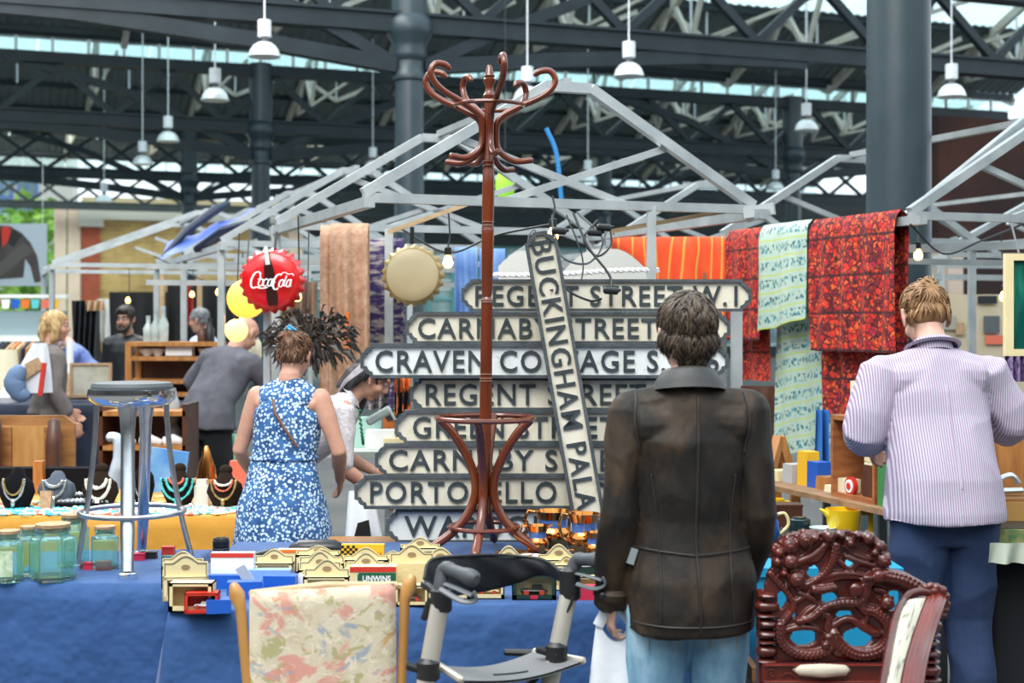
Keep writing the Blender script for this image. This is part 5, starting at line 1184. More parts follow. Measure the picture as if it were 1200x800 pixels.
    def garment(s, name, mat, fn, vox=None, amp=.006, fq=9, smooth=2, seed=0, vert=1.0):
        m = MB(); fn(m); me = voxel(m, name, mat, vox or s.vox, smooth, .5); k = s.k
        sd = Vector((seed*7.1, seed*3.3, 0))
        def w(c, n):
            q = Vector((c.x*fq, c.y*fq, c.z*fq*.45*vert))+sd; a = noise.noise(q)
            b = 1-2*abs(noise.noise(Vector((c.x*fq*.55+c.z*fq*.3, c.y*fq*.6, c.z*fq*.4-c.x*fq*.25))+sd*1.7)); return amp*(a*.7+(b-.5)*.9)
        wrinkle(me, w); return link(name, me, s.t, True)
    def shoes(s, mat):
        k = s.k
        for sd in (-1, 1):
            fx, fy = s.legs[0 if sd < 0 else 1]; m = MB(); m.loft([V(sd*fx, fy-.075, .05)*k, V(sd*fx, fy+.05, .052)*k, V(sd*fx, fy+.16, .040)*k, V(sd*fx, fy+.20, .03)*k], [(.042*k, .048*k), (.050*k, .046*k), (.047*k, .034*k), (.034*k, .024*k)], 14); m.build('shoe', mat, s.t, True)
    def trousers(s, mat, r=(.108, .098, .076, .068, .062), amp=.006, rows=((.80, .160, .115, 0), (.88, .178, .122, -.006), (.95, .172, .116, -.006), (1.03, .156, .106, 0))):
        def fn(m):
            for sd in (-1, 1): s.leg(m, sd, r, 0, .90, .07)
            s.torso(m, rows, 0, s.w*s.hipw)
        return s.garment('trousers', mat, fn, amp=amp, fq=10)
    def hair(s, mat, clumps=260, length=.05, balls=None, crown=(0, -.055, .11), lo=-.55, front=.35, lift=.004, seed=1, thick=.0045, extra=None, name='hair', spread=.35):
        m = MB(); balls = balls or [((0, -.020, .040), (.083, .098, .086)), ((0, -.055, -.012), (.070, .058, .062))]
        for c, r in balls: m.ball(c, r, 24)
        if extra: extra(m)
        v = voxel(m, 'hr', mat, .0065 if s.vox < .01 else .011, 2, .5)
        m = MB(); m.bm.from_mesh(v); bpy.data.meshes.remove(v)
        bv = BVHTree.FromBMesh(m.bm); rr = random.Random(seed); cr = Vector(crown); ctr = Vector((0, -.02, .03)); n = 0
        while n < clumps:
            d = Vector((rr.gauss(0, 1), rr.gauss(0, 1), rr.gauss(0, 1))).normalized()
            if d.z < lo or d.y > front+max(0, d.z)*.7: continue
            h = bv.ray_cast(ctr+d*.3, -d)
            if h[0] is None: continue
            p, nn = h[0], h[1]; t = (p-cr); t = t-nn*t.dot(nn)
            if t.length < .004: t = Vector((rr.gauss(0, 1), rr.gauss(0, 1), 0)); t = t-nn*t.dot(nn)
            t.normalize(); t = (t+nn.cross(t)*rr.gauss(0, spread)).normalized(); L = length*rr.uniform(.6, 1.25); pts = []
            for i in range(4):
                q = i/3; pts.append(p-nn*.003+t*L*q+nn*(lift*(4*q*(1-q))+lift*.8*q)-nn*(L*q)**2*3.0+Vector((0, 0, -.012*q*q)))
            th = thick*rr.uniform(.7, 1.3); m.loft(pts, [(th*.6, th*.5), (th, th*.6), (th*.8, th*.5), (th*.15, th*.15)], 5, nn.cross(t), False); n += 1
        m.bm.transform(s.Hm); return m.build(name, mat, s.t, True, angle=180)
def seam(fig, ob, pts, mat, r=.003, name='seam', dirn=(0, 1, 0)):
    bv = BVHTree.FromPolygons([v.co for v in ob.data.vertices], [p.vertices[:] for p in ob.data.polygons]); out = []; d = Vector(dirn)
    for p in pts:
        h = bv.ray_cast(Vector(p)-d*1.0, d)
        if h[0] is not None: out.append(h[0]+h[1]*r*.35)
    if len(out) > 1: return MB().loft(out, [r]*len(out), 6, (1, 0, 0)).build(name, mat, ob, True)
def lerp_pts(a, b, n): return [Vector(a).lerp(Vector(b), i/(n-1)) for i in range(n)]
def collar(fig, mat, r0=.072, r1=.062, h=.045, fall=.04, name='collar', z=1.468, tilt=.018, y0=-.014):
    # folded collar round the neck, open at the front
    def fn(u, v):
        a = radians(118)+radians(304)*u   # starts and ends near the front (+Y at 90 deg)
        prof = [(r0, 0), (r0*.97, h*.5), (r1, h), (r1+.008, h+.004), (r0+.014, h*.55), (r0+.026, h-fall)]
        f = v*(len(prof)-1); i = min(int(f), len(prof)-2); f -= i; r = prof[i][0]*(1-f)+prof[i+1][0]*f; zz_ = prof[i][1]*(1-f)+prof[i+1][1]*f
        p = V(r*cos(a)*1.08, r*sin(a)*.95+y0, 0); return fig.U(p.x, p.y, z+zz_-tilt*(sin(a)+.2))
    m = MB(); m.grid(fn, 40, 15); return m.build(name, mat, fig.t, True, angle=180)

# --- man in the leather jacket
LEA = NT('worn_leather'); co = LEA.coord('Object', (1, 1, .55)); n1 = LEA.noise(co, 4.5, 5, .6); n1.inputs['Distortion'].default_value = .8; n2 = LEA.noise(co, 28, 5, .65)
c = LEA.ramp(n1.outputs[0], [(.38, (.007, .0062, .0058)), (.50, (.014, .0108, .0085)), (.62, (.042, .026, .015)), (.78, (.09, .052, .028))]); c = LEA.mix(LEA.ramp(n2.outputs[0], [(.5, 0), (.8, .28)]), c, (.05, .034, .023)); LEA.base(c)
LEA.l(LEA.ramp(n2.outputs[0], [(.3, .52), (.7, .70)]), LEA.p.inputs['Roughness']); LEA.bump(LEA.noise(co, 45, 5, .7).outputs[0], .35, .006); LEA.p.inputs['Specular IOR Level'].default_value = .3; LEA = LEA.m
LEAC = mt('collar_leather', (.030, .032, .034), .55, 0, (.05, .048, .046), 20); SEAMM = mt('seam_leather', (.020, .016, .014), .5)
DEN = NT('washed_denim'); co = DEN.coord('Object', (1, 1, .5)); DEN.base(DEN.ramp(DEN.noise(co, 9, 5, .65).outputs[0], [(.3, (.10, .24, .40)), (.55, (.22, .42, .58)), (.75, (.42, .60, .70))])); DEN.p.inputs['Roughness'].default_value = .8; DEN.bump(DEN.noise(co, 260, 2).outputs[0], .2, .002); DEN = DEN.m; DENS = mt('denim_seam', (.30, .34, .30), .8)
f = Fig('man seen from behind in a worn dark brown leather jacket and pale jeans', .512, 4.15, 1.69, .06, 0, 0, .16, .02, 1.02, SKINP, .0052, armL=[(-.212, -.035, 1.10), (-.226, .02, .835)], armR=[(.212, -.03, 1.10), (.190, .10, .88)])
f.body(palms=((1, .2, 0), (-1, .2, 0)), curl=.75)
def jk(m):
    f.torso(m, [(.752, .196, .166, -.012), (.82, .198, .168, -.012), (.90, .196, .160, -.010), (.98, .180, .140, -.004), (1.08, .174, .126, 0), (1.20, .180, .126, 0), (1.32, .188, .126, 0), (1.385, .176, .106, -.006), (1.43, .135, .088, -.012), (1.468, .080, .070, -.014)], 0, 1.0); f.yoke(m, 1.0, .060, 1.440)
    for sd in (-1, 1): f.arm(m, sd, (.066, .060, .050)); m.ball(f.shL if sd < 0 else f.shR, (.064, .066, .060), 14)
    m.loft([f.wL+(f.wL-f.eL).normalized()*d_ for d_ in (-.03, .018)], [.052, .054], 16)
jo = f.garment('leather_jacket', LEA, jk, .0065, .0115, 9, 2, 3)
collar(f, LEAC, .078, .066, .056, .056, z=1.468)
seam(f, jo, lerp_pts((.012, 0, 1.40), (.0, 0, 1.0), 30)+lerp_pts((.0, 0, .99), (.006, 0, .745), 22)[1:], SEAMM, .0042)
for a, b in (((-.17, 0, .972), (-.005, 0, .955)), ((.005, 0, .955), (.17, 0, .965))): seam(f, jo, lerp_pts(a, b, 22), SEAMM, .0034)
for sd in (-1, 1): seam(f, jo, smoothpts([V(sd*.158, 0, 1.41), V(sd*.165, 0, 1.33), V(sd*.150, 0, 1.24)], 8), SEAMM, .004)
seam(f, jo, lerp_pts((-.170, 0, .762), (.170, 0, .758), 26), SEAMM, .003, 'hem_stitch')
for sd in (-1, 1): seam(f, jo, smoothpts([V(sd*.12, 0, 1.18), V(sd*.105, 0, 1.05), V(sd*.10, 0, .9), V(sd*.105, 0, .77)], 8), SEAMM, .003)
d_ = (f.wL-f.eL).normalized(); m = MB(); m.loft([f.wL-d_*.030, f.wL-d_*.012], [.058, .058], 18); m.build('cuff_strap', LEA, f.t, True); m = MB(); m.ball(f.wL-d_*.02+V(-.035, -.046, 0), (.010, .006, .010), 10); m.build('cuff_button', BLACK, f.t, True)
m = MB(); m.box((-.172, -.05, .945), (.02, .05, .045), Matrix.Rotation(.3, 3, 'Y')); m.build('pocket_edge', mt('grey_lining', (.25, .29, .29), .6), f.t, True, False)
to = f.trousers(DEN, (.108, .100, .080, .074, .070), .006); f.shoes(BLACK)
for sd in (-1, 1):
    for a, b in (((sd*.045, 0, .80), (sd*.135, 0, .805)), ((sd*.045, 0, .80), (sd*.05, 0, .70)), ((sd*.135, 0, .805), (sd*.13, 0, .70))): seam(f, to, lerp_pts(Vector(a)*f.k, Vector(b)*f.k, 10), DENS, .0025, 'pocket_seam')
HB = hairmat('dark_brown_hair', (.020, .014, .010), (.10, .068, .044))
f.hair(HB, 1500, .046, balls=[((0, -.020, .044), (.083, .099, .087)), ((0, -.060, -.010), (.068, .052, .066)), ((0, -.062, -.055), (.050, .034, .036)), ((.066, -.03, -.0), (.020, .032, .035)), ((-.066, -.03, -.0), (.020, .032, .035))], lift=.006, thick=.0042, lo=-.85, front=.2, spread=.4)
# white bag in his left hand
bg = f.t.matrix_basis @ f.wL; BAGM = mt('white_bag', (.80, .82, .86), .45, 0, (.72, .75, .80), 6, bump=(9, .5))
hx = .512-.238*.97+.02; hz = f.wL.z-.07
t = thing('carrier_bag', 'white plastic carrier bag held in the left hand of the leather jacket man', 'bag', (hx, 4.17, .28))
def bagfn(u, v):
    a = 2*pi*u; w = .052+.058*min(1, v*1.3); dd = .012+.035*v; cr = .010*sin(a*5+v*4)*v; return V(hx+(w+cr)*cos(a)*(1+.0*v)+.012*v, 4.17+(dd+cr)*sin(a), hz-.02-(hz-.30)*v*.97+.035*(1-v)*cos(2*a))
m = MB(); m.grid(bagfn, 48, 18, True); m.build('bag_body', BAGM, t, angle=180)
MB().loft(smoothpts([V(hx-.05, 4.16, hz-.01), V(hx-.02, 4.165, hz+.04), V(hx+.012, 4.17, hz+.045), V(hx+.045, 4.175, hz)], 5), [(.016, .004)]*16, 8).build('bag_handle', BAGM, t)

# --- man in the striped shirt
STR = NT('striped_shirt'); w_ = STR.n('ShaderNodeTexWave', wave_type='BANDS', bands_direction='X', i_Scale=36.0, i_Distortion=.6); STR.l(STR.coord('Object'), w_.inputs[0]); STR.base(STR.ramp(w_.outputs[1], [(.38, (.30, .22, .32)), (.62, (.52, .48, .56))])); STR.p.inputs['Roughness'].default_value = .8; STR.bump(STR.noise(STR.coord('Object'), 30, 4).outputs[0], .25, .006); STR = STR.m
TRN = mt('navy_trousers', (.010, .024, .075), .8, 0, (.020, .042, .11), 7, bump=(16, .4))
f = Fig('man seen from behind in a lilac striped shirt and navy trousers at the right', 1.575, 5.2, 1.79, .05, .22, 0, 0, .30, 1.08, SKINP, .007, armL=[(-.265, .06, 1.19), (-.17, .28, 1.10)], armR=[(.30, .10, 1.22), (.27, .33, 1.12)])
f.body(palms=((1, 0, -.3), (-1, 0, -.3)))
def sh(m):
    f.torso(m, [(.872, .212, .175, -.016), (.90, .214, .175, -.016), (1.0, .206, .160, -.01), (1.1, .196, .142, -.002), (1.22, .190, .132, 0), (1.32, .188, .128, 0), (1.39, .176, .110, -.006), (1.44, .128, .088, -.012), (1.475, .074, .068, -.014)], 0, 1.0); f.yoke(m, 1.0, .062, 1.448)
    for sd in (-1, 1): f.arm(m, sd, (.080, .080, .062), 0, .72); m.ball(f.shL if sd < 0 else f.shR, .07, 14)
so = f.garment('striped_shirt', STR, sh, .0075, .0105, 9, 2, 8); collar(f, STR, .070, .060, .045, .012, z=1.468)
seam(f, so, [f.U(0, 0, 1.36)+(f.U(.01, 0, 1.0)-f.U(0, 0, 1.36))*i/20 for i in range(21)], mt('pleat', (.45, .38, .48), .8), .003, 'back_pleat')
f.trousers(TRN, (.112, .104, .088, .080, .076), .012); f.shoes(DKWOOD)
HG = hairmat('ginger_hair', (.12, .052, .018), (.38, .21, .09))
def bun(m):
    for a, b, c, r in ((0, -.075, .075, .040), (.022, -.085, .045, .030), (-.020, -.09, .05, .028), (0, -.075, .02, .026)): m.ball((a, b, c), r, 12)
f.hair(HG, 420, .045, crown=(0, -.09, .06), lift=.006, extra=bun, seed=5, spread=.5, thick=.004)

# --- woman in the blue dress
t = NT('floral_dress'); co = t.coord('Object'); v1 = t.vor(co, 66); v2 = t.vor(co, 48); c = t.ramp(t.noise(co, 12).outputs[0], [(.35, (.012, .06, .19)), (.65, (.045, .15, .36))]); c = t.mix(t.ramp(v1.outputs['Distance'], [(.38, 1), (.48, 0)]), c, (.55, .68, .78)); c = t.mix(t.ramp(v2.outputs['Distance'], [(.16, 1), (.22, 0)]), c, (.008, .03, .10)); t.base(c); t.p.inputs['Roughness'].default_value = .85; DRS = t.m
f = Fig('woman seen from behind in a sleeveless blue floral dress with brown hair pinned up', -1.055, 6.56, 1.575, -.18, .12, .03, -.1, .22, .98, SKIN, .0085, armL=[(-.245, .03, 1.13), (-.22, .20, .95)], armR=[(.290, .02, 1.13), (.235, .22, .96)])
f.body()
def dr(m): f.torso(m, [(.50, .285, .235, -.01), (.62, .270, .225, -.01), (.75, .252, .205, -.012), (.88, .228, .175, -.012), (.97, .200, .145, -.008), (1.06, .172, .126, 0), (1.12, .166, .122, 0), (1.22, .178, .130, 0), (1.32, .182, .126, 0), (1.385, .160, .105, -.006), (1.425, .118, .085, -.012)], 0, 1.0); f.yoke(m, .74, .058, 1.462)
do = f.garment('dress', DRS, dr, .009, .008, 9, 2, 12)
m = MB(); bvh = BVHTree.FromPolygons([v.co for v in do.data.vertices], [p.vertices[:] for p in do.data.polygons])
def wrap(bv, ctr, pts, off=.006):
    out = []
    for p in pts:
        d = (Vector(p)-Vector(ctr)); d.z = 0; d.normalize(); h = bv.ray_cast(Vector((ctr[0], ctr[1], p[2]))+d*.6, -d)
        if h[0]: out.append(h[0]+h[1]*off)
    return out
pts = wrap(bvh, (0, .02, 0), [(-.10+.30*i/20, -.3+.1*(i/20), 1.245-.20*(i/20)**1.2) for i in range(21)], .022); MB().loft(pts, [(.010, .006)]*len(pts), 8, (0, 0, 1)).build('bag_strap', mt('tan_strap', (.20, .09, .05), .6), f.t, True)
pts = wrap(bvh, (0, 0, 0), [(cos(a*pi/20), sin(a*pi/20), .985) for a in range(40)], .002); MB().tube(pts, .008, 6, True).build('waist_seam', DRS, f.t, True)
f.shoes(DKWOOD)
HBR = hairmat('auburn_hair', (.05, .022, .012), (.20, .095, .045))
def updo(m):
    for a, b, c, r in ((0, -.085, .085, .040), (.03, -.09, .06, .03), (-.03, -.09, .07, .032), (0, -.10, .03, .028)): m.ball((a, b, c), r, 12)
f.hair(HBR, 420, .05, crown=(0, -.10, .07), lift=.006, extra=updo, seed=9, spread=.5)
m = MB(); m.loft([(-.030, -.112, .10), (0, -.126, .115), (.035, -.112, .098)], [(.007, .004), (.012, .006), (.006, .004)], 8); m.loft([(-.02, -.118, .115), (.01, -.125, .095)], [.006, .006], 8); m.bm.transform(f.Hm); m.build('hair_clip', mt('blue_clip', (.08, .40, .70), .2, coat=.5), f.t, True)

# --- dark haired woman bending, in profile
LACE = mt('white_lace', (.70, .68, .68), .8, 0, (.55, .50, .52), 60, bump=(70, .6))
f = Fig('dark haired woman in white lace bending forward in profile, left of the street signs', -1.10, 7.0, 1.60, -1.42, .70, 0, .0, .0, .92, SKIN, .0075, armL=[(-.20, .30, 1.02), (-.15, .50, .92)], armR=[(.22, .28, 1.0), (.20, .46, .86)])
f.body()
def lt_(m):
    f.torso(m, [(.86, .180, .130, 0), (.95, .172, .124, 0), (1.05, .156, .112, 0), (1.2, .162, .118, 0), (1.32, .170, .122, .004), (1.40, .155, .104, -.004), (1.435, .112, .084, -.01)], 0, .95); f.yoke(m, 1.0, .056, 1.448)
    for sd in (-1, 1): f.arm(m, sd, (.066, .058, .05), 0, .55)
f.garment('lace_blouse', LACE, lt_, .0095, .006, 14, 2, 5); f.trousers(BLKCLOTH); f.shoes(BLACK); collar(f, LACE, .070, .060, .03, .02)
HK = hairmat('black_streaked_hair', (.010, .009, .010), (.06, .055, .06)); HGY = hairmat('grey_hair', (.24, .21, .24), (.42, .40, .42))
def longh(m):
    m.loft([(-.06, -.02, .03), (-.075, .0, -.06), (-.068, .04, -.16), (-.055, .07, -.27), (-.045, .085, -.36)], [.036, .040, .036, .028, .010], 10)
    m.loft([(.062, -.05, .04), (.076, -.062, -.03), (.068, -.075, -.11), (.05, -.08, -.18)], [.034, .032, .030, .012], 10)
    m.loft([(0, -.09, .02), (0, -.11, -.06), (0, -.11, -.16)], [(.06, .03), (.065, .03), (.05, .02)], 10)
f.hair(HK, 260, .07, extra=longh, lo=-.4, seed=3, lift=.003)
m = MB()
for a in range(5):
    o_ = a*.012; m.loft([(.090-o_*.3, -.05-o_, .055), (.104-o_*.4, -.075-o_*.6, -.02), (.096, -.098-o_*.3, -.11), (.075, -.10, -.19)], [.003, .005, .005, .003], 6)
m.bm.transform(f.Hm); m.build('grey_streaks', HGY, f.t, True)
NECKG = mt('green_beads', (.02, .22, .10), .3); m = MB(); hp = f.Hm.translation
for i in range(22): a = pi*i/21; m.ball(V(.06*cos(a), hp.y-.07+.02*sin(a), hp.z-.16-.17*sin(a)), .0075, 8)
o = m.build('bead_necklace', NECKG, f.t, True); o['kind'] = 'stuff'
# --- bald man bending at the middle stall
GT = mt('grey_marl_shirt', (.07, .07, .09), .9, 0, (.105, .105, .125), 10)
def simple(f, top, mat, trm, rows=None, sleeve=.62, hemz=.86, amp=.008, vox=.012, seed=0):
    f.body()
    def g(m):
        f.torso(m, [(hemz, .205, .165, -.012), (.97, .192, .145, -.006), (1.08, .172, .124, 0), (1.22, .180, .126, 0), (1.32, .186, .126, 0), (1.39, .178, .110, -.006), (1.44, .13, .088, -.012), (1.47, .078, .07, -.014)], 0, f.w); f.yoke(m, 1.0, .060, 1.446)
        for sd in (-1, 1): f.arm(m, sd, (.070, .064, .05), 0, sleeve); m.ball(f.shL if sd < 0 else f.shR, .066*f.k, 10)
    o = f.garment(top, mat, g, vox, amp, 9, 2, seed); f.trousers(trm); f.shoes(BLACK); return o
f = Fig('bald man in a dark grey T-shirt bending over the middle stall, seen from behind', -2.14, 10.0, 1.74, -.45, .50, .10, -.2, .15, 1.14, SKIN, .011, armL=[(-.33, .22, 1.16), (-.36, .42, 1.0)], armR=[(.30, .30, 1.14), (.26, .52, 1.02)])
simple(f, 't_shirt', GT, BLKCLOTH, sleeve=.45, seed=4)
# --- blonde woman with a white bag
f = Fig('blonde woman in a grey brown cardigan with a white bag on her shoulder, far left', -3.55, 10.9, 1.69, -1.0, .05, 0, -.35, .06, .95, SKIN, .011, armL=[(-.23, .05, 1.12), (-.20, .22, .95)], armR=[(.24, -.02, 1.12), (.24, .12, .88)])
simple(f, 'cardigan', mt('grey_brown_knit', (.125, .105, .10), .9, 0, (.17, .145, .135), 14), BLKCLOTH, sleeve=.85, hemz=.92, seed=6)
HBL = hairmat('blonde_hair', (.34, .20, .075), (.66, .46, .22))
def bob(m):
    for sx_ in (-1, 1): m.loft([(sx_*.06, -.01, .04), (sx_*.085, .01, -.03), (sx_*.08, .0, -.10), (sx_*.06, -.02, -.15)], [.034, .034, .034, .014], 10)
    m.loft([(0, -.09, .02), (0, -.10, -.06), (0, -.09, -.14)], [(.07, .03), (.08, .035), (.06, .02)], 12)
f.hair(HBL, 240, .07, extra=bob, lo=-.5, seed=2, thick=.006, spread=.5)
t = thing('shoulder_bag', 'white plastic bag with brown and red panels hanging behind the blonde woman', 'bag', P(42, 440, 10.6))
def bg2(u, v): a = 2*pi*u; w = .05+.13*v-.03*v*v; return P(47-12*v, 402+58*v, 10.6)+V(w*cos(a)+.02*sin(5*a)*v, .06*sin(a)+.02*cos(4*a)*v, 0)
m = MB(); m.grid(bg2, 40, 16, True); m.build('bag_body', BAGM, t, angle=180)
MB().prism([(-.07, -.05), (.07, -.02), (.06, .06), (-.04, .05)], P(38, 432, 10.52), (1, 0, .4), (-.4, 0, 1), (0, .03, 0)).build('brown_panel', CORK, t, False, False); MB().bar(P(52, 425, 10.5), P(47, 463, 10.5), .03).build('red_panel', REDC, t, False, False)
MB().loft(smoothpts([P(24, 432, 10.5), P(17, 446, 10.5), P(22, 460, 10.5), P(32, 464, 10.5)], 4), [.05, .06, .07, .07, .08, .08, .08, .07, .07, .06, .06, .05, .04], 10).build('blue_pocket', mt('blue_grey_cloth', (.12, .19, .32), .8), t)
# --- bearded man in black leather
BLEA = mt('black_leather_jacket', (.006, .007, .009), .42, 0, (.012, .014, .018), 9, bump=(20, .3))
f = Fig('bearded dark haired man in a black leather jacket facing the camera behind the far stall', -3.62, 13.4, 1.75, pi-.25, .03, 0, .1, .12, 1.05, SKIND, .010)
simple(f, 'leather_jacket', BLEA, BLKCLOTH, sleeve=.95, hemz=.84, seed=9); HDK = hairmat('black_hair', (.010, .008, .007), (.035, .028, .024))
f.hair(HDK, 200, .05, balls=[((0, -.018, .046), (.084, .100, .090)), ((0, .03, .085), (.065, .055, .040)), ((0, -.055, -.01), (.07, .055, .06))], seed=4, thick=.006)
m = MB(); m.loft([(-.062, .03, -.03), (-.052, .06, -.07), (-.022, .085, -.098), (.022, .085, -.098), (.052, .06, -.07), (.062, .03, -.03)], [(.010, .014), (.016, .024), (.020, .024), (.020, .024), (.016, .024), (.010, .014)], 10); m.loft([(-.028, .088, -.058), (0, .096, -.046), (.028, .088, -.058)], [.006, .007, .006], 8); m.bm.transform(f.Hm); m.build('beard', HDK, f.t, True)
m = MB()
for sd in (-1, 1): m.loft([(sd*.048, .076, .036), (sd*.03, .092, .040), (sd*.012, .094, .034)], [.004, .006, .005], 8)
m.bm.transform(f.Hm); m.build('eyebrows', HDK, f.t, True)
# --- stooping man in blue, grey haired man, man behind the counter
f = Fig('stooping bald man with white beard in a blue shirt, left of the bearded man', -4.15, 14.3, 1.72, 1.9, .60, 0, .3, .1, 1.1, SKINP, .012, armL=[(-.26, .35, 1.1), (-.2, .5, .9)], armR=[(.26, .35, 1.1), (.2, .5, .9)])
simple(f, 'blue_shirt', mt('cornflower_shirt', (.10, .15, .42), .8, 0, (.20, .26, .46), 6), NAVY, sleeve=.5, seed=11)
m = MB(); m.loft([(-.055, .04, -.05), (0, .085, -.085), (.055, .04, -.05)], [.018, .028, .018], 10); m.bm.transform(f.Hm); m.build('beard', WHITE, f.t, True)
f = Fig('grey haired man in a pale blue shirt looking left, behind the wooden shelf', -3.05, 14.2, 1.74, 1.35, .08, 0, .0, .1, 1.08, SKIN, .012)
simple(f, 'pale_shirt', mt('sky_shirt', (.45, .53, .66), .8), NAVY, sleeve=.8, seed=12); f.hair(hairmat('grey_short_hair', (.10, .11, .12), (.30, .31, .32)), 160, .04, seed=7, thick=.006)
f = Fig('bald man whose head shows over the grey counter at far left', -6.0, 17.6, 1.70, .4, 0, 0, 0, 0, 1.05, SKIN, .014)
simple(f, 'dark_shirt', NAVY, NAVY, seed=13)
# ------------------------------------------------------------------ jewellery stall
rg = random.Random(21)
BROWNV = mt('brown_velvet', (.022, .013, .008), 1, spec=.2); BLACKV = mt('black_velvet', (.005, .005, .007), 1, spec=.2); GREYV = mt('grey_velvet', (.08, .10, .13), .85)
SILV = mt('silver_jewellery', (.78, .80, .82), .25, .9); TURQ = mt('turquoise_beads', (.10, .62, .58), .3); PEARL = mt('pearl_beads', (.80, .74, .64), .3); GOLDJ = mt('gold_jewellery', (.75, .52, .20), .3, .9); CORAL = mt('coral_beads', (.70, .16, .10), .4); AQUA = mt('aqua_beads', (.03, .42, .62), .3)
def bust(px, base, w, h, mat, head, label, necks, z=TZ):
    b = onz(px, base, z); k = b.y/F; W, H = w*k, h*k; t = thing('jewellery_bust', label, 'bust', b, 0)
    m = MB(); m.loft([(0, .0, 0), (0, 0, H*.08), (0, -.005, H*.35), (0, .0, H*.55), (0, .012, H*.70), (0, .016, H*.80)], [(W*.30, .05), (W*.36, .05), (W*.52, .05), (W*.46, .045), (W*.20, .035), (W*.17, .03)], 18, (1, 0, 0))
    m.build('bust_form', mat, t, True)
    if head: MB().ball((0, .016, H*.86), (W*.19, W*.19, H*.13), 14).build('bust_cap', mat, t, True)
    for i, (r, d, nm, br) in enumerate(necks):
        m = MB()
        for j in range(26):
            a = pi*(j+.5)/26; x = W*r*cos(a+pi); y = -sin(a)*H*d; zq = H*.66+y; yy = -.047-.008*sin(a); m.ball((x, yy-.004*i, zq), br*k*rg.uniform(.8, 1.25), 6)
        if i == 0 and len(necks) > 1: m.ball((0, -.062, H*.66-H*d-br*2.2*k), (br*1.6*k, br*k, br*3.2*k), 8)
        o = m.build('necklace', nm, t, True); o['kind'] = 'stuff'
    return t
bust(20, 596, 42, 56, BLACKV, False, 'black velvet bust with a silver chain necklace at the left edge', [(.30, .45, SILV, 1.6), (.27, .34, GOLDJ, 1.2)])
bust(67, 592, 44, 46, GREYV, False, 'grey bust with a silver collar and leaf shaped drop', [(.30, .42, SILV, 1.8), (.22, .15, SILV, 1.8)])
bust(118, 594, 42, 52, BROWNV, True, 'brown velvet bust with white pearls seen left of the stool leg', [(.34, .45, PEARL, 2.0), (.24, .20, PEARL, 2.2)])
bust(168, 590, 26, 60, BLACKV, False, 'tall narrow black bust behind the front stool leg', [(.30, .50, SILV, 1.0)])
bust(210, 592, 40, 50, BROWNV, True, 'brown velvet bust with turquoise bead strands', [(.46, .50, TURQ, 1.7), (.40, .42, BLACKV, 1.4), (.30, .30, TURQ, 1.6), (.2, .12, CORAL, 1.5)])
bust(264, 594, 42, 50, BROWNV, True, 'brown velvet bust with a gold triangular pendant beside the woman in blue', [(.34, .45, GOLDJ, 1.5), (.24, .12, PEARL, 1.5), (.26, .25, CORAL, 1.2)])
mats = [SILV, TURQ, PEARL, GOLDJ, CORAL, AQUA, PEARL, SILV]
groups = {i: MB() for i in range(len(mats))}
for i in range(620):
    x = rg.uniform(-2.55, -1.34); y = 6.70+abs(rg.gauss(0, .2)); j = rg.randrange(len(mats)); r = rg.uniform(.006, .014)
    if x < -2.1 and rg.random() < .3: j = 5
    if y > 7.6: continue
    if rg.random() < .5:
        a = rg.uniform(0, pi); groups[j].tube([V(x+.03*cos(q*pi/6)*rg.uniform(.8, 1.3), y+.022*sin(q*pi/6), TZ+.006) for q in range(12)], .004, 5, True)
    else: groups[j].ball((x, y, TZ+r*.6), (r*1.4, r*1.2, r*.8), 6)
for j, lb in enumerate(('loose silver rings and chains', 'loose turquoise beads', 'loose pearl strings', 'loose gold trinkets', 'loose coral trinkets', 'loose aqua blue bead strings', 'loose shell trinkets', 'loose silver brooches')):
    o = groups[j].build('beads', mats[j]); tag(o, lb+' spread over the mustard tablecloth', 'jewellery', kind='stuff')
for px_, py_, w_, lb in ((95, 596, 60, 'black jewellery tray with silver rows beside the grey bust'), (88, 588, 66, 'second black jewellery tray behind the first, with silver rows')):
    b = onz(px_, py_); k = b.y/F; t = thing('jewellery_tray', lb, 'tray', b); MB().box((0, .06, .014), (w_*k, .14, .028)).build('tray', BLACKV, t, True, False)
    m = MB()
    for i in range(12):
        for j in range(3): m.ball(((-.46+.085*i)*w_*k, .02+.04*j, .032), .010, 6)
    o = m.build('silver_rings', SILV, t, True); o['kind'] = 'stuff'
b = onz(54, 597); tag(MB().box(b+V(0, 0, .045), (.055, .03, .09), Matrix.Rotation(-.25, 3, 'X')).build('wooden_block', CORK, None, True, False), 'small upright tan block standing between the two left busts', 'block')
b = onz(237, 592); t = tag(MB().box(b+V(0, 0, .05), (.07, .05, .10)).box(b+V(0, 0, .115), (.05, .04, .03)).build('tin', PEARL, None, True, False), 'small cream tin between the turquoise and gold busts', 'tin')
t = thing('display_case', 'black upright display case with wooden edge behind the left busts', 'case', onz(56, 580))
MB().box(P(24, 566, 7.62), (.26, .10, .17)).box(P(86, 566, 7.62), (.34, .10, .17)).build('case_body', BLACKV, t, False, False); MB().box(P(46, 562, 7.54), (.05, .05, .20)).build('wood_edge', ORWOOD, t, False, False)
b = P(197, 555, 7.6); t = thing('seascape_picture', 'blue picture panel leaning behind the turquoise bust', 'picture', V(b.x, b.y, TZ))
MB().box(P(196, 557, 7.62), (.20, .02, .28), Matrix.Rotation(.14, 3, 'Y')).build('blue_panel', mt('blue_print', (.06, .24, .60), .5, 0, (.25, .48, .75), 5), t, False, False)
b = P(242, 550, 7.55); t = thing('antique_iron', 'old flat iron with orange wooden base behind the busts', 'iron', V(b.x, b.y, TZ))
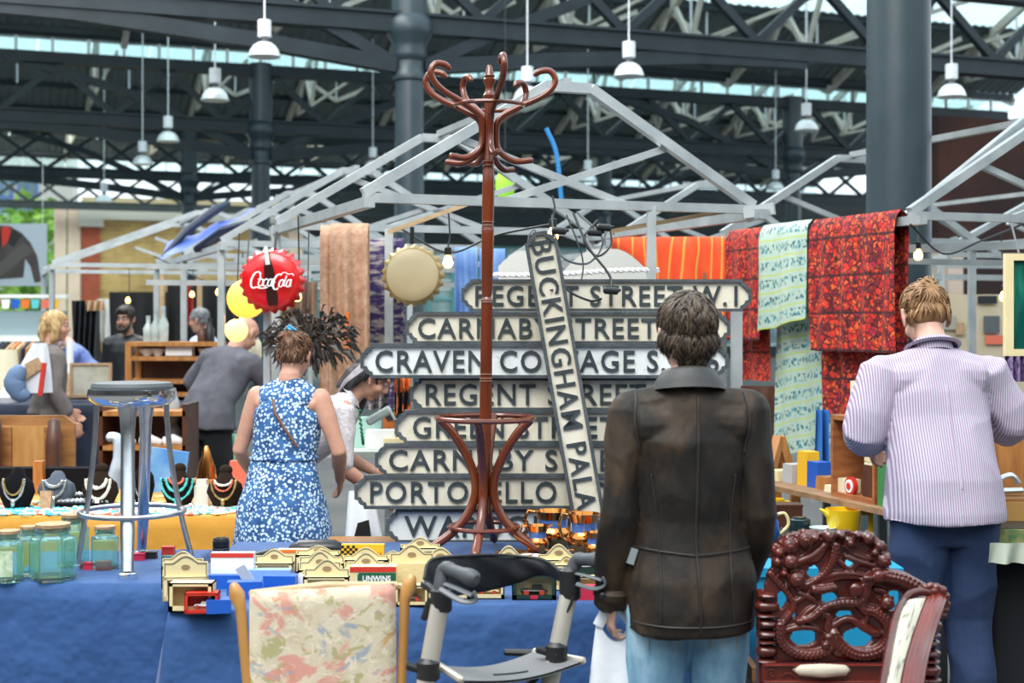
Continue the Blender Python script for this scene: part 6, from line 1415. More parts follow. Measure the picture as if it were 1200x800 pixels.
MB().loft([V(b.x, b.y, TZ+.08), V(b.x, b.y, TZ+.13), V(b.x, b.y, TZ+.22), V(b.x, b.y, TZ+.25)], [(.055, .04), (.05, .035), (.02, .02), (.012, .012)], 12).build('iron_body', COPPER, t); MB().box((b.x, b.y, TZ+.04), (.14, .10, .08)).build('wood_base', ORWOOD, t, False, False)
b = P(281, 575, 7.5); tag(MB().box(V(b.x, b.y, TZ+.09), (.12, .06, .18), None, .8).build('salmon_box', CORAL, None, True, False), 'salmon coloured box beside the gold pendant bust', 'box')
# panelled wooden chair / cupboard behind the left busts
t = thing('wooden_settle', 'honey coloured panelled wooden chair back behind the left jewellery busts', 'chair', P(38, 560, 8.3)*1); t.location.z = 0
def pz(px, py, D=8.3): return P(px, py, D)
MB().bar(pz(11, 500), pz(11, 560)-V(0, 0, .69), .09, .05).bar(pz(58, 500), pz(58, 560)-V(0, 0, .69), .05, .05).build('stile', WOOD, t, False, False)
m = MB(); m.prism([(-.26, -.5), (.26, -.5), (.26, .24), (.20, .29), (-.20, .29), (-.26, .24)], pz(35, 545)+V(0, 0, 0), (1, 0, 0), (0, 0, 1), (0, .03, 0)); m.build('back_frame', WOOD, t, False, False)
MB().box(pz(34, 535)+V(0, -.012, 0), (.36, .02, .36)).build('back_panel', mt('lighter_wood_panel', (.50, .27, .09), .45, 0, (.40, .20, .06), 6, stretch=(6, 1, 1)), t, False, False)
for px_ in (2, 70): MB().loft([pz(px_, 492)-V(0, .1, 0), pz(px_, 520)-V(0, .12, 0), V(pz(px_, 520).x, 8.2, .012)], [.035, .045, .04], 10).build('arm_post', DKWOOD, t)
MB().box(V(pz(36, 0).x, 8.05, .42), (.62, .46, .05)).build('seat', WOOD, t, False, False)
# ------------------------------------------------------------------ far left stall
NZ = .95
def onfar(px, py): return onz(px, py, NZ)
ct = thing('wooden_shelf', 'orange wooden shelf unit with white box on top at the far stall', 'shelf', V(P(200, 0, 11.9).x, 11.9, NZ))
def cp(px, py, dy=0): return P(px, py, 11.9)+V(0, dy, 0)
for px_ in (151, 253):
    for dy in (0, .32): MB().bar((cp(px_, 402).x, 11.9+dy, cp(px_, 402).z), (cp(px_, 402).x, 11.9+dy, NZ), .05).build('shelf_post', ORWOOD, ct, False, False)
for py in (403, 420, 447, 462): MB().bar(cp(148, py, .16), cp(256, py, .16), .36, .035).build('shelf_board', ORWOOD, ct, False, False)
MB().box(cp(202, 440, .33), (.72, .02, .5)).build('back_panel', DKWOOD, ct, False, False)
tag(MB().box(cp(208, 409, .1), (.22, .12, .11)).build('white_box', WHITE, None, True, False), 'white box standing in the orange wooden shelf', 'box')
for i, (px_, w_) in enumerate(((168, .09), (181, .08), (236, .07))):
    tag(MB().lathe([(0, 0), (.03, 0), (w_*.6, .03), (w_*.8, .06), (w_*.75, .065), (0, .03)], cp(px_, 420, .12)+V(0, 0, .018), 14).build('china_bowl', WHITE), ('left', 'middle', 'right')[i]+' china bowl in the orange wooden shelf', 'bowl', 'china in the shelf')
PGL = mt('pale_bottle_glass', (.30, .36, .35), .12, 0, (.45, .50, .48), 12)
for i, (px_, h_, m_) in enumerate(((168, .22, PGL), (177, .26, PGL), (186, .30, PGL), (232, .16, DKWOOD), (241, .2, BLACK))):
    tag(MB().lathe([(0, 0), (.04, 0), (.045, h_*.5), (.018, h_*.72), (.02, h_), (0, h_)], cp(px_, 403, .16)+V(0, 0, .018), 12).build('decanter', m_), ('pale short', 'pale', 'tall pale', 'small brown', 'black')[i]+' bottle standing on top of the orange wooden shelf', 'bottle', 'bottles on the shelf')
t = thing('framed_painting', 'pale framed painting standing on the far stall right of the blonde woman', 'painting', P(106, 468, 11.6))
MB().ringprism([(-.17, -.15), (.17, -.15), (.17, .13), (-.17, .13)], [(-.15, -.13), (.15, -.13), (.15, .11), (-.15, .11)], P(106, 444, 11.6), (1, 0, 0), (0, 0, 1), (0, .03, 0)).build('frame', CORK, t, False, False)
MB().box(P(106, 445, 11.62), (.31, .012, .25)).build('canvas', mt('pale_landscape', (.40, .36, .26), .7, 0, (.56, .53, .44), 9), t, False, False)
t = thing('lamp_shade', 'white drum lampshade at the far left edge', 'lamp', onfar(4, 468)); MB().lathe([(.14, .1), (.11, .42), (.105, .42), (.13, .1)], seg=18).build('shade', CREAM, t, True); MB().lathe([(.06, 0), (.02, .03), (.02, .15)], seg=10).build('base', DKWOOD, t, True)
b = onfar(13, 467); tag(MB().ball(b+V(0, 0, .11), .11, 16).lathe([(.05, .2), (.025, .26)], b, 10).build('glass_float', mt('green_bottle_glass', (.01, .32, .08), .1, coat=.5)), 'round green glass bottle at the far left stall', 'bottle')
b = onfar(8, 472); tag(MB().lathe([(.07, 0), (.09, .05), (.06, .10), (.03, .12), (0, .12)], b, 16).build('white_pot', WHITE), 'white pot standing on the navy tablecloth at far left', 'pot')
b = onfar(90, 470); tag(MB().loft([b+V(-.06, 0, .04), b+V(0, 0, .06), b+V(.08, 0, .03)], [.03, .045, .02], 8).build('brown_ornament', CORK), 'brown ornament on the navy tablecloth beside the painting', 'ornament')
b = onfar(82, 467); t = thing('side_lamp', 'tan lamp with white column behind the blonde woman', 'lamp', b); MB().lathe([(.05, 0), (.05, .18), (.03, .22)], seg=14).build('base', CORK, t, True); MB().lathe([(.03, .22), (.03, .5)], seg=10).build('column', WHITE, t, True)
t = thing('cream_vase', 'tall cream vase behind the bald man in the T-shirt', 'vase', V(P(296, 0, 10.6).x, 10.6, 1.26)); MB().lathe([(.0, 0), (.05, 0), (.07, .10), (.065, .19), (.035, .24), (.034, .27), (.045, .30), (.03, .30)], seg=24).build('vase_body', CREAM, t, True)
t = thing('market_table', 'tall dark side table under the cream vase', 'table', V(P(304, 0, 10.6).x, 10.6, 0)); MB().box((0, .05, 1.245), (.6, .5, .03)).build('table_top', DKWOOD, t, True, False)
for x, y in ((-.26, -.15), (.26, -.15), (-.26, .25), (.26, .25)): MB().bar((x, y, 0), (x, y, 1.23), .04).build('leg', DKWOOD, t, True, False)
# shelf with shoes under the stool, and white chair
t = thing('shoe_rack', 'low wooden rack behind the bar stool', 'rack', V(P(175, 0, 9.3).x, 9.3, 0))
for zz_ in (.55, .80, 1.02): MB().box((0, 0, zz_), (.55, .35, .03)).build('shelf_board', ORWOOD, t, True, False)
for x in (-.27, .27): MB().box((x, 0, .55), (.03, .35, 1.06)).build('side_panel', DKWOOD, t, True, False)
MB().box((0, .17, .55), (.53, .02, 1.0)).build('back_panel', DKWOOD, t, True, False)
for i, dx in enumerate((-.14, .03, .18)): tag(MB().loft([V(t.location.x+dx-.06, 9.2, .835), V(t.location.x+dx, 9.2, .85), V(t.location.x+dx+.07, 9.2, .83)], [(.03, .02), (.035, .03), (.02, .012)], 10).build('white_shoe', WHITE), ('left', 'middle', 'right')[i]+' white shoe on the wooden rack behind the stool', 'shoe', 'white shoes on the rack')
tag(MB().loft(smoothpts([P(128, 512, 8.6), P(138, 515, 8.6), P(138, 545, 8.6), P(133, 575, 8.6), V(P(134, 0, 8.6).x, 8.6, .02)], 4), [(.05, .03)]*8+[(.07, .04)]*9, 12).build('white_statue', mt('pale_blue_china', (.55, .64, .74), .3)), 'pale blue white curved figure behind the left stool leg', 'figure')
tag(MB().ball(P(201, 480, 9.4), (.06, .05, .12), 12).ball(P(203, 512, 9.4), (.06, .05, .11), 12).build('hanging_bag', mt('grey_plastic_bag', (.34, .37, .38), .4, bump=(20, .6))), 'grey plastic bag hanging by the right hand stool leg', 'bag')
def drape(name, px0, px1, py0, py1, D, mat, label, cat='cloth', folds=3, depth=.06):
    a, b_ = P(px0, py0, D), P(px1, py1, D)
    o = MB().grid(lambda u, v: V(a.x+(b_.x-a.x)*u, D+depth*sin(u*folds*2*pi+v)*(.3+.7*v), a.z+(b_.z-a.z)*v), 40, 10).build(name, mat, None, angle=180); return tag(o, label, cat)
drape('green_cloth', 272, 292, 508, 548, 7.9, mt('pale_green_cloth', (.22, .46, .38), .8, 0, (.30, .55, .47), 5), 'pale green cloth draped behind the woman in blue')
drape('dark_interior_sheet', 128, 196, 342, 420, 16.5, BLKCLOTH, 'black sheet standing for the dark stall interior behind the bearded man'); drape('dark_interior_sheet', 196, 275, 330, 420, 16.6, BLKCLOTH, 'black sheet standing for the dark stall interior behind the grey haired man')  # black sheets stand in for the shade inside the stall
drape('red_scarf', 220, 226, 335, 382, 16.0, REDC, 'narrow red scarf hanging by the wooden poles'); 
for i, px_ in enumerate((190, 216, 234)):
    tag(MB().bar(V(P(px_, 0, 15.8).x, 15.8, 0), P(px_, 322, 15.8), .05).build('wooden_pole', PALEWOOD, None, True, False), ('left', 'middle', 'right')[i]+' wooden pole of the stall above the orange shelf', 'pole')
drape('leather_garment', 84, 116, 352, 425, 14.9, BLEA, 'black leather garments hanging right of the blonde woman', 'garment', 5, .12); drape('pale_garment', 114, 128, 350, 400, 15.0, LINEN, 'pale lilac garment hanging beside the black leather garments', 'garment', 2)
drape('tan_garment', 100, 122, 352, 364, 14.8, CORK, 'tan hats hanging over the black leather garments', 'hat', 3)
t = thing('clothes_rail', 'clothes rail with orange and dark garments at far left', 'clothes rail', V(P(20, 0, 13.0).x, 13.0, 0))
MB().loft([P(-40, 399, 13.0), P(52, 399, 13.0)], [.018]*2, 8).build('rail', WHITEP, t); 
for x in (-35, 50): MB().bar(V(P(x, 0, 13).x, 13, 0), P(x, 399, 13), .035).build('post', WHITEP, t, False, False)
for i, (x, m_) in enumerate(((4, NAVY), (10, BLKCLOTH), (17, CORK), (23, ORWOOD), (29, PALEWOOD), (35, NAVY), (40, ORWOOD), (46, BLKCLOTH), (-4, DENIM))):
    o = MB().grid(lambda u, v: V(P(x-3.2, 0, 13).x+.05*u, 12.8+.4*v if False else 13-.22+.44*u*.2+.02*sin(9*u+i), P(0, 401+v*44, 13).z), 6, 6).build('hung_shirt', m_, None, angle=180)
    tag(MB().loft([P(x, 401, 13), P(x, 408, 13), P(x, 446, 13)], [(.012, .06), (.028, .22), (.030, .24)], 10, (1, 0, 0)).build('hung_coat', m_), ('navy', 'black', 'tan', 'rust', 'pale', 'second navy', 'second rust', 'second black', 'blue')[i]+' coat hanging on the far left clothes rail', 'coat', 'coats on the rail'); bpy.data.objects.remove(o)
# counter with bunting and the jacket poster
t = thing('stall_counter', 'grey stall counter with a white edge and bunting at the far left', 'counter', V(P(25, 0, 16.2).x, 16.2, 0))
MB().box(P(12, 379, 16.2), (1.25, .1, .29)).build('counter_panel', mt('counter_grey', (.22, .30, .32), .6), t, False, False); MB().box(P(12, 396, 16.1), (1.3, .16, .06)).build('white_edge', WHITEP, t, False, False); MB().box(P(12, 347, 16.2), (1.3, .1, .04)).build('top_bar', WHITEP, t, False, False)
MB().box(V(P(12, 0, 16.25).x, 16.25, .65), (1.25, .06, 1.3)).build('lower_panel', DARKI, t, False, False)
cols = [TEALC, CORAL, YELLOWC, GREENC, PINKC, WHITE, BLUEC, ORANGEC]
for i in range(11):
    x = P(-48+i*11.5, 0, 16.2).x; zt_ = P(0, 351, 16.2).z
    MB().prism([(-.05, 0), (.05, 0), (.035, -.10), (-.035, -.10)], (x, 16.12, zt_), (1, 0, 0), (0, 0, 1), (0, .008, 0)).build('bunting_flag', cols[i % 8], t, False, False)
t = thing('jacket_poster', 'large hanging poster showing a dark leather jacket on grey, top left', 'poster', P(0, 300, 24)); t.location.z = P(0, 336, 24).z
kp = 24/F
def pp(x, y, d=0): return P(x, y, 24)+V(0, -d, 0)
MB().box(pp(-2, 298.5), (114*kp, .03, 73*kp)).build('banner', mt('poster_grey', (.46, .52, .58), .6), t, False, False)
PJ = mt('poster_jacket', (.045, .035, .035), .7, 0, (.085, .070, .066), 3); PJ2 = mt('poster_jacket_dark', (.022, .018, .02), .7)
poly = lambda pts, d, th, nm, m_: MB().prism([((x)*kp, -(y)*kp) for x, y in pts], pp(0, 0, d), (1, 0, 0), (0, 0, 1), (0, -th, 0)).build(nm, m_, t, False, False)
poly([(-30, 332), (-34, 290), (-20, 272), (0, 264), (12, 265), (26, 273), (36, 284), (44, 300), (49, 330), (41, 331), (36, 312), (30, 303), (28, 325), (0, 327)], .018, .004, 'jacket_print', PJ)
poly([(2, 268), (8, 264), (14, 270), (10, 282), (4, 290), (1, 278)], .023, .003, 'red_shirt_print', REDC)
poly([(28, 284), (40, 294), (0, 325), (-20, 325)], .023, .002, 'sleeve_print', mt('poster_sleeve', (.10, .085, .082), .7)); poly([(14, 268), (26, 276), (16, 290), (10, 284)], .024, .002, 'lapel_print', PJ2); poly([(-4, 268), (2, 268), (3, 284), (-6, 296)], .024, .002, 'lapel_print', PJ2)
for x in (-50, 50): MB().tube([pp(x, 262), P(x, 190, 24.0)], .006, 6).build('hanging_cord', ROD, t)
# glowing globe lanterns and bulbs
GLOBE = mt('lit_paper_globe', (.85, .50, .08), .6, emit=((1.0, .52, .06), .75)); GLOBE2 = mt('lit_small_globe', (.9, .7, .25), .6, emit=((1.0, .70, .18), .95))
for px_, py_, r_, m_, D, lb in ((289, 350, 23, GLOBE, 9.0, 'large glowing yellow globe lantern behind the red bottle cap sign'), (277, 387, 13.5, GLOBE2, 9.4, 'small glowing yellow globe lantern below the large one')):
    c = P(px_, py_, D); t = thing('globe_lantern', lb, 'lantern', c); m = MB(); m.ball((0, 0, 0), r_*D/F, 24); m.build('globe', m_, t, True)
    MB().lathe([(.02, r_*D/F-.005), (.02, r_*D/F+.03), (0, r_*D/F+.03)], seg=10).build('socket', BLACK, t, True); MB().tube([V(0, 0, r_*D/F+.03), V(0, .1, 2.2-c.z)], .005, 5).build('cord', BLACK, t, True)
GLASSW = mt('warm_bulb', (1, .8, .4), .2, emit=((1.0, .52, .12), 4)); FIL = mt('filament', (1, .8, .4), .2, emit=((1.0, .75, .35), 30))
BULB = [(150, 351, 15.6, 'lit bulb above the bearded man'), (256, 341, 13.0, 'lit bulb above the grey haired man'), (262, 381, 12.4, 'lit bulb beside the small globe lantern'), (225, 344, 15.4, 'lit bulb by the red scarf'), (348, 345, 7.9, 'small lit bulb at the right edge of the red bottle cap sign'), (525, 305, 7.3, 'lit bulb beside the cream bottle cap sign'), (648, 273, 6.6, 'lit bulb at the top of the tilted street sign'), (1076, 297, 8.25, 'lit filament bulb between the thick column and the booth'), (1176, 346, 9.5, 'lit bulb left of the green chalkboard'), (283, 372, 11.0, 'small lit bulb above the small globe lantern')]
for px_, py_, D, lb in BULB:
    c = P(px_, py_, D); t = thing('light_bulb', lb, 'bulb', c)
    MB().lathe([(0, -.040), (.018, -.036), (.026, -.020), (.026, -.006), (.016, .018), (.012, .028)], seg=14).build('bulb_glass', GLASSW, t, True)
    MB().lathe([(.014, .026), (.018, .03), (.018, .065), (.008, .07)], seg=12).build('socket', BLACK, t, True); MB().tube([V(0, 0, .068), V(.01, .02, .12), V(.0, .05, max(.16, min(.5, 2.2-c.z)))], .005, 5).build('cord', BLACK, t, True)
for pts, lb in (((P(1066, 262, 7.8), P(1105, 297, 7.9), P(1150, 282, 8.0), P(1200, 262, 8.2)), 'black string light cable sagging under the right hand bars'), ((P(470, 268, 7.4), P(525, 296, 7.4), P(580, 276, 7.4), P(650, 262, 7.2)), 'string light cable sagging right of the cream bottle cap sign'), ((P(180, 300, 13.6), P(256, 334, 13.1), P(300, 320, 12.0)), 'string light cable hanging by the left stall poles')):
    tag(MB().tube(smoothpts(pts, 8), .006, 6).build('light_cable', BLACK), lb, 'cable')
# ------------------------------------------------------------------ between the women and the signs
t = thing('goods_table', 'pale side table with goods left of the street signs', 'table', V(-.88, 7.6, 0)); MB().box((-.86, 7.75, .92), (.9, .7, .03)).build('table_top', mt('pale_table', (.50, .56, .50), .6), t, False, False)
for x, y in ((-1.25, 7.45), (-.47, 7.45), (-1.25, 8.05), (-.47, 8.05)): MB().bar((x, y, 0), (x, y, .91), .04).build('leg', GREYP, t, False, False)
for i, (x, y, h_, m_, lb) in enumerate(((-.70, 7.6, .10, WHITE, 'white folded cloth'), (-.60, 7.55, .06, CARD, 'cream papers'), (-.78, 7.7, .16, mt('sea_green_box', (.35, .55, .48), .5), 'sea green box'), (-.55, 7.75, .2, DKGREEN, 'dark green box'), (-.66, 7.9, .32, mt('dark_print_panel', (.02, .02, .03), .7, 0, (.65, .16, .03), 9, .5, .55), 'black and orange printed box'))):
    tag(MB().box((x, y, .936+h_/2), (.16, .12, h_), None, .95).build('boxed_goods', m_, None, True, False), lb+' on the pale side table left of the street signs', 'goods')
tag(MB().loft([P(432, 494, 7.2), P(456, 480, 7.2)], [.022, .022], 10).loft([P(456, 480, 7.2), P(463, 492, 7.2)], [.010, .006], 8).build('rolled_papers', mt('pale_paper_roll', (.62, .70, .68), .5)), 'pale rolled paper sticking out left of the GREEN STREET sign', 'paper roll')
drape('printed_cloth', 462, 482, 442, 485, 7.3, mt('orange_black_print', (.015, .014, .016), .8, 0, (.70, .17, .03), 10, .5, .54), 'black and orange printed cloth left of the lower REGENT STREET sign'); drape('grey_print_cloth', 428, 462, 440, 480, 7.5, PURP, 'grey purple printed cloth behind the bent woman')
t = thing('shopping_bag', 'white plastic shopping bag with a black panel lettered RS, beside the blue dress', 'bag', V(P(425, 0, 6.34).x, 6.40, .30))
def bg3(u, v): a = 2*pi*u; q = P(423+4*v, 575+66*v, 6.40); return q+V((.055+.035*v)*cos(a), (.03+.03*v)*sin(a)+.008*sin(6*a)*v, 0)
m = MB(); m.grid(bg3, 40, 14, True); m.build('bag_body', BAGM, t, angle=180)
MB().prism([(-.05, -.10), (.055, -.10), (.035, .05), (-.015, .035)], P(423, 622, 6.325), (1, 0, 0), (0, 0, 1), (0, .004, 0)).build('black_panel', BLACK, t, False, False)
put_text('RS', P(426, 634, 6.318), (1, 0, 0), (0, 0, 1), .04, .002, WHITE, t, 'printed_letter', width=.075, bold=.02)
# black feathers and ribbons
t = thing('feather_wreath', 'bushy black feather wreath hanging above the woman in blue', 'wreath', P(362, 402, 7.6)); m = MB(); rf = random.Random(5)
for i in range(420):
    a = rf.uniform(0, 2*pi); r0 = rf.uniform(.0, .15); c = P(364, 397, 7.6)+V(r0*cos(a)*1.5, rf.uniform(-.06, .06), r0*sin(a)); d = V(cos(a)*1.3, rf.uniform(-.6, .4), sin(a)).normalized(); L = rf.uniform(.035, .08)
    m.loft([c, c+d*L*.5+V(0, 0, .01), c+d*L+V(0, 0, -.02)], [(.003, .002), (.014, .003), (.003, .002)], 5, (rf.uniform(-1, 1), .3, rf.uniform(-1, 1)), False)
o = m.build('feathers', mt('black_feather', (.012, .010, .010), .5, 0, (.07, .055, .045), 30), t); o['kind'] = 'stuff'
MB().tube([P(360, 385, 7.6), P(362, 270, 7.8)], .004, 5).build('cord', BLACK, t)
tag(MB().bar(P(313, 358, 7.65), P(313, 430, 7.65)-V(0, 0, 1.2), .035).build('sign_pole', ALU, None, True, False), 'grey metal pole below the red bottle cap sign', 'pole')
tag(MB().bar(P(407, 366, 8.1), P(407, 410, 8.1), .02).build('orange_rod', ORANGEC, None, True, False), 'orange rod hanging below the beige lace scarf', 'rod')
drape('brown_boards', 330, 372, 330, 400, 9.3, mt('brown_boards', (.20, .12, .08), .7, 0, (.30, .19, .13), 8, stretch=(8, 1, 1)), 'brown hanging fabric behind the feather wreath')
# ------------------------------------------------------------------ cables and rope over the signs
for pts, lb, m_, r_ in (((P(647, 252, 6.2), P(650, 300, 6.0), P(662, 336, 5.94), P(690, 352, 5.92), P(705, 350, 5.94)), 'black cable hanging across the tilted street sign to a plug', BLACK, .005), ((P(672, 250, 6.3), P(690, 290, 6.1), P(714, 322, 6.0), P(716, 342, 5.96)), 'black cable dropping to the black adapter on the top sign', BLACK, .006), ((P(676, 248, 6.3), P(706, 280, 6.25), P(690, 308, 6.2), P(660, 302, 6.15), P(650, 275, 6.2)), 'grey looped cable right of the tilted street sign', GREYP, .005), ((P(664, 252, 6.3), P(682, 300, 6.2), P(680, 330, 6.1), P(664, 336, 6.05), P(645, 340, 5.9)), 'thin black cable loop over the tilted street sign', BLACK, .004), ((P(712, 256, 6.3), P(716, 285, 6.25), P(700, 300, 6.2), P(684, 280, 6.2), P(700, 258, 6.3)), 'coiled black cable under the stall bar', BLACK, .005)):
    tag(MB().tube(smoothpts(pts, 8), r_, 6).build('cable', m_), lb, 'cable')
def plug(px, py, D, rz, lb): tag(MB().loft([P(px-7, py, D), P(px+7, py+1, D)], [(.016, .020)]*2, 10).loft([P(px+7, py, D), P(px+11, py, D)], [.008, .006], 8).build('plug_adapter', BLACK), lb, 'plug')
plug(655, 270, 6.1, 0, 'black plug adapter at the top of the tilted street sign'); plug(708, 266, 6.2, 0, 'black plug adapter under the stall bar'); plug(716, 340, 5.93, 0, 'black plug adapter hanging on the topmost street sign'); plug(697, 272, 6.2, .3, 'middle black plug adapter among the cables')
m = MB(); rp = [P(578+i*2, 322-.05*i+1.5*sin(i*.06), 7.05+.0022*i) for i in range(98)]
for ph in (0, pi): m.tube([p+V(0, .008*cos(i*.9+ph), .008*sin(i*.9+ph)) for i, p in enumerate(rp)], .007, 5)
tag(m.build('white_rope', WHITE), 'white twisted rope stretched above the topmost street sign', 'rope')
tag(MB().tube(smoothpts([P(640, 150, 12), P(652, 180, 12), P(658, 235, 12)], 8), .02, 8).build('blue_hose', mt('blue_hose', (.02, .22, .55), .4)), 'blue hose hanging from the roof right of the coat stand', 'hose')
tag(MB().ball(P(592, 218, 17), (.12, .1, .22), 12).build('green_vest', mt('lime_vest', (.35, .75, .05), .7)), 'lime green vest hanging behind the coat stand pole', 'vest')
MB().tube([P(592, 200, 17), P(592, -40, 18)], .006, 5).build('cord', BLACK, bpy.data.objects['green_vest'])
# ------------------------------------------------------------------ goods on the right
sa_, sb_ = V(1.16, 6.95, .84), V(1.62, 5.62, .84); sd_ = (sb_-sa_).normalized(); sn = V(-sd_.y, sd_.x, 0)
if sn.x < 0: sn = -sn
SY = atan2(sd_.y, sd_.x)
t = thing('shelf_bench', 'long wooden board shelf carrying the crate on the right', 'shelf', V(1.4, 6.3, 0))
RS = Matrix.Rotation(SY, 3, 'Z')
MB().box((sa_+sb_)/2+sn*.20+V(0, 0, -.012), ((sb_-sa_).length, .42, .024), RS).build('shelf_board', mt('worn_board', (.34, .20, .10), .7, 0, (.22, .12, .06), 10), t, False, False)
for q in (.06, .40, .72):
    p = sa_.lerp(sb_, q)+sn*.38; MB().bar((p.x, p.y, 0), (p.x, p.y, .82), .035).build('leg', GREYP, t, False, False)
# crate
cr = sa_.lerp(sb_, .60)+sn*.17; t = thing('wooden_crate', 'open orange wooden crate on the right hand shelf', 'crate', (cr.x, cr.y, .84), SY)
CRW = mt('crate_wood', (.40, .15, .045), .6, 0, (.28, .09, .03), 9, stretch=(1, 1, 5)); L_, W_2, H_2 = .34, .26, .36
MB().box((0, 0, .01), (L_, W_2, .02)).build('bottom', CRW, t, True, False); MB().box((0, 0, H_2-.01), (L_, W_2, .02)).build('top', CRW, t, True, False)
for x in (-L_/2+.008, L_/2-.008): MB().box((x, 0, H_2/2), (.016, W_2, H_2-.042)).build('side', CRW, t, True, False)
yb = W_2/2-.006 if (RS @ V(0, 1, 0)).dot(sn) > 0 else -W_2/2+.006
MB().box((0, yb, H_2/2), (L_-.034, .012, H_2-.042)).build('back', DKWOOD, t, True, False)
def oncr(x, y, z): return V(cr.x, cr.y, .84)+RS @ V(x, y, z)
yf = -yb
for i in range(5): tag(MB().box(oncr(.09, yf*.2, .16+.022*i), (.10, .14, .019), RS).build('book', CARD if i % 2 else CREAM, None, True, False), ('bottom', 'second', 'third', 'fourth', 'top')[i]+' book of the pile inside the crate', 'book', 'books in the crate')
tag(MB().box(oncr(.09, yf*.2, .09), (.11, .15, .136), RS).build('carton', DKWOOD, None, True, False), 'brown carton under the books inside the crate', 'carton')
p = oncr(-.05, yf*.85, .055); t = thing('round_tin', 'round red and white tin with a ring emblem at the crate front', 'tin', V(p.x, p.y, .86)); Rt = Matrix.Rotation(SY+(pi if yf < 0 else 0), 3, 'Z') @ Matrix.Rotation(-pi/2, 3, 'X')
for r_, d_, m_, nm in ((.040, .0, REDC, 'rim'), (.029, .004, WHITE, 'ring'), (.015, .007, REDC, 'centre')): MB().lathe([(0, -.012), (r_, -.012), (r_, .006+d_), (0, .006+d_)], p, 24, Rt).build(nm, m_, t)
tag(MB().box(oncr(-.11, yf*.6, .05), (.09, .06, .06), RS).build('paper_box', CREAM, None, True, False), 'small cream box left of the round red tin in the crate', 'box')
REDG = mt('red_glass', (.55, .008, .012), .08, coat=.6); TEALG = mt('teal_weave', (.02, .30, .32), .6, 0, (.05, .42, .44), 40)
p = oncr(-.03, 0, H_2); t = tag(MB().lathe([(0, 0), (.028, 0), (.022, .012), (.05, .035), (.068, .075), (.070, .095), (.064, .095), (.045, .04), (0, .02)], p, 22).build('red_bowl', REDG), 'red glass bowl standing on the crate', 'bowl')
p = oncr(.12, 0, H_2); tag(MB().box(p+V(0, 0, .045), (.15, .14, .09), RS).build('teal_basket', TEALG, None, True, False), 'teal woven basket standing on the crate', 'basket')
p = oncr(-.13, .02, H_2); tag(MB().box(p+V(0, 0, .075), (.035, .13, .15), RS).build('paper_stack', CREAM, None, True, False), 'upright cream book standing on the crate left of the red bowl', 'book')
p = oncr(.245, yf*.3, 0); tag(MB().box(p+V(0, 0, .115), (.11, .18, .23), RS).build('green_tin', mt('green_tin', (.05, .22, .07), .4, coat=.3), None, True, False), 'dark green tin box beside the crate', 'tin')
tag(MB().loft(smoothpts([p+V(-.06, 0, .232), p+V(-.03, 0, .27), p+V(.03, 0, .275)], 5), [(.012, .004)]*11, 8).build('sickle_blade', SILV), 'curved metal blade standing on the dark green tin box', 'blade')
for i, (q, w_, h_, m_, lb, cat) in enumerate(((.04, .12, .05, CARD, 'pale papers', 'papers'), (.12, .10, .09, mt('silver_box', (.45, .45, .46), .4), 'silver grey box', 'box'), (.20, .07, .16, YELLOWC, 'yellow box', 'box'), (.27, .08, .12, BLUEC, 'blue box', 'box'), (.33, .09, .06, ORWOOD, 'orange wooden bowl', 'bowl'), (.40, .12, .03, CREAM, 'cream paper pad', 'pad'))):
    p = sa_.lerp(sb_, q)+sn*.16; tag(MB().box(p+V(0, 0, h_/2), (.09, w_, h_), RS, .95).build('shelf_goods', m_, None, True, False), lb+' on the board shelf left of the crate', cat)
t = thing('small_easel', 'orange wooden trestle legs under the pale green cloth', 'easel', V(P(912, 0, 7.1).x, 7.15, .70))
MB().bar(P(913, 512, 7.15), P(896, 575, 7.05), .045).bar(P(913, 512, 7.15), P(932, 575, 7.2), .045).build('legs', ORWOOD, t, False, False); MB().bar(P(913, 515, 7.15), V(P(913, 0, 7.2).x+.0, 7.4, .012), .04).build('rear_leg', ORWOOD, t, False, False)
for x_, py_ in ((896, 575), (932, 575)): MB().bar(P(x_, py_, 7.12), V(P(x_, 0, 7.12).x, 7.12, .012), .045).build('leg', ORWOOD, t, False, False)
drape('blue_smock', 956, 972, 480, 565, 7.0, mt('royal_blue_smock', (.02, .14, .45), .8), 'royal blue cloth hanging left of the crate', 'cloth', 2); drape('brown_leather_flap', 868, 908, 452, 520, 7.35, DKWOOD, 'dark brown leather bag flap behind the leather jacket shoulder', 'bag', 1, .04)
# lower table
def low(px, py): return onz(px, py, TZ)
YG = mt('yellow_plastic', (.82, .52, .01), .3, coat=.4)
def pitcher(px, base, w, h, label):
    b = low(px, base); k = b.y/F; r = w*k/2; H = h*k; t = thing('yellow_jug', label, 'jug', b)
    m = MB(); m.lathe([(0, 0), (r*.86, 0), (r*.9, .006), (r, H*.96), (r*1.02, H), (r*.95, H), (r*.85, .012), (0, .012)], seg=24); m.loft([(-r*.9, 0, H*.80), (-r*1.15, 0, H*.93), (-r*1.35, 0, H)], [(r*.35, r*.2), (r*.25, r*.12), (r*.08, r*.04)], 10, (0, 1, 0)); m.build('jug_body', YG, t, True)
    MB().loft(smoothpts([V(r*.9, 0, H*.86), V(r*1.45, 0, H*.86), V(r*1.5, 0, H*.8), V(r*1.5, 0, H*.15), V(r*1.4, 0, H*.1)], 4), [(r*.10, r*.16)]*17, 8, (0, 1, 0)).build('handle', YG, t, True)
pitcher(989, 628, 42, 32, 'yellow plastic jug with square handle above the carved chair'); pitcher(908, 612, 22, 28, 'yellow mug partly behind the leather sleeve')
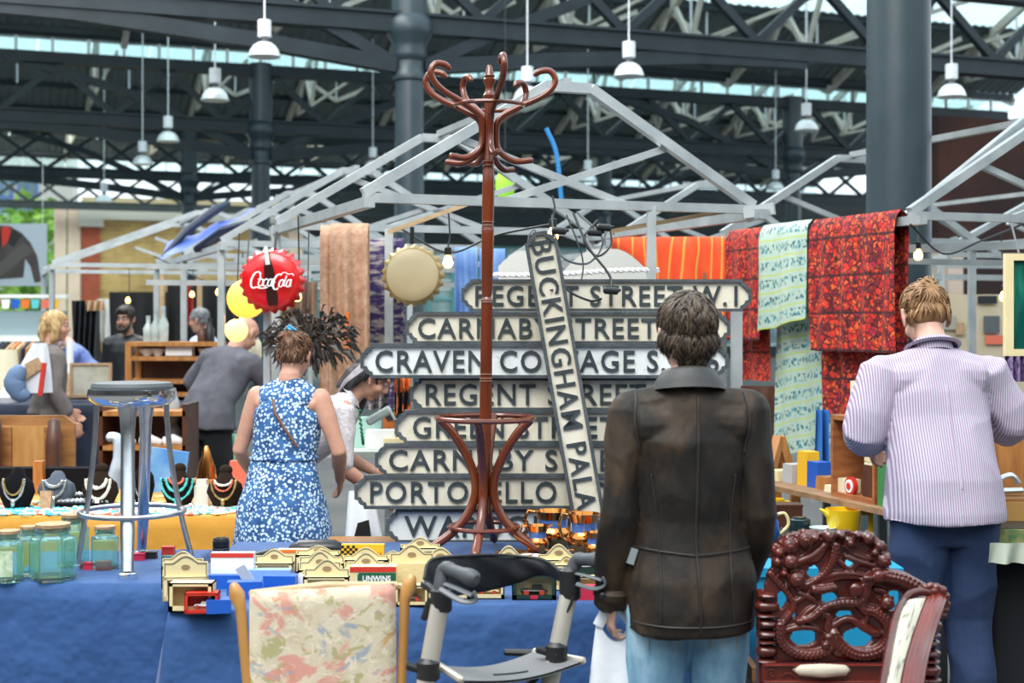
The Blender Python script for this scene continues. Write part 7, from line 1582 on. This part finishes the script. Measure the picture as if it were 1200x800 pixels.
b = low(924, 618); t = thing('brown_tin', 'brown tin box right of the yellow mug', 'tin', b); MB().box((0, .05, .045), (.125, .10, .09)).build('body', DKWOOD, t, True, False); MB().box((0, .05, .095), (.13, .105, .012)).build('lid', DKWOOD, t, True, False)
b = low(937, 626); tag(MB().lathe([(0, 0), (.04, 0), (.048, .03), (.046, .065), (.03, .07), (.03, .075), (0, .078)], b, 20).build('dark_pot', mt('dark_teal_pot', (.012, .03, .035), .15)), 'small dark glazed pot in front of the brown tin', 'pot')
b = low(964, 630); tag(MB().lathe([(0, 0), (.03, 0), (.05, .03), (.056, .045), (.05, .045), (.03, .01), (0, .01)], b, 20).build('china_bowl', mt('pale_blue_china_bowl', (.55, .75, .78), .3)), 'pale blue china bowl left of the yellow jug', 'bowl')
b = low(900, 634); t = thing('cream_jug', 'cream yellow jug with blue flower beside the leather sleeve', 'jug', b); MB().lathe([(0, 0), (.035, 0), (.05, .04), (.045, .08), (.035, .10), (.04, .12), (.034, .12), (0, .09)], seg=20).build('body', mt('blue_glaze_jug', (.02, .10, .40), .2), t, True); MB().loft(smoothpts([V(.03, 0, .11), V(.07, 0, .115), V(.085, 0, .07), V(.05, 0, .03)], 5), [.007]*16, 8).build('handle', mt('cream_glaze', (.80, .68, .35), .3), t, True)
# bright blue crate behind the chair, board
CY = mt('cyan_plastic', (.004, .25, .46), .5, 0, (.006, .29, .52), 4)
t = thing('blue_crate', 'bright blue plastic box behind the carved chair', 'crate', V(.93, 4.86, 0)); a_, b_ = P(884, 655, 4.82), P(1048, 655, 4.82)
MB().box(((a_.x+b_.x)/2, 4.86, .61), (b_.x-a_.x, .18, .30)).build('tub', CY, t, False, False); MB().box(((a_.x+b_.x)/2, 4.86, .775), (b_.x-a_.x+.03, .20, .03)).build('lid', CY, t, False, False)
MB().box(((a_.x+b_.x)/2, 4.86, .435), (b_.x-a_.x+.04, .22, .05)).build('pallet_board', WOOD, t, False, False)
for x in (a_.x+.06, b_.x-.06): MB().box((x, 4.86, .206), (.06, .2, .41)).build('support', WOOD, t, False, False)
# right edge: drawers, case, chalkboard, booth
b = onz(1192, 588, .74); t = thing('drawer_box', 'wooden drawer box with dark left side at the right edge', 'box', V(1.90, 5.55, .74))
MB().box((1.92, 5.55, .885), (.34, .26, .11)).box((1.92, 5.55, .78), (.34, .26, .075)).build('carcase', WOOD, t, False, False); MB().box((1.92, 5.415, .885), (.30, .012, .085)).build('drawer', mt('pine_front', (.50, .27, .08), .45), t, False, False)
tag(MB().loft(smoothpts([V(1.86, 5.5, .965), V(1.88, 5.5, 1.0), V(1.93, 5.5, 1.02), V(1.96, 5.5, .99)], 4), [.012]*13, 8).loft([V(1.82, 5.52, .955), V(1.98, 5.52, .96)], [.012]*2, 8).build('metal_tool', STEEL), 'metal tool lying on top of the drawer box', 'tool')
tag(MB().box((1.98, 5.72, 1.06), (.40, .02, .30)).build('wooden_board', ORWOOD, None, True, False), 'orange wooden panel behind the striped shirt man arm', 'panel')
t = thing('picture_case', 'low glazed case with a landscape picture at the right edge', 'case', V(1.86, 5.15, .74)); MB().box((1.88, 5.17, .80), (.26, .02, .118)).build('picture', mt('landscape_print', (.06, .16, .06), .5, 0, (.50, .36, .12), 14), t, False, False); MB().box((1.88, 5.30, .80), (.27, .2, .116)).build('case_body', BLACK, t, False, False)
drape('pale_cloth_edge', 1160, 1215, 636, 660, 5.03, mt('sage_cloth', (.42, .46, .38), .8), 'pale sage cloth edge over the black cloth at the right edge', 'cloth', 2, .02)
t = thing('chalkboard', 'green board in a cream frame hanging at the right edge', 'board', P(1215, 420, 6.4)); kb = 6.4/F; c = P(1222, 357, 6.4)
MB().ringprism([(-43*kb, -60*kb), (43*kb, -60*kb), (43*kb, 60*kb), (-43*kb, 60*kb)], [(-34*kb, -52*kb), (34*kb, -52*kb), (34*kb, 52*kb), (-34*kb, 52*kb)], c, (1, 0, 0), (0, 0, 1), (0, .04, 0)).build('frame', CARD, t, False, False)
MB().box(c+V(0, .025, 0), (68*kb, .015, 104*kb)).build('board_panel', mt('green_board', (.004, .07, .055), .15, 0, (.03, .26, .17), 5, .5, .75, stretch=(3, 1, .5)), t, False, False)
MB().tube([c+V(-.1, .02, 60*kb), P(1185, 262, 6.6)], .005, 5).build('hanging_wire', GREYP, t); MB().bar(c+V(0, .06, -58*kb), V(c.x, c.y+.1, .0), .04).build('stand_post', GREYP, t, False, False)
BTH = mt('booth_panel', (.52, .43, .29), .7, 0, (.60, .51, .36), 2); t = thing('booth_wall', 'cream booth wall with pinned prints beyond the striped shirt man', 'booth', V(P(1140, 0, 12.4).x, 12.4, 0))
for px0, px1 in ((1086, 1137), (1141, 1210)):
    a, b_ = P(px0, 345, 12.4), P(px1, 345, 12.4); MB().box(((a.x+b_.x)/2, 12.4, a.z/2), (b_.x-a.x, .06, a.z)).build('wall_panel', BTH, t, False, False)
for px_, py_, w_, h_, m_ in ((1162, 380, 18, 20, GREYP), (1166, 398, 22, 10, CORAL), (1112, 378, 16, 16, mt('faded_print', (.35, .32, .26), .6)), (1157, 337+14, 22, 9, DARKI), (1125, 385, 10, 14, CORK)):
    MB().box(P(px_, py_, 12.34), (w_*12.4/F, .02, h_*12.4/F)).build('pinned_print', m_, t, False, False)
tag(MB().grid(lambda u, v: P(1178+40*u, 417+30*v, 6.41)+V(0, .03*sin(u*30), 0), 30, 6).build('beaded_fabric', mt('purple_beads', (.05, .03, .12), .6, 0, (.35, .25, .45), 50), None, angle=180), 'dark purple beaded fabric under the green board', 'fabric')
